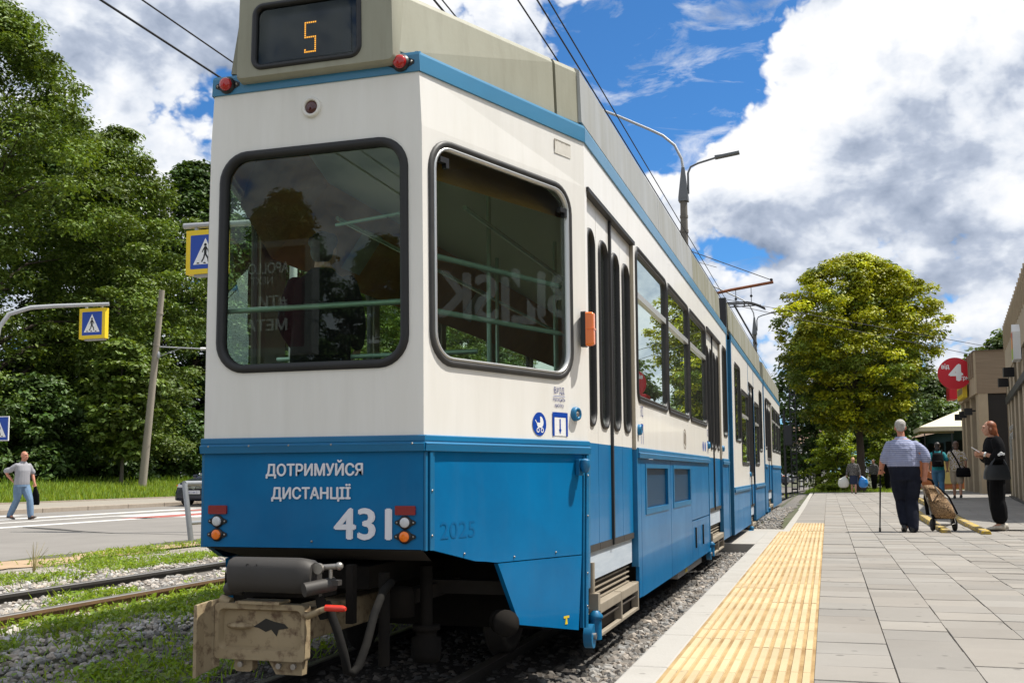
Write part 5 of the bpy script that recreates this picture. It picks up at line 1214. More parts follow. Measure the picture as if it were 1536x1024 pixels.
for s in (.1, 2.2, 4.3, 6.3, 8.3, 10.3, 11.75):
    b = MB(); b.sheet(rect(s, s + .75, .1, ZF2 - .002), [], F2, .03, -.2)
    for z in (.9, 1.8): b.sheet(rect(s - .003, s + .753, z, z + .012), [], F2, .032, 0)
    b.build("column", "stone_clad", k2)
for s in (11.6, 8.0):
    b = MB(); x, y, z = F2(s, ZF2 - .25, .18); b.box(x - .13, x + .13, y - .1, y + .1, z - .15, z + .1); b.build("wall_lamp", "black", k2)
b = MB(); b.add([F2(0, ZT2 + .02, .05), F2(L2, ZT2 + .02, .05), F2(L2, ZT2 + .04, -6), F2(0, ZT2 + .04, -6)], [(0, 1, 2, 3)]); b.build("roof", "roof_grey", k2)
sg = thing("shop_sign", "house shaped light box sign with orange and green face", "shop sign", F2(10, 4.0, .3))
zc = on_plane(1519, 515, F2(10, 0, .2), (-1, .11, 0)); s_ = (Vector(zc) - Vector(F2(0, zc.z, .2))).length
HS = lambda s, z, d: F2(s_ + s, zc.z + z, .05 + d)
b = MB(); b.sheet([(-.34, -.42), (.34, -.42), (.34, .25), (0, .46), (-.34, .25)], [], HS, .17, .0); b.build("box", "sticker_white", sg, .01)
for nm, z0, z1, mm in (("red", .10, .26, (.62, .09, .03)), ("orange", -.14, .10, (.72, .25, .03)), ("lime", -.39, -.14, (.35, .50, .04))):
    mat("house_" + nm, mm, .4); b = MB(); b.sheet(rect(-.31, .31, z0, z1), [], HS, .175); b.build("face_" + nm, "house_" + nm, sg)
tx = on_plane(1517, 655, F2(10, 0, -.0), (-1, .11, 0)); s3 = (Vector(tx) - Vector(F2(0, tx.z, 0))).length
FT = lambda s, z, d: F2(s3 - s, z, .034 + d)
text("lettering", "ГРАФІК РОБОТИ", FT, -.12, tx.z + .18, 2.3, "sticker_white", k2, .13, bold=.01)
text("lettering", "10.00-20.00", FT, -.05, tx.z - .10, 1.9, "sticker_white", k2, .2, bold=.02)
pa = thing("poster", "grey printed poster on the column at the right edge", "poster", F2(11, 1.5, .05))
b = MB(); b.sheet(rect(11.0, 12.45, 1.35, 2.05), [], F2, .042, .036); b.build("sheet", "poster", pa)
pa = thing("poster", "lime green sticker low on the dark glass behind the woman", "poster", F2(11.2, .6, -.1))
b = MB(); b.sheet(rect(12.50, 13.6, .38, .95), [], F2, .01, -.01); b.build("sheet", "lime", pa)
b = MB(); b.sheet(rect(12.6, 13.3, .72, .80), [], F2, .013); b.sheet(rect(12.6, 13.3, .50, .62), [], F2, .013); b.build("lettering", "sticker_edge", pa)
# dark timber kiosk nearer the camera, met only as a reflection in the tram glass
k3 = thing("kiosk", "dark timber kiosk with pale letters, mirrored in the tail window", "kiosk", (6, 10, .1), "kiosks along the platform")
b = MB(); b.box(6.0, 10, 4.2, 16.2, .1, 5.9); b.build("wall", "dark_clad", k3)
b = MB(); b.box(5.9, 10.1, 4.0, 16.4, 5.9, 6.05); b.build("roof", "roof_grey", k3)
FK = lambda s, z, d: (6.0 - d, 16.2 - s, z)
text("lettering", "BLISK", FK, 4.6, 3.32, 2.15, "sticker_white", k3, .66, .02, bold=.03)
b = MB(); b.sheet(rect(1.0, 9, .6, 2.3), [], FK, .02); b.build("window", "shop_dark", k3)
# ---- market stalls at the far right
ms = thing("market_hall", "low teal market building with a tiled eave", "building", (6, 63, .1))
ta = on_y(1378, 664, 63); tb_ = on_y(1450, 640, 58)
b = MB(); x0 = ta.x - .3
b.add([(x0, 66, .05), (x0 + 3.6, 57, .05), (x0 + 3.6, 57, 3.55), (x0, 66, 2.95)], [(0, 1, 2, 3)]); b.add([(x0 - 1, 66, .05), (x0, 66, .05), (x0, 66, 2.95), (x0 - 1, 66, 2.95)], [(0, 1, 2, 3)]); b.build("wall", "teal_wall", ms)
b = MB()
for i in range(9):
    t = (i + .3) / 9.5; x = x0 + 3.6 * t; y = 66 - 9 * t; b.add([(x - .03, y - .05, 1.6), (x + .25, y - .75, 1.6), (x + .25, y - .75, 2.5 + .3 * t), (x - .03, y - .05, 2.5 + .3 * t)], [(0, 1, 2, 3)])
b.build("window", "shop_dark", ms)
b = MB(); b.add([(x0 - .35, 65.9, 2.85), (x0 + 3.3, 56.8, 3.5), (x0 + 5.5, 57.5, 4.2), (x0 + 1.8, 67, 3.6)], [(0, 1, 2, 3)]); b.build("roof", "tile_roof", ms)
pr_ = thing("market_parasol", "large cream market parasol above the teal building", "parasol", (7, 60, .1))
ap = on_y(1450, 619, 58); lo = on_y(1377, 641, 58); b = MB(); w = ap.x - lo.x
cs = [(ap.x - w, 58 - w * .3), (ap.x + w, 58 - w * .3), (ap.x + w, 58 + w * 1.3), (ap.x - w, 58 + w * 1.3)]
b.add([(x, y, lo.z) for x, y in cs] + [(ap.x, 58 + w * .5, ap.z + .3)] + [(x, y, lo.z - .22) for x, y in cs], [(0, 1, 4), (1, 2, 4), (2, 3, 4), (3, 0, 4)] + [(i, (i + 1) % 4, 5 + (i + 1) % 4, 5 + i) for i in range(4)]); b.build("canopy", "canvas", pr_)
b = MB(); b.cyl((ap.x, 58 + w * .5, .05), (ap.x, 58 + w * .5, ap.z), .05); b.build("pole", "galv", pr_)
st_ = thing("market_stall", "orange and yellow market stall front behind the walkers", "stall", (5, 55, .05))
wl = on_y(1372, 684, 55); wr_ = on_y(1446, 684, 55); b = MB(); b.box(wl.x, wr_.x, 55, 55.3, .05, wl.z); b.build("counter", "orange_wall", st_)
b = MB(); b.box(wl.x + 1.0, wr_.x - .1, 54.93, 54.99, .4, wl.z - .12); b.build("panel", "yellow_wall", st_)
b = MB(); b.box(wl.x + .5, wl.x + .55, 55.3, 55.35, .05, 2.9); b.box(wr_.x - .5, wr_.x - .45, 55.3, 55.35, .05, 2.9); b.build("post", "far_dark", st_)
# ---- advertising lightbox behind the camera, seen mirrored in the rear window
ad = thing("advertising_stand", "maroon advertising lightbox mirrored in the rear tram window", "billboard", (-8.1, -4, 0))
AX0, AX1, AZ0, AZ1 = -8.75, -7.5, 2.95, 4.5
b = MB(); b.box(AX0, AX1, -4.2, -4.01, AZ0, AZ1); b.build("panel", "ad_maroon", ad)
b = MB(); b.box(AX0 - .12, AX0, -4.22, -3.98, AZ0 - .1, AZ1 + .1); b.box(AX1, AX1 + .12, -4.22, -3.98, AZ0 - .1, AZ1 + .1); b.box(AX0, AX1, -4.22, -3.98, AZ0 - .1, AZ0); b.box(AX0, AX1, -4.22, -3.98, AZ1, AZ1 + .1); b.build("frame", "ad_frame", ad)
MA = lambda s, z, d: (AX1 - s, -4.0 + d, z)
text("lettering", "APOLLO", MA, .28, 4.10, .70, "sticker_white", ad, .17, .012, bold=.02); text("lettering", "NEXT", MA, .55, 3.94, .38, "sticker_white", ad, .11, .012)
text("lettering", "#ТИ", MA, .30, 3.56, .48, "sticker_white", ad, .19, .012, bold=.03); text("lettering", "ТВОЯ", MA, .30, 3.42, .5, "ad_frame", ad, .10, .012); text("lettering", "МЕТА", MA, .30, 3.22, .70, "sticker_white", ad, .17, .012, bold=.03)
b = MB(); b.box(-8.2, -8.0, -4.2, -4.0, -.1, AZ0 - .1); b.build("post", "galv", ad)
# ---- far end of the line: lattice masts, signals
for i, (u, y, lab) in enumerate(((1192, 62, "nearest and tallest black lattice mast just right of the tram front"), (1202, 74, "second black lattice mast right of the tram front"), (1209, 90, "thin distant lattice mast left of the linden trunk"), (1218, 110, "most distant lattice mast left of the linden trunk"))):
    q = on_y(u, 722, y); t = thing("lattice_mast", lab, "mast", (q.x, y, ground_z(q.x, y)), "lattice masts along the far track")
    b = MB()
    for s in (-1, 1): b.box(q.x + s * .15 - .035, q.x + s * .15 + .035, y - .06, y + .06, -.2, 7.5)
    z = 0
    while z < 7.4: b.box(q.x - .15, q.x + .15, y - .03, y + .03, z, z + .1); z += .34
    b.build("frame", "far_dark", t)
def signal(u, v, y, lab, red, pole_u=None):
    q = on_y(u, v, y); t = thing("traffic_light", lab, "traffic light", (q.x, y, 0), "traffic lights beyond the tram")
    h = .95 if not red else .8; w = .36 if not red else .3
    b = MB(); b.box(q.x - w / 2, q.x + w / 2, y - .1, y + .15, q.z - h / 2, q.z + h / 2); b.build("housing", "far_dark" if not red else "shop_red", t, .05)
    px = on_y(pole_u or u, v, y).x; b = MB(); b.cyl((px, y + .2, -.2), (px, y + .2, q.z + 1.2), .055); b.box(min(px, q.x), max(px, q.x) + .02, y + .15, y + .2, q.z - .03, q.z + .03); b.build("pole", "far_dark" if not red else "sticker_white", t)
    if red: b = MB(); b.lathe([(.11, 0), (.1, .03), (0, .04)], (q.x, y - .1, q.z + .2), (0, -1, 0), 12); b.build("lens", "signal_red", t)
    else:
        b = MB()
        for dz in (-.28, 0, .28): b.lathe([(.12, 0), (.12, .16), (.1, .16), (.1, .02), (0, .02)], (q.x, y + .15, q.z + dz), (0, 1, 0), 12)
        b.build("visor", "far_dark", t)
signal(1182.5, 653, 50, "black traffic light turned away, close to the tram front", False, 1176.5)
signal(1201, 693, 80, "left red traffic light on a white post far down the line", True)
signal(1210, 701, 84, "right red traffic light on a white post far down the line", True)
# ------------------------------------------------------------------ trees, bushes, grass
def leaf_cloud(centres, radii, per, size, R, flat=.75, up=.85, droop=0.0, tcl=None, aspect=.55):
    """diamond leaves scattered in clumps; returns verts, quads and one tint per leaf"""
    nC = len(centres); c = np.repeat(centres, per, 0); r = np.repeat(radii, per); n = nC * per
    d = R.normal(size=(n, 3)); d /= np.linalg.norm(d, axis=1, keepdims=True)
    rad = R.random(n) ** .45
    d[:, 2] = np.where(R.random(n) < .55, np.abs(d[:, 2]), d[:, 2])
    p = c + d * (r * rad)[:, None] * np.array([1, 1, flat])
    p[:, 2] -= droop * R.random(n) * r
    nrm = d * .6 + np.array([0, 0, up]) + R.normal(size=(n, 3)) * .45; nrm /= np.linalg.norm(nrm, axis=1, keepdims=True)
    a = np.cross(nrm, R.normal(size=(n, 3))); a /= np.linalg.norm(a, axis=1, keepdims=True)
    a[:, 2] -= droop * .6; a /= np.linalg.norm(a, axis=1, keepdims=True)
    b_ = np.cross(nrm, a); b_ /= np.linalg.norm(b_, axis=1, keepdims=True)
    s = size * (.55 + .9 * R.random(n)); l = a * s[:, None]; w = b_ * (s * aspect)[:, None]; fold = nrm * (s * .18)[:, None]
    co = np.stack([p - l, p - w * .9 + fold, p + l, p + w * .9 + fold], 1).reshape(-1, 3)
    q = np.arange(n * 4).reshape(-1, 4)
    t = np.repeat(tcl if tcl is not None else (.8 + .45 * R.random(nC)), per) if tcl is None or tcl.ndim == 1 else np.repeat(tcl, per, 0)
    v = (.75 + .5 * R.random(n))
    tint = (t * v)[:, None] * np.array([1, 1, 1]) if t.ndim == 1 else t * v[:, None]
    tint = tint * (1 + (R.random((n, 1)) - .5) * np.array([[.35, .1, .25]]))
    return co, q, tint
def crown_points(n, H0, H1, rad, R, shell=.55, shape=None, lobes=0.25, skirt=1.0):
    """clump centres inside an uneven crown: rad(t) gives the radius at height fraction t"""
    out = []; ph = R.random(8) * 6.28
    while len(out) < n:
        t = R.random(); a = R.random() * 2 * PI
        k = 1 + lobes * (math.sin(2 * a + ph[0] + 3 * t) * .5 + math.sin(3 * a + ph[1] - 4 * t) * .35 + math.sin(5 * a + ph[2] + 7 * t) * .3 + math.sin(9 * t + ph[3] + 2 * a) * .4)
        rr = rad(t) * k; u = (shell + (1 - shell) * R.random()) if R.random() < .8 else R.random()
        out.append((rr * u * math.cos(a), rr * u * math.sin(a), H0 + (H1 - H0) * t))
    return np.array(out)
def trunk_mesh(b, H, H0, r0, pts, R, lean=(0, 0), nb=16):
    top = H * .8; P = [Vector((lean[0] * (z / H) ** 2 + math.sin(z * .9) * .06, lean[1] * (z / H) ** 2 + math.cos(z * .7) * .06, z)) for z in np.linspace(-.4, top, 12)]
    rr = [r0 * (1.35 if i == 0 else 1.08 if i == 1 else 1 - .085 * i) for i in range(12)]
    b.tube(P, [max(.02, x) for x in rr], 10)
    for i in R.permutation(len(pts))[:nb]:
        e = Vector(pts[i]); z = max(H0 * .6 if H0 > .5 else .6, min(top * .92, e.z - (.35 + .25 * R.random()) * math.hypot(e.x, e.y))); f = (z + .4) / (top + .4) * 11; k = int(f)
        s = P[min(k, 11)].lerp(P[min(k + 1, 11)], f - k); r = max(.03, r0 * (1 - .085 * f) * .5); m_ = s.lerp(e, .5) + Vector((0, 0, .12 * (e - s).length))
        b.tube([s, s.lerp(m_, .5) + Vector((0, 0, .02)), m_, m_.lerp(e, .6), e], [r, r * .8, r * .6, r * .35, .012], 6)
    return P
def make_tree(kind, label, cat, loc, H, H0, rad, nclump, per, leaf, clr, mat_leaf, mat_bark, r0, seed, group=None, yellow=0.0, nb=18, flat=.55, droop=0.0, name="tree", shell=.55, lobes=.25, aspect=.55):
    R = np.random.default_rng(seed); t = thing(name, label, cat, loc, group)
    pts = crown_points(nclump, H0, H, rad, R, shell, lobes=lobes)
    rd = clr * (.6 + .8 * R.random(nclump))
    base = .62 + .62 * R.random(nclump)
    tc_ = np.stack([base, base, base], 1)
    if yellow:
        hot = R.random(nclump) < yellow * (.3 + .9 * (pts[:, 2] - H0) / (H - H0)); tc_[hot] *= np.array([2.5, 1.9, .68]) * (.78 + .55 * R.random((hot.sum(), 1)));  # sunlit top painted into the tint: higher clumps brighter and yellower, besides the blossom
    co, q, ti = leaf_cloud(pts, rd, per, leaf, R, flat, droop=droop, tcl=tc_, aspect=aspect)
    o = np_mesh("crown", co + np.array(loc), q, [mat_leaf], ti); attach(o, t)
    b = MB(); trunk_mesh(b, H, H0, r0, pts, R, nb=nb); b.v = [(x + loc[0], y + loc[1], z + loc[2]) for x, y, z in b.v]; b.build("trunk", mat_bark, t)
    return t
ell = lambda rx, p=.5: (lambda t: rx * math.sqrt(max(.02, 1 - (2 * abs(t - p) / (2 * max(p, 1 - p))) ** 2.2)))
# linden on the platform: broad egg on a short bole
lin_r = lambda t: 3.6 * (lin([(0, .38), (.12, .72), (.3, .93), (.5, 1.0), (.66, .97), (.8, .80), (.92, .52), (1, .18)], t))
make_tree("linden", "broad linden tree with yellowish blossom at the end of the platform", "tree", (1.45, 52, .05), 11.1, 2.9, lin_r, 760, 140, .075, .50, "leaf_linden", "bark", .24, 21, yellow=.85, nb=26, lobes=.26, aspect=.7, shell=.6)
# wood beyond the road: three kinds, then copies
WG = "trees of the wood beyond the road"
big_r = lambda t: 6.6 * lin([(0, .62), (.2, .92), (.45, 1.0), (.65, .9), (.82, .66), (.93, .38), (1, .1)], t)
rob_r = lambda t: 5.2 * lin([(0, .70), (.25, 1.0), (.5, .98), (.75, .75), (.9, .42), (1, .12)], t)
def gz(x, y): return ground_z(x, y)
T1 = make_tree("a", "tallest light green feathery tree rising at the left edge", "tree", (-41.5, 43.2, gz(-41.5, 43)), 25.0, 2.4, big_r, 520, 190, .115, 1.15, "leaf_left", "bark", .42, 31, WG, nb=34, droop=.12, lobes=.32, aspect=.6, flat=.5)
T2 = make_tree("b", "light green feathery tree right of the tallest tree at the left", "tree", (-39.5, 51, gz(-39, 51)), 20.5, 1.4, rob_r, 400, 190, .115, 1.05, "leaf_left", "bark", .32, 32, WG, nb=30, droop=.12, lobes=.32, aspect=.6, flat=.5)
T3 = make_tree("c", "dark green dense tree with rounded leaf clumps just left of the tram", "tree", (-43, 64, gz(-43, 64)), 22.5, 1.0, rob_r, 540, 140, .145, .95, "leaf_dark", "bark", .34, 33, WG, nb=24, lobes=.36, aspect=.75)
def place(t, x, y, rz, sc, lab):
    c = copy_tree(t, (x, y, gz(x, y)), lab, rz); c.scale = (sc, sc, sc * (.95 + .1 * rnd.random())); return c
place(T1, -47, 34, 1.7, .95, "light green feathery tree cut by the left picture edge")
place(T3, -47.5, 55, 2.2, 1.0, "dark green tree filling the gap behind the two feathery trees")
place(T3, -40, 70, .9, .98, "dark green tree seen right beside the tram edge behind the crossing sign")
place(T3, -44, 80, 3.4, 1.0, "dark tree seen through the left part of the rear tram window")
place(T2, -40, 86, 4.4, 1.0, "light green tree seen through the middle of the rear tram window")
place(T3, -41, 97, 5.2, 1.0, "dark tree seen through the right part of the rear tram window")
place(T2, -42, 110, 1.2, 1.15, "light green tree seen through the tail side window, left pane")
place(T3, -43, 125, 2.9, 1.15, "dark tree seen through the tail side window, middle pane")
place(T2, -44, 143, 5.0, 1.2, "distant light green tree seen through the tail side window")
place(T3, -53, 47, .4, 1.0, "dark tree deep in the wood behind the tallest tree")
place(T3, -52, 66, 4.1, 1.0, "dark tree deep in the wood behind the leaning concrete pole")
place(T3, -54, 88, 1.1, 1.1, "dark tree deep in the wood behind the tram tail")
place(T3, -52, 108, 2.0, 1.1, "farthest dark tree deep in the wood behind the tram tail")
# understory that closes the wood at eye level
def make_bush(label, loc, w, h, n, per, leaf, m_, seed, group, clr=.35, name="bush", bark="bark"):
    return make_tree("bush", label, "bush", loc, h, .15, lambda t: w * lin([(0, .8), (.35, 1), (.7, .8), (1, .25)], t), n, per, leaf, clr, m_, bark, .05, seed, group, nb=8, name=name, shell=.4, lobes=.35, aspect=.7)
BG = "shrubs along the edge of the wood"
U1 = make_bush("dark shrub at the wood edge behind the walking man", (-38.2, 36.0, gz(-38, 36)), 3.0, 5.0, 220, 60, .13, "leaf_dark", 41, BG, .6)
for x, y, rz, sc, lab in ((-37.8, 42.5, 1, 1.0, "dark shrub at the wood edge right of the walking man"), (-38.5, 48.5, 2, 1.1, "dark shrub at the wood edge left of the leaning pole"), (-38.6, 55, 3, 1.0, "dark shrub at the wood edge right of the leaning pole"), (-38.2, 62, 4, 1.15, "dark shrub at the wood edge above the dark car"),
                          (-40.2, 31.5, .5, 1.1, "dark shrub at the wood edge by the left picture edge"), (-39, 69, 5, 1.3, "dark shrub at the wood edge seen past the tram tail"), (-39.5, 78, .7, 1.4, "shrub seen low in the rear tram window"), (-40, 90, 1.6, 1.6, "shrub seen low in the tail side window"), (-41, 104, 2.6, 1.8, "shrub seen far off through the tail side window"), (-42, 122, 3.3, 2.0, "farthest shrub seen through the tail side window"),
                          (-44, 40, 2.2, 1.4, "dark shrub deeper in the wood left"), (-44, 50, .2, 1.4, "dark shrub deeper in the wood behind the leaning pole"), (-44, 60, 4.2, 1.4, "dark shrub deeper in the wood above the car"), (-44, 72, 1.2, 1.5, "dark shrub deeper in the wood beside the tram")): place(U1, x, y, rz, sc, lab)
sap = CAM + ray(180, 731) * 52
make_tree("sapling", "light green young tree in front of the dark wood left of the leaning pole", "tree", tuple(sap), 7.2, 1.6, lambda t: 2.0 * lin([(0, .5), (.3, 1), (.6, .85), (.85, .5), (1, .12)], t), 210, 76, .14, .55, "leaf_left", "bark_grey", .11, 51, None, nb=14, aspect=.7)
# right side: bushes and far trees
make_bush("bright yellow green bush left of the linden trunk behind the old woman", (.45, 59.5, .05), 1.7, 3.3, 130, 60, .075, "leaf_bush", 61, None)
make_bush("bright yellow green bush right of the linden trunk", (3.05, 59, .05), 1.4, 3.5, 110, 60, .075, "leaf_bush", 62, None)
FG = "far trees behind the platform"
make_tree("far", "dark tree standing behind the linden crown on the left", "tree", (-.6, 66, .05), 9.6, .8, lambda t: 3.0 * lin([(0, .7), (.4, 1), (.75, .8), (1, .2)], t), 260, 70, .13, .7, "leaf_dark", "bark", .2, 71, FG, lobes=.3, aspect=.7)
F1t = make_tree("far", "dark green treetop showing above the linden crown", "tree", (3.2, 64, .05), 13.0, 2, lambda t: 2.6 * lin([(0, .7), (.4, 1), (.75, .85), (1, .25)], t), 240, 70, .14, .65, "leaf_dark", "bark", .22, 72, FG, lobes=.3, aspect=.7)
fp = on_y(1395, 700, 92)
F2t = make_tree("far", "green tree behind the cream market parasol", "tree", (fp.x, 92, .05), 8.6, 1.5, lambda t: 3.1 * lin([(0, .7), (.4, 1), (.75, .8), (1, .25)], t), 300, 70, .16, .8, "leaf_far", "bark", .25, 73, FG, lobes=.3, aspect=.7)
def place2(t, x, y, rz, sc, lab): c = copy_tree(t, (x, y, .0), lab, rz); c.scale = (sc,) * 3; return c
q = on_y(1340, 700, 78); place2(F2t, q.x, 78, 1.3, .62, "green tree between the linden and the white haired man")
q = on_y(1532, 600, 75); place2(F2t, q.x, 75, 2.3, 1.16, "treetop peeping over the roof of the kiosks")
q = on_y(1250, 700, 95); place2(F1t, q.x, 95, 2.0, .8, "distant dark tree left of the linden trunk")
q = on_y(1180, 700, 130); place2(F2t, q.x - 1.5, 130, .7, .72, "distant tree beside the front end of the tram")
q = on_y(1215, 700, 170); place2(F2t, q.x, 170, 3.7, .8, "most distant tree at the vanishing point of the tracks")
for k, (x, y, s) in enumerate(((17, 22, .55), (17, 31, .5), (21, 44, .65))): place2(F2t, x, y, k * 1.9, s * 1.2, ("tree beyond the kiosks mirrored in the first tram window", "tree beyond the kiosks mirrored in the second tram window", "tree beyond the kiosks mirrored in the third tram window")[k])
for k, (x, y, s, lab) in enumerate(((-23, -31, .60, "tallest tree mirrored behind the passenger in the rear tram window"), (-30.5, -33, .52, "tree added out of view to darken the left edge of the rear window reflection"), (-26.5, -35, .52, "low tree added out of view to darken the reflection left of the passenger"), (-20, -35, .54, "low tree added out of view to darken the reflection right of the passenger"), (-16.5, -34, .50, "low tree added out of view to darken the reflection at the right edge"), (-43, -24, .7, "tree mirrored outside the left edge of the rear tram window"))): place2(T3, x, y, k * 2.1, s, lab)  # row below the tallest tree is added to darken the rear window reflection
# grass blades
def blades(name, P, h0, h1, w, mt, seed, lean=.45, tint=None):
    R = np.random.default_rng(seed); n = len(P); a = R.random(n) * 6.28; h = h0 + (h1 - h0) * R.random(n) ** 1.5
    d = np.stack([np.cos(a), np.sin(a), 0 * a], 1); s = np.stack([-np.sin(a), np.cos(a), 0 * a], 1); ww = (w * (.6 + .8 * R.random(n)))[:, None]
    le = (lean * (.2 + R.random(n)) * h)[:, None]; z = np.array([[0, 0, 1.]]) * h[:, None]
    co = np.stack([P - s * ww, P + s * ww, P + s * ww * .6 + d * le * .45 + z * .6, P + d * le + z], 1).reshape(-1, 3)
    q = np.arange(n * 4).reshape(-1, 4); t = (.7 + .6 * R.random((n, 1))) * (1 + (R.random((n, 1)) - .5) * np.array([[.5, .15, .2]]))
    if tint is not None: t = t * tint
    return np_mesh(name, co, q, [mt], t)
R = np.random.default_rng(77)
def scatter(n, x0, x1, y0, y1, dens, power=1.0):
    x = x0 + (x1 - x0) * R.random(n); y = y0 + (y1 - y0) * R.random(n) ** power; keep = []
    for a, b_ in zip(x, y):
        if R.random() < dens(a, b_): keep.append((a, b_, ground_z(a, b_)))
    return np.array(keep)
P = scatter(70000, -34.5, -27.7, 18, 75, lambda x, y: .55 + .45 * vnoise(x * .6, y * .6), 1.4)
stuff(blades("verge_grass", P, .10, .34, .022, "grass_blade", 3, .5), "tall sunlit grass on the verge before the wood", "grass")
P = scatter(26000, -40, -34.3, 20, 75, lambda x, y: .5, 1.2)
stuff(blades("verge_grass", P, .15, .5, .03, "grass_blade", 4, .5, np.array([[.6, .7, .6]])), "shaded undergrowth at the foot of the wood", "grass")  # darker tint puts the shade of the wood into the blades
def weed_density(x, y):
    n = vnoise(x * 1.6, y * .9, 2) * .65 + vnoise(x * 4.5, y * 4.5, 5) * .35; v = 0
    if -9.6 < x < -8.5: v = 1.5 * max(0, n - .36) * (1 if y > 12.2 else .55)
    elif -8.5 <= x < -7.0: v = 2.6 * max(0, n - .46)
    elif -6.85 < x < -5.95: v = 2.2 * max(0, n - .47)
    elif -5.8 < x < -3.3:
        band = math.exp(-((x + 5.25) / .40) ** 2) * 2.4 + math.exp(-((x + 3.9) / .32) ** 2) * 1.8
        v = band * max(0, n - .28) + .8 * max(0, n - .62)
    return min(1, v * 1.6)
P = scatter(150000, -9.7, -3.3, 4.6, 24, weed_density, 1.5)
stuff(blades("track_weeds", P, .02, .12, .0055, "grass_blade", 5, .8, np.array([[.95, 1, .85]])), "green weeds and grass growing between and beside the rails", "weeds")
sub = P[R.random(len(P)) < .16]; nW = len(sub)
co, q, ti = leaf_cloud(sub + np.array([0, 0, .05]), np.full(nW, .06), 5, .020, R, flat=.7, up=.9, tcl=.75 + .5 * R.random(nW), aspect=.7)
stuff(np_mesh("track_weeds", co, q, ["grass_blade"], ti), "low leafy weeds among the ballast of the open track", "weeds")
for (u, v, h, lab) in ((230, 845, .55, "tall dry wiry weed at the road edge on the left"), (440, 0, 0, None),):
    if not lab: continue
    p = on_z(50, 862, -.09); h = .38; b = MB()
    for k in range(14):
        a = rnd.random() * 6.28; r = rnd.random() * .2; m_ = p + Vector((r * .4 * math.cos(a), r * .4 * math.sin(a), h * .5)); b.tube([p, m_, p + Vector((r * math.cos(a), r * math.sin(a), h * (.7 + .3 * rnd.random())))], [.004, .003, .0015], 4)
    mat("dry_weed", (.33, .28, .12), .9); tag(b.build("dry_weed", "dry_weed"), lab, "weed")
P = scatter(16000, -6, 8, 50.1, 62, lambda x, y: .8 if not (-3.6 < x < -1.2) else .1)
stuff(blades("lawn_grass", P, .06, .2, .016, "grass_blade", 8, .5), "lawn beyond the end of the platform under the linden", "grass")
P = scatter(260, -.4, .9, 51.5, 53.5, lambda x, y: 1)
co, q, ti = leaf_cloud(P + np.array([0, 0, .25]), np.full(len(P), .22), 26, .05, R, up=.8, tcl=.8 + .6 * R.random(len(P)), aspect=.7)
stuff(np_mesh("flower_bed", co, q, ["leaf_bush"], ti), "low leafy flower bed behind the old woman", "flower bed")
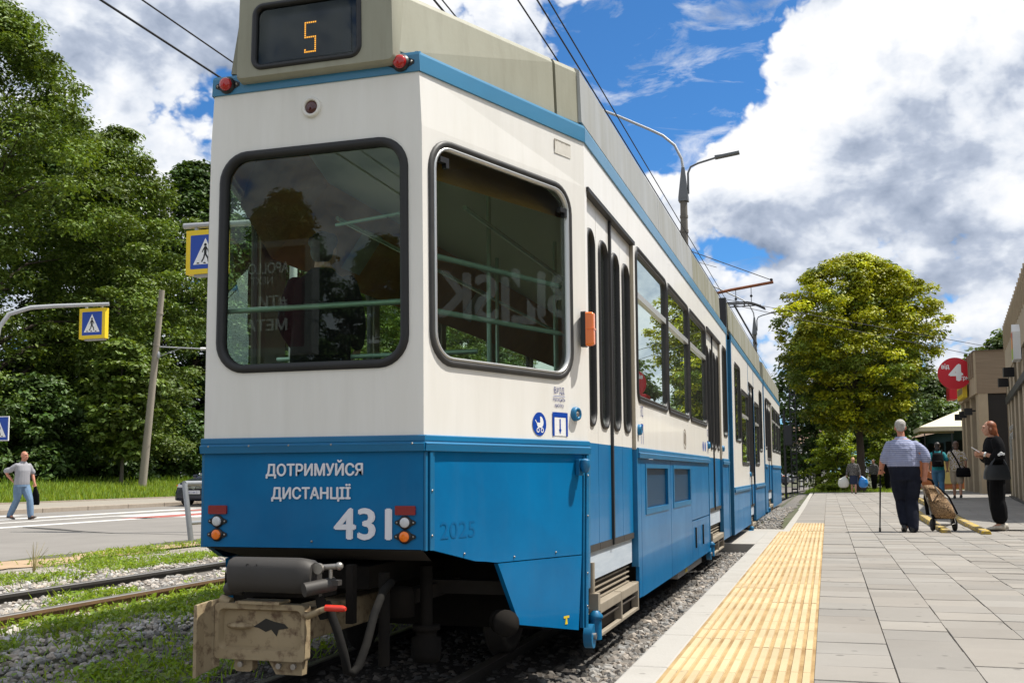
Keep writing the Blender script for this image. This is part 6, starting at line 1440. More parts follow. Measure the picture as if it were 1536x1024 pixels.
# ------------------------------------------------------------------ people
class Fig:
    """one person: local axes x right, y forward, z up, drawn for a height of 1.75 m"""
    def __init__(s, label, pos, face, height, group=None, lean=0.0, sway=0.0):
        s.pos = Vector(pos); a = math.radians(face); s.k = height / 1.75
        s.X = Vector((math.cos(a), math.sin(a), 0)); s.Y = Vector((-math.sin(a), math.cos(a), 0)); s.lean = lean; s.sway = sway
        s.t = thing("person", label, "person", pos, group)
    def w(s, p): return s.pos + (s.X * p[0] + s.Y * p[1] + Vector((0, 0, p[2]))) * s.k
    def up(s, p):   # upper body follows the lean
        h = max(0, p[2] - .93); return (p[0] + s.sway * h, p[1] + s.lean * h, p[2])
    def wd(s, d): return (s.X * d[0] + s.Y * d[1] + Vector((0, 0, d[2])))
    def rings(s, mb, rs, n=18):
        out = []
        for z, cx, cy, rx, ry in rs:
            c = s.up((cx, cy, z)); out.append([s.w((c[0] + rx * math.cos(2 * PI * j / n), c[1] + ry * math.sin(2 * PI * j / n), z)) for j in range(n)])
        mb.loft(out, 0, True, True)
    def limb(s, mb, pts, rad, n=10):
        P = [Vector(p) for p in pts]; Q = []; Rr = []
        for i in range(len(P) - 1):
            for t in np.linspace(0, 1, 5)[:(5 if i == len(P) - 2 else 4)]:
                Q.append(P[i].lerp(P[i + 1], t)); bulge = 1 + .10 * math.sin(PI * t) ; Rr.append((rad[i] + (rad[i + 1] - rad[i]) * t) * bulge)
        mb.tube([s.w(q) for q in Q], [r * s.k for r in Rr], n)
        mb.ell(s.w(P[0]), rad[0] * s.k, n=10, k=7); mb.ell(s.w(P[-1]), rad[-1] * s.k, n=10, k=7)
    def hand(s, mb, wrist, d, nrm, side, curl=.5):
        """palm, four unequal bent fingers and a thumb from the side of the palm"""
        wv = Vector(wrist); d = Vector(d).normalized(); nv = Vector(nrm); nv = (nv - d * nv.dot(d)).normalized(); sv = d.cross(nv) * side
        c = wv + d * .045
        M_ = Matrix((s.wd(sv), s.wd(nv), s.wd(d))).transposed(); mb.ell(s.w(c), (.042 * s.k, .018 * s.k, .052 * s.k), M_, 10, 7)
        for i, L in enumerate((.068, .080, .075, .058)):
            b0 = wv + d * .085 + sv * (.030 - .020 * i); d1 = (d * math.cos(curl) + nv * math.sin(curl)); d2 = (d * math.cos(curl * 2.1) + nv * math.sin(curl * 2.1))
            mb.tube([s.w(b0 - d * .02), s.w(b0), s.w(b0 + d1 * L * .5), s.w(b0 + d1 * L * .5 + d2 * L * .5)], [.0095 * s.k, .0095 * s.k, .009 * s.k, .0075 * s.k], 7)
        t0 = wv + d * .03 + sv * .035; t1 = t0 + (sv * .6 + d * .7 + nv * .35) * .038; t2 = t1 + (d * .8 + nv * .6) * .03
        mb.tube([s.w(t0), s.w(t1), s.w(t2)], [.012 * s.k, .0105 * s.k, .0085 * s.k], 7)
    def head(s, mb, c, yaw=0, pitch=0, sc=1.0):
        s.hc = Vector(s.up(c)); s.hs = sc; R = Matrix.Rotation(math.radians(yaw), 3, 'Z') @ Matrix.Rotation(math.radians(pitch), 3, 'X'); s.hR = R
        B = Matrix((s.X, s.Y, Vector((0, 0, 1)))).transposed(); M_ = B @ R
        e = lambda o, r: mb.ell(s.w(s.hc + R @ Vector(o) * sc), tuple(x * sc * s.k for x in r), M_, 14, 9)
        e((0, -.012, .022), (.076, .094, .098)); e((0, .030, -.045), (.058, .062, .068)); e((0, .052, -.088), (.030, .030, .026)); e((0, .055, -.01), (.060, .042, .07))
        e((0, .102, -.018), (.013, .020, .016)); e((0, .094, .008), (.009, .014, .026)); e((0, .090, -.058), (.024, .012, .010)); e((0, .088, .034), (.055, .016, .014))
        for q in (-1, 1): e((q * .077, -.005, -.01), (.010, .022, .032)); e((q * .036, .066, -.028), (.022, .025, .022))
        mb.tube([s.w(s.up((0, -.005, 1.40))), s.w(s.hc + Vector((0, -.02, -.06)))], [.062 * s.k, .054 * s.k], 12)
    def eyes(s, brow="hair_dark"):
        B = Matrix((s.X, s.Y, Vector((0, 0, 1)))).transposed() @ s.hR
        b = MB()
        for q in (-1, 1): b.ell(s.w(s.hc + s.hR @ Vector((q * .031, .087, .012)) * s.hs), (.013 * s.k, .008 * s.k, .008 * s.k), B, 8, 6)
        b.ell(s.w(s.hc + s.hR @ Vector((0, .098, -.055)) * s.hs), (.018 * s.k, .006 * s.k, .003 * s.k), B, 8, 6)
        for q in (-1, 1): b.ell(s.w(s.hc + s.hR @ Vector((q * .033, .097, .036)) * s.hs), (.020 * s.k, .007 * s.k, .005 * s.k), B, 8, 6)
        b.build("eyes", brow, s.t)
    def hair(s, m, blobs, vox=.011):
        b = MB(); B = Matrix((s.X, s.Y, Vector((0, 0, 1)))).transposed() @ s.hR
        for o, r in blobs: b.ell(s.w(s.hc + s.hR @ Vector(o) * s.hs), tuple(x * s.hs * s.k for x in r), B, 14, 9)
        return remesh(b, "hair", m, s.t, vox * s.k, 2)
    def body(s, rs, arms, legs, head, skin="skin", curl=(.6, .6), nrm=((0, 1, 0), (0, 1, 0)), vox=.009, ar=(.050, .042, .030), lr=(.082, .056, .04)):
        mb = MB(); s.rings(mb, rs); s.head(mb, **head)
        for i, (sh, el, wr) in enumerate(arms):
            s.limb(mb, [sh, el, wr], ar); d = Vector(wr) - Vector(el); s.hand(mb, wr, d if len(arms[i]) == 3 else arms[i][3], nrm[i], 1 if i == 0 else -1, curl[i])
        for hp, kn, an in legs: s.limb(mb, [hp, kn, an], lr); s.limb(mb, [an, (an[0], an[1] + .10, max(.03, an[2] - .05))], (.035, .03))
        return remesh(mb, "body", skin, s.t, vox, 2)
    def garment(s, name, m, rs, limbs, vox=.012, smooth=3, extra=None):
        mb = MB()
        if rs: s.rings(mb, rs)
        for pts, rad in limbs: s.limb(mb, pts, rad)
        if extra: extra(mb)
        return remesh(mb, name, m, s.t, vox, smooth)
    def shoe(s, m, an, toe, ln=.27, tilt=0.0, wd=.045):
        a = Vector(an); f = Vector(toe).normalized(); mb = MB()
        f = (f + Vector((0, 0, tilt))).normalized(); u = Vector((0, 0, 1)); u = (u - f * u.dot(f)).normalized(); r = f.cross(u)
        b0 = a + u * (-.06 if tilt == 0 else -.07)
        out = []
        for t, w, h in ((-.30, .55, .05), (-.26, .8, .095), (-.1, .9, .10), (.12, .88, .085), (.35, 1.05, .06), (.56, .95, .045), (.68, .6, .03)):
            c = b0 + f * (t * ln); out.append([s.w(c + r * (w * wd * math.cos(q)) + u * (h * (.5 + .5 * math.sin(q)) * (1 if math.sin(q) > 0 else 1) - .02)) for q in np.linspace(0, 2 * PI, 12, endpoint=False)])
        mb.loft(out); return mb.build("shoe", m, s.t)
T0 = [(.86, 0, 0, .15, .11), (.95, 0, 0, .15, .105), (1.1, 0, .0, .13, .10), (1.25, 0, .005, .145, .105), (1.38, 0, 0, .16, .10), (1.46, 0, -.01, .09, .07)]
def std_torso(g=1.0): return [(z, cx, cy, rx * g, ry * g) for z, cx, cy, rx, ry in T0]
# --- white haired man with stick and trolley, walking away
MP = pz(1362, 797); f = Fig("white haired person in blue striped shirt walking away with a stick and a trolley", MP, 3, 1.70, None, .02, -.10)
shL, shR = f.up((-.195, -.02, 1.365)), f.up((.195, -.02, 1.365))
eL, wL = (-.335, .02, 1.14), (-.355, .10, .975); eR, wR = (.30, -.04, 1.12), (.275, -.04, .875)
hipz = .95
f.body([(.80, -.02, 0, .18, .14), (.95, -.02, 0, .22, .16), (1.1, 0, .02, .24, .18), (1.25, 0, .01, .22, .15), (1.38, 0, 0, .19, .12), (1.46, 0, -.01, .10, .08)],
       [(shL, eL, wL), (shR, eR, wR)], [((-.10, 0, .88), (-.06, .12, .48), (-.01, .10, .09)), ((.09, -.02, .88), (.06, .03, .48), (.065, -.10, .08))],
       dict(c=(.02, .05, 1.635), sc=1.06, yaw=-4), "skin_ruddy", (1.25, 1.3), ((0, 1, -.2), (0, 1, -.2)), ar=(.046, .048, .036))
f.garment("shirt", "shirt_stripe", [(1.015, -.02, .0, .248, .185), (1.10, -.02, .0, .250, .188), (1.2, -.01, .0, .242, .176), (1.3, 0, -.005, .230, .158), (1.37, 0, -.01, .205, .130), (1.425, 0, -.01, .155, .10), (1.455, .0, -.005, .10, .085), (1.49, .0, .0, .078, .074)],
          [([shL, (-.27, -.005, 1.25), (-.305, .01, 1.135)], (.060, .072, .078)), ([shR, (.27, -.03, 1.25), (.30, -.035, 1.13)], (.060, .072, .078))], .011, 3)
f.garment("trousers", "trouser_navy", [(.80, -.015, 0, .212, .172), (.92, -.015, 0, .236, .18), (1.02, -.02, .0, .238, .178), (1.075, -.02, .0, .234, .172)],
          [([(-.115, 0, .82), (-.06, .16, .48), (-.055, -.02, .15)], (.128, .098, .070)), ([(.095, -.01, .82), (.075, .02, .48), (.07, -.11, .065)], (.128, .100, .080))], .011, 3)
f.shoe("shoe_black", (.065, -.10, .085), (.25, 1, 0), .29); f.shoe("shoe_black", (-.05, .02, .12), (.1, 1, 0), .29, -.3)
f.hair("hair_white", [((0, -.022, .040), (.082, .096, .086)), ((0, -.065, -.005), (.066, .046, .060))]); f.eyes("hair_white")
ck = thing("walking_stick", "black walking stick in the hand of the man in the striped shirt", "walking stick", pz(1320, 797))
hw = f.w((-.365, .155, .93)); tip = pz(1320, 797) + Vector((0, 0, .01)); d_ = (hw - tip)
b = MB(); b.tube([tip, hw], [.010, .013], 10); b.build("shaft", "cloth_black", ck)
b = MB(); b.tube([hw + Vector((.0, -.09, .03)), hw + Vector((0, -.03, .035)), hw + Vector((0, .04, .015))], [.012, .015, .013], 10); b.build("handle", "rust", ck)
b = MB(); b.cyl(tip - Vector((0, 0, .01)), tip + d_.normalized() * .05, .016); b.build("rubber_foot", "rubber", ck)
# shopping trolley
tp_ = pz(1415, 796); tr = thing("shopping_trolley", "brown snakeskin shopping trolley pulled by the man in the striped shirt", "shopping trolley", tp_)
o = tp_; wp = lambda x, y, z: o + Vector((x, y, z)); hd = f.w((.275, -.03, .80))
for q, x in ((0, -.15), (1, .165)):
    b = MB(); c = wp(x, 0, .095); b.lathe([(.05, -.018), (.085, -.022), (.095, -.01), (.095, .01), (.085, .022), (.05, .018)], c, (1, .15, 0), 24); wh = b.build("wheel", "tyre", tr)
    b = MB(); b.lathe([(0, -.014), (.052, -.014), (.052, .014), (0, .014)], c, (1, .15, 0), 18); b.cyl(c - Vector((.026, 0, 0)), c + Vector((.026, 0, 0)), .014); b.build("hub", "dark_steel", wh)
b = MB(); b.cyl(wp(-.15, 0, .095), wp(.165, 0, .095), .010)
hl, hr2 = hd + Vector((-.06, .06, -.04)), hd + Vector((.13, .10, -.06))
b.tube([wp(-.10, .03, .10), wp(-.14, .06, .25), hl], .011, 8); b.tube([wp(.12, .03, .10), wp(.12, .06, .25), hr2], .011, 8)
b.tube([wp(-.10, -.05, .20), wp(-.12, -.12, .12), wp(.02, -.14, .08), wp(.17, -.10, .12), wp(.15, -.03, .24)], .008, 8); b.build("frame", "steel", tr)
b = MB(); b.tube([hl, hd + Vector((-.03, .0, .02)), hd + Vector((.02, .0, .03)), hd + Vector((.10, .04, .0)), hr2], .016, 10); b.build("handle", "cloth_black", tr)
def ringq(c, ax, ay, r=.28, n=16):
    out = []
    for j in range(n):
        t = 2 * PI * j / n; x, y = math.cos(t), math.sin(t); m_ = max(abs(x), abs(y)) ** .7; out.append(c + Vector((ax * x / m_ * .9, ay * y / m_ * .9, 0)))
    return out
b = MB(); b.loft([ringq(wp(.02, -.03, .19), .15, .10), ringq(wp(.02, -.05, .24), .185, .13), ringq(wp(-.02, -.04, .38), .175, .125), ringq(wp(-.07, .0, .50), .15, .11), ringq(wp(-.10, .03, .56), .135, .10)]); b.build("bag", "snake_print", tr)
b = MB(); b.loft([ringq(wp(-.095, .02, .55), .145, .11), ringq(wp(-.13, .03, .62), .13, .10), ringq(wp(-.17, .05, .685), .10, .075), ringq(wp(-.185, .06, .70), .07, .05)])
fl_ = [wp(-.20, -.085, .66), wp(-.07, -.09, .645), wp(.055, -.15, .50), wp(-.16, -.16, .46)]; b.add(fl_ + [p + Vector((0, .02, .0)) for p in fl_], [(0, 1, 2, 3), (4, 5, 6, 7), (0, 1, 5, 4), (1, 2, 6, 5), (2, 3, 7, 6), (3, 0, 4, 7)], 0, True); b.build("flap", "snake_print", tr)
b = MB(); b.loft([ringq(wp(.0, -.02, .185), .165, .115), ringq(wp(.0, -.02, .25), .192, .138)], 0, True); b.tube([wp(-.21, .02, .24), wp(-.235, .04, .5), wp(-.22, .06, .70)], .028, 8); b.tube([wp(.21, .0, .26), wp(.10, .03, .52), wp(-.06, .06, .68)], .014, 8); b.build("bag_base", "cloth_black", tr)
# --- woman in black with phone
WPz = pz(1497, 795); f = Fig("person with long red hair in black, holding a phone and a black handbag", WPz, 100, 1.70, None, .03)
shL, shR = f.up((-.165, 0, 1.41)), f.up((.165, 0, 1.41))
eL, wL = (-.235, .02, 1.14), (-.12, .225, 1.215); eR, wR = (.215, .06, 1.14), (.06, .24, 1.19)
f.body(std_torso(), [(shL, eL, wL), (shR, eR, wR)], [((-.08, 0, .88), (-.08, .03, .48), (-.085, .0, .09)), ((.08, 0, .88), (.08, -.02, .48), (.085, -.10, .09))], dict(c=(0, .05, 1.615), sc=1.0, pitch=-2), "skin", (.9, 1.1), ((.9, 0, .5), (-.9, 0, .3)), ar=(.045, .038, .026), lr=(.075, .052, .034))
f.garment("sweatshirt", "cloth_black", [(.84, 0, -.02, .215, .165), (.95, 0, -.02, .215, .165), (1.15, 0, -.01, .21, .16), (1.3, 0, .0, .205, .145), (1.40, 0, .0, .18, .115), (1.455, 0, .0, .105, .085), (1.48, 0, .01, .075, .07)],
          [([shL, (-.225, -.005, 1.27), (-.245, .02, 1.13), (-.215, .075, 1.15)], (.085, .090, .088, .078)), ([shR, (.22, .02, 1.27), (.22, .06, 1.14), (.18, .11, 1.16)], (.085, .09, .085, .075))], .012, 3)
f.garment("trousers", "cloth_black", [(.78, 0, 0, .18, .125), (.95, 0, 0, .165, .115)], [([(-.085, 0, .85), (-.085, .015, .48), (-.085, -.01, .215)], (.11, .112, .118)), ([(.085, 0, .85), (.085, -.02, .48), (.085, -.07, .215)], (.11, .112, .118))], .012, 3)
for x, y in ((-.085, 0), (.085, -.10)): f.shoe("shoe_white", (x, y, .09), (0, 1, 0), .29, wd=.05)
f.hair("hair_red", [((0, -.025, .035), (.084, .095, .090)), ((0, -.075, -.06), (.075, .050, .12)), ((.0, -.10, -.18), (.072, .045, .13)), ((0, -.115, -.27), (.055, .035, .10)), ((-.062, -.02, -.02), (.024, .055, .09))]); f.eyes("hair_brown")
b = MB(); 
for k, (y, z, r) in enumerate(((.01, 1.21, .026), (.045, 1.19, .020), (-.025, 1.20, .018))):
    c = f.w((-.334, y, z)); b.lathe([(r * .55, 0), (r, 0), (r, .006), (r * .55, .006), (r * .55, 0)], c, f.wd((-1, .1, .1)), 14)
b.build("sleeve_print", "sticker_white", f.t)
b = MB(); wv = Vector(f.w((-.145, .19, 1.20))); b.lathe([(.034, -.014), (.038, -.014), (.038, .014), (.034, .014)], wv, f.wd((.5, .8, .3)), 16); b.build("watch", "watch", f.t)
ph = tag(MB().obox(f.w((-.085, .315, 1.275)), (.072, .012, .145), Matrix.Rotation(math.radians(82), 3, 'Z') @ Matrix.Rotation(math.radians(-55), 3, 'X')).build("phone", "phone", bevel=.006), "pale phone held in both hands by the woman in black", "phone")
hb = thing("handbag", "large black handbag hanging from the arm of the woman in black", "handbag", f.w((-.30, .05, .8)))
b = MB(); c0 = (-.31, .06)
b.loft([[f.w((c0[0] + dx * .075, c0[1] + .02 + q * w, z)) for dx, q in ((-1, -1), (-1, 1), (-.4, 1.06), (.4, 1.06), (1, 1), (1, -1), (.4, -1.06), (-.4, -1.06))] for z, w in ((.80, .17), (.82, .185), (.92, .175), (1.0, .15), (1.03, .14))]); b.build("body", "leather_black", hb, .008)
b = MB(); b.tube([f.w((-.33, -.07, 1.02)), f.w((-.30, -.03, 1.12)), f.w((-.275, .02, 1.19)), f.w((-.29, .09, 1.14)), f.w((-.33, .17, 1.02))], .010, 8); b.tube([f.w((-.28, -.07, 1.02)), f.w((-.265, -.03, 1.12)), f.w((-.245, .02, 1.185)), f.w((-.25, .09, 1.13)), f.w((-.27, .17, 1.02))], .010, 8); b.build("strap", "leather_black", hb)
# --- raised paving by the kiosks
def upz(x, y): return PZ + .012 + .10 * min(1, max(0, (y - 17.5) / 7))
b = MB(); tints = []; R3 = random.Random(4); y = 17.6
while y < 49:
    for c in range(26):
        xl = lin([(16, 2.24), (34, 2.72), (50, 3.1)], y); x = xl + c * .36; t = .84 + R3.random() * .2
        b.add([(x + .004, y + .004, upz(x, y)), (x + .356, y + .004, upz(x, y)), (x + .356, y + .716, upz(x, y + .72)), (x + .004, y + .716, upz(x, y + .72)), (x, y, PZ - .02), (x, y + .72, PZ - .02)], [(0, 1, 2, 3)] + ([(4, 0, 3, 5)] if c == 0 else [])); tints += [(t, t, t, 1)] * (2 if c == 0 else 1)
    y += .72
up_ = b.build("raised_paving", "paver"); structure(up_); a = up_.data.attributes.new("tint", 'FLOAT_COLOR', 'FACE'); a.data.foreach_set("color", np.array(tints, np.float32).ravel())
# --- simple walkers
def walker(label, pos, face, H, group, skin, top, bottom, shoes, hairm, hair, stride=.16, arms=None, long_sleeve=False, shorts=False, girth=1.0, skirt=False, lean=.03, eyes=True, curl=.8, bot_h=.12, vox=.011):
    f = Fig(label, pos, face, H, group, lean); shL, shR = f.up((-.165 * girth, 0, 1.38)), f.up((.165 * girth, 0, 1.38))
    a = arms or (((-.25, -.03, 1.14), (-.26, .06, .92)), ((.25, -.03, 1.14), (.26, .04, .92)))
    lg = [((-.09, 0, .88), (-.085, stride * .75 + .02, .49), (-.085, stride, .09)), ((.09, 0, .88), (.085, -stride * .35 + .03, .49), (.085, -stride * 1.2, .11))]
    f.body(std_torso(girth * .92), [(shL, *a[0]), (shR, *a[1])], lg, dict(c=(0, .04, 1.62), sc=1.02, pitch=-6 if lean > .05 else 0), skin, (curl, curl), ((.8, .4, 0), (-.8, .4, 0)), vox, (.047, .04, .028), (.078, .054, .036))
    sl = [([sh, tuple(Vector(sh).lerp(Vector(e), .55)), tuple(Vector(e) + Vector((0, 0, .06)))], (.060, .070, .070)) if not long_sleeve else ([sh, e, tuple(Vector(e).lerp(Vector(w_), .9))], (.062, .060, .048)) for sh, (e, w_) in zip((shL, shR), a)]
    f.garment("top", top, [(.88, 0, -.005, .185 * girth, .135 * girth), (.95, 0, 0, .182 * girth, .138 * girth), (1.1, 0, .005, .172 * girth, .135 * girth), (1.25, 0, .005, .182 * girth, .135 * girth), (1.38, 0, 0, .185 * girth, .115), (1.45, 0, -.005, .11, .085), (1.49, 0, 0, .072, .066)], sl, vox + .002, 3)
    lo = .47 if shorts else bot_h
    if skirt: f.garment("skirt", bottom, [(.46, 0, 0, .20, .16), (.7, 0, 0, .195, .155), (.95, 0, 0, .17, .13)], [], vox + .002)
    else:
        def leg(h, k, an):
            h, k, an = Vector(h), Vector(k), Vector(an)
            e = k.lerp(an, max(0, (.49 - lo) / .40)) if lo < .49 else h.lerp(k, 1)
            return ([tuple(h - Vector((0, 0, .02))), tuple(k), tuple(e)], (.108 * girth, .082, .074)) if not shorts else ([tuple(h), tuple(h.lerp(k, .9))], (.112, .098))
        f.garment("trousers", bottom, [(.82, 0, 0, .178 * girth, .13 * girth), (.93, 0, 0, .178 * girth, .132 * girth), (.97, 0, 0, .168 * girth, .12 * girth)], [leg(*l) for l in lg], vox + .002, 3)
    f.shoe(shoes, lg[0][2], (0, 1, 0), .28, .25 if stride > .14 else 0); f.shoe(shoes, lg[1][2], (0, 1, 0), .28, -.12 if stride > .14 else 0)
    if hair: f.hair(hairm, hair)
    if eyes: f.eyes("hair_brown")
    return f
SH = [((0, -.022, .035), (.085, .098, .090)), ((0, -.055, -.02), (.078, .062, .08))]
LH = SH + [((0, -.085, -.12), (.07, .045, .12)), ((0, -.10, -.25), (.055, .04, .11))]
p = on_z(1409, 748, .21); f = walker("person in teal top and jeans with a black backpack walking away", (p.x, p.y, .21), -6, 1.66, None, "skin", "teal_cloth", "denim_blue", "shoe_white", "hair_dark", LH, .10)
bp = thing("backpack", "black backpack on the woman in the teal top", "backpack", f.w((0, -.2, 1.1)))
mb = MB(); f.rings(mb, [(.98, 0, -.22, .15, .09), (1.02, 0, -.23, .17, .11), (1.2, 0, -.23, .17, .11), (1.36, 0, -.20, .15, .085), (1.41, 0, -.18, .10, .05)]); f.rings(mb, [(1.0, 0, -.31, .11, .05), (1.15, 0, -.32, .11, .05), (1.18, 0, -.30, .10, .03)]); remesh(mb, "body", "cloth_black", bp, .012, 2)
b = MB()
for q in (-.12, .12): b.tube([f.w((q, -.12, 1.38)), f.w((q, 0, 1.49)), f.w((q, .12, 1.40)), f.w((q * 1.1, .14, 1.2)), f.w((q * 1.2, .0, 1.02)), f.w((q * 1.1, -.14, 1.0))], .022, 8)
b.build("strap", "cloth_black", bp)
p = on_z(1437, 748, .21); f = walker("person in leaf print shirt and beige shorts walking away beside the kiosk", (p.x, p.y, .21), -4, 1.68, None, "skin", "leaf_print", "beige_cloth", "shoe_black", "hair_brown", SH + [((0, -.07, -.1), (.07, .05, .08))], .10, None, False, True, 1.12, lean=.06)
sb = thing("shoulder_bag", "black shoulder bag of the walker in the leaf print shirt", "bag", f.w((.2, -.1, .8)))
mb = MB(); f.rings(mb, [(.66, .17, -.16, .19, .07), (.70, .17, -.17, .21, .09), (.86, .17, -.17, .20, .085), (.94, .17, -.16, .17, .06)]); remesh(mb, "body", "cloth_black", sb, .012, 2)
b = MB(); b.tube([f.w((.10, -.15, .92)), f.w((.03, -.17, 1.1)), f.w((-.06, -.17, 1.28)), f.w((-.14, -.11, 1.43)), f.w((-.15, .0, 1.48)), f.w((-.12, .12, 1.4)), f.w((.1, .17, 1.1)), f.w((.22, .02, .95))], .020, 8); b.build("strap", "cloth_black", sb)
p = on_z(1281, 740.5, PZ); f = walker("elderly person with light hair in a dark flowered jacket carrying two full bags", (p.x, p.y, PZ), 178, 1.52, None, "skin", "flower_print", "skirt_blue", "shoe_black", "hair_blond", SH, .08, (((-.27, .0, 1.14), (-.30, .06, .90)), ((.27, 0, 1.14), (.30, .05, .90))), True, girth=1.15, skirt=True, lean=.08, curl=1.3)
for q, m_, lab, sc in ((.46, "bag_white", "bulging white plastic bag carried by the elderly walker", 1.15), (-.44, "bag_blue", "shiny blue plastic bag carried by the elderly walker", 1.0)):
    o_ = thing("plastic_bag", lab, "bag", f.w((q, .05, .45))); mb = MB(); f.rings(mb, [(.30, q, .05, .10 * sc, .08), (.36, q, .05, .19 * sc, .14), (.52, q, .05, .23 * sc, .16), (.68, q, .05, .19 * sc, .13), (.80, q * .9, .05, .09, .06), (.86, q * .78, .05, .03, .03)]); remesh(mb, "sack", m_, o_, .014, 2)
    b = MB(); b.tube([f.w((q * .85, .03, .80)), f.w((q * .70, .05, .885)), f.w((q * .85, .09, .80))], .012, 6); b.build("handle", m_, o_)
for u, lab, tp in ((1312, "person in dark clothes with a pale collar standing in the linden shade", "flower_print"), (1332, "person in plain black clothes standing in the shade beside the man with the stick", "cloth_black")):
    q = on_z(u, 736, .05); walker(lab, (q.x, q.y, .05), 150, 1.6, None, "skin", tp, "cloth_black", "shoe_black", "hair_dark", SH, .05, None, True, vox=.013)
# --- man crossing the road on the left
p = on_z(31, 778.5, -.046); f = walker("bald person in grey T-shirt and pale jeans walking across the road with a black bag", (p.x, p.y, -.046), -100, 1.72, None, "skin_ruddy", "cloth_grey", "denim", "shoe_brown", None, None, .26, (((-.29, .03, 1.15), (-.27, .14, .92)), ((.31, -.20, 1.18), (.19, -.13, 1.0))), girth=1.14, lean=.05, curl=.9, bot_h=.10, vox=.009)
bg_ = thing("black_bag", "narrow black bag hanging from the hand of the bald walker", "bag", f.w((-.28, .16, .45)))
mb = MB(); f.rings(mb, [(.36, -.29, .18, .05, .12), (.42, -.29, .18, .06, .14), (.62, -.285, .18, .05, .125), (.76, -.28, .17, .035, .07), (.86, -.275, .17, .022, .025)]); remesh(mb, "sack", "cloth_black", bg_, .011, 2)
# --- passenger standing in the tail of the tram
f = walker("passenger with dark curly hair standing behind the rear tram window", (-3.02, 5.85, .90), 8, 1.66, None, "skin", "cloth_black", "cloth_black", "shoe_black", "hair_dark", SH + [((.05, -.03, .06), (.05, .06, .05)), ((-.05, -.03, .05), (.05, .06, .05)), ((0, -.08, .05), (.06, .05, .06))], .04, (((-.25, .0, 1.13), (-.22, .16, .98)), ((.25, .0, 1.13), (.2, .16, .98))), True, girth=1.12, vox=.012)
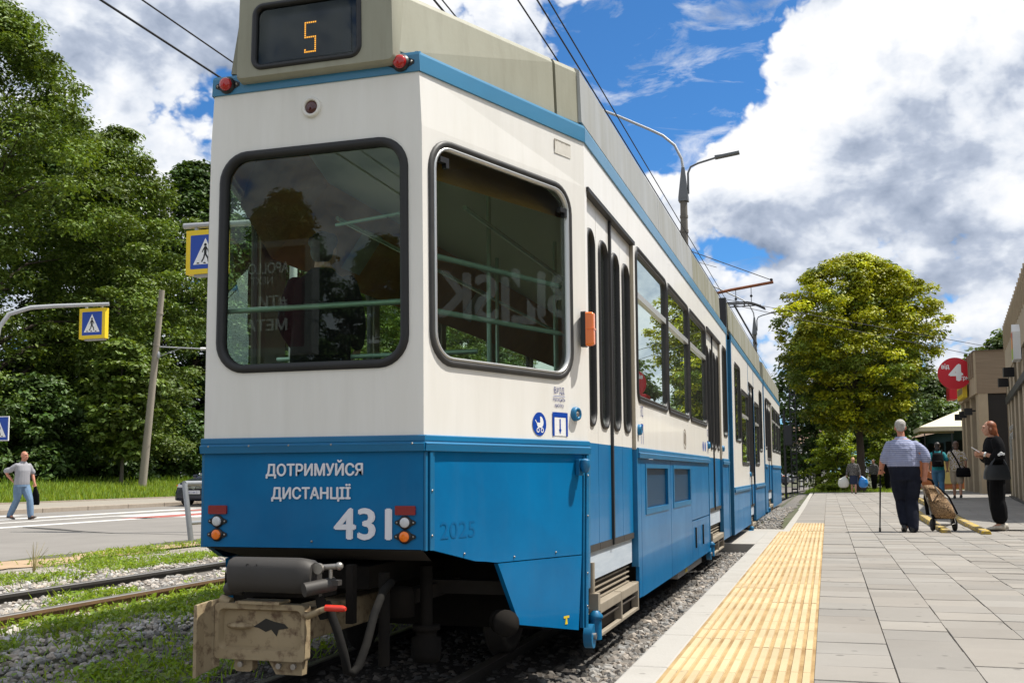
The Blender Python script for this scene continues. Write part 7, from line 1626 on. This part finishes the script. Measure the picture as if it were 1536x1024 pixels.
# ------------------------------------------------------------------ cars
def make_car(label, loc, group=None):
    t = thing("parked_car", label, "car", loc, group); X, Y, Z = loc
    P = lambda x, y, z: (X + x, Y + y, Z + z)
    def sec(y, w, z0, z1, wt): return [P(-w, y, z0), P(-w * 1.0, y, (z0 + z1) * .5), P(-wt, y, z1), P(-wt * .6, y, z1 + .02), P(wt * .6, y, z1 + .02), P(wt, y, z1), P(w, y, (z0 + z1) * .5), P(w, y, z0)]
    b = MB(); b.loft([sec(.0, .70, .30, .62, .60), sec(.06, .80, .22, .72, .70), sec(.35, .87, .18, .84, .78), sec(1.0, .88, .18, .97, .80), sec(1.3, .885, .18, 1.0, .80), sec(3.4, .885, .18, 1.02, .80), sec(4.2, .86, .22, 1.0, .76), sec(4.35, .78, .32, .9, .7)], 0, True, False); body = b.build("body", "car_paint", t, .02)
    b = MB(); b.loft([[P(-.70, y, z), P(-w, y + dy, z2), P(w, y + dy, z2), P(.70, y, z)] for y, z, dy, z2, w in ((1.15, .98, 0, .985, .72), (1.95, 1.0, 0, 1.44, .56), (3.1, 1.0, 0, 1.45, .57), (4.0, 1.0, 0, 1.03, .7))], 0, True, False); b.build("cabin", "car_paint", t, .02)
    b = MB(); b.add([P(-.64, 1.28, 1.055), P(.64, 1.28, 1.055), P(.53, 1.90, 1.40), P(-.53, 1.90, 1.40)], [(0, 1, 2, 3)]); b.v = [(x, y - .012, z + .012) for x, y, z in b.v]; b.build("windscreen", "car_glass", t)
    for sx in (-1, 1):
        b = MB(); b.add([P(sx * .715, 1.45, 1.05), P(sx * .70, 3.7, 1.06), P(sx * .60, 3.2, 1.38), P(sx * .60, 1.98, 1.38)], [(0, 1, 2, 3)]); b.build("side_window", "car_glass", t)
        b = MB(); b.loft([[P(sx * (x), y, z) for x, y, z in ((.44, .03, .66), (.70, .06, .66), (.84, .34, .72), (.80, .36, .80), (.66, .07, .78), (.46, .02, .74))], [P(sx * x, y - .02, z + .01) for x, y, z in ((.44, .03, .66), (.70, .06, .66), (.84, .34, .72), (.80, .36, .80), (.66, .07, .78), (.46, .02, .74))]], 0, True, False); h = b.build("headlight", "headlight", t)
        b = MB(); b.obox(P(sx * .80, .23, .735), (.07, .10, .05)); b.build("indicator", "orange_lens", h)
        b = MB(); b.obox(P(sx * .95, 1.5, 1.06), (.18, .10, .12)); b.build("wing_mirror", "car_paint", t, .03)
        for y in (.80, 3.45):
            b = MB(); b.lathe([(.2, -.1), (.30, -.1), (.315, -.07), (.315, .07), (.30, .1), (.2, .1)], P(sx * .78, y, .315), (1, 0, 0), 24); w_ = b.build("wheel", "tyre", t)
            b = MB(); b.lathe([(0, .06), (.2, .09), (.21, .02), (0, .02)], P(sx * .78, y, .315), (sx, 0, 0), 20); b.build("rim", "chrome", w_)
    b = MB(); b.sheet(rect(-.42, .42, .60, .76), [], lambda s, z, d: P(s, .03 - d, z), .03, -.02, 0)
    for z in (.63, .67, .71): b.sheet(rect(-.41, .41, z, z + .012), [], lambda s, z, d: P(s, .0 - d, z), .012, 0, 1)
    g = b.build("grille", ["black", "chrome"], t)
    ME = lambda s, z, d: P(s, -.02 - d, z); b = MB(); b.sheet(circle(0, .685, .075, 20), [circle(0, .685, .062, 20)], ME, .01)
    for pl in (((-.045, .73), (-.02, .685)), ((.045, .73), (.02, .685)), ((-.022, .685), (0, .72)), ((.022, .685), (0, .72)), ((-.05, .69), (-.02, .63)), ((.05, .69), (.02, .63)), ((-.02, .63), (0, .67)), ((.02, .63), (0, .67))):
        (x0, z0), (x1, z1) = pl; b.sheet([(x0 - .007, z0), (x0 + .007, z0), (x1 + .007, z1), (x1 - .007, z1)], [], ME, .01)
    b.build("emblem", "chrome", g)
    b = MB(); b.sheet(rect(-.26, .26, .44, .56), [], lambda s, z, d: P(s, .02 - d, z), .05, .0); b.build("number_plate", "plate", t)
    text("lettering", "АВ 3184 ЕХ", lambda s, z, d: P(s, -.032 - d, z), -.22, .46, .44, "navy_letter", t, .075)
    b = MB(); b.sheet(rect(-.6, .6, .26, .40), [], lambda s, z, d: P(s, .06 - d, z), .05, .0); b.build("air_intake", "black", t)
    return t
car = make_car("dark blue car with chrome grille coming up the road beside the tram", (-21.35, 31.9, -.05))
for u, y, lab in ((1186, 84, "dark car parked far down the line between the lattice masts"),): q = on_y(u, 715, y); copy_tree(car, (q.x, y, .0), lab, 1.2)
# far houses
hs = thing("house", "small pale house far behind the lattice masts", "house", (-8, 150, 0)); q = on_y(1200, 700, 150)
b = MB(); b.box(q.x - 5, q.x + 4, 150, 158, 0, 5); b.build("wall", "pale_house", hs)
b = MB(); b.add([(q.x - 5.4, 149.5, 5), (q.x + 4.4, 149.5, 5), (q.x + 4.4, 158.5, 5), (q.x - 5.4, 158.5, 5), (q.x - 5.4, 154, 7.5), (q.x + 4.4, 154, 7.5)], [(0, 1, 5, 4), (2, 3, 4, 5), (0, 4, 3), (1, 2, 5)]); b.build("roof", "tile_roof", hs)
b = MB()
for dx in (-3.5, -1.2, 1.1, 3): b.box(q.x + dx - .5, q.x + dx + .5, 149.9, 149.99, 1.5, 3.2)
b.build("window", "car_glass", hs)
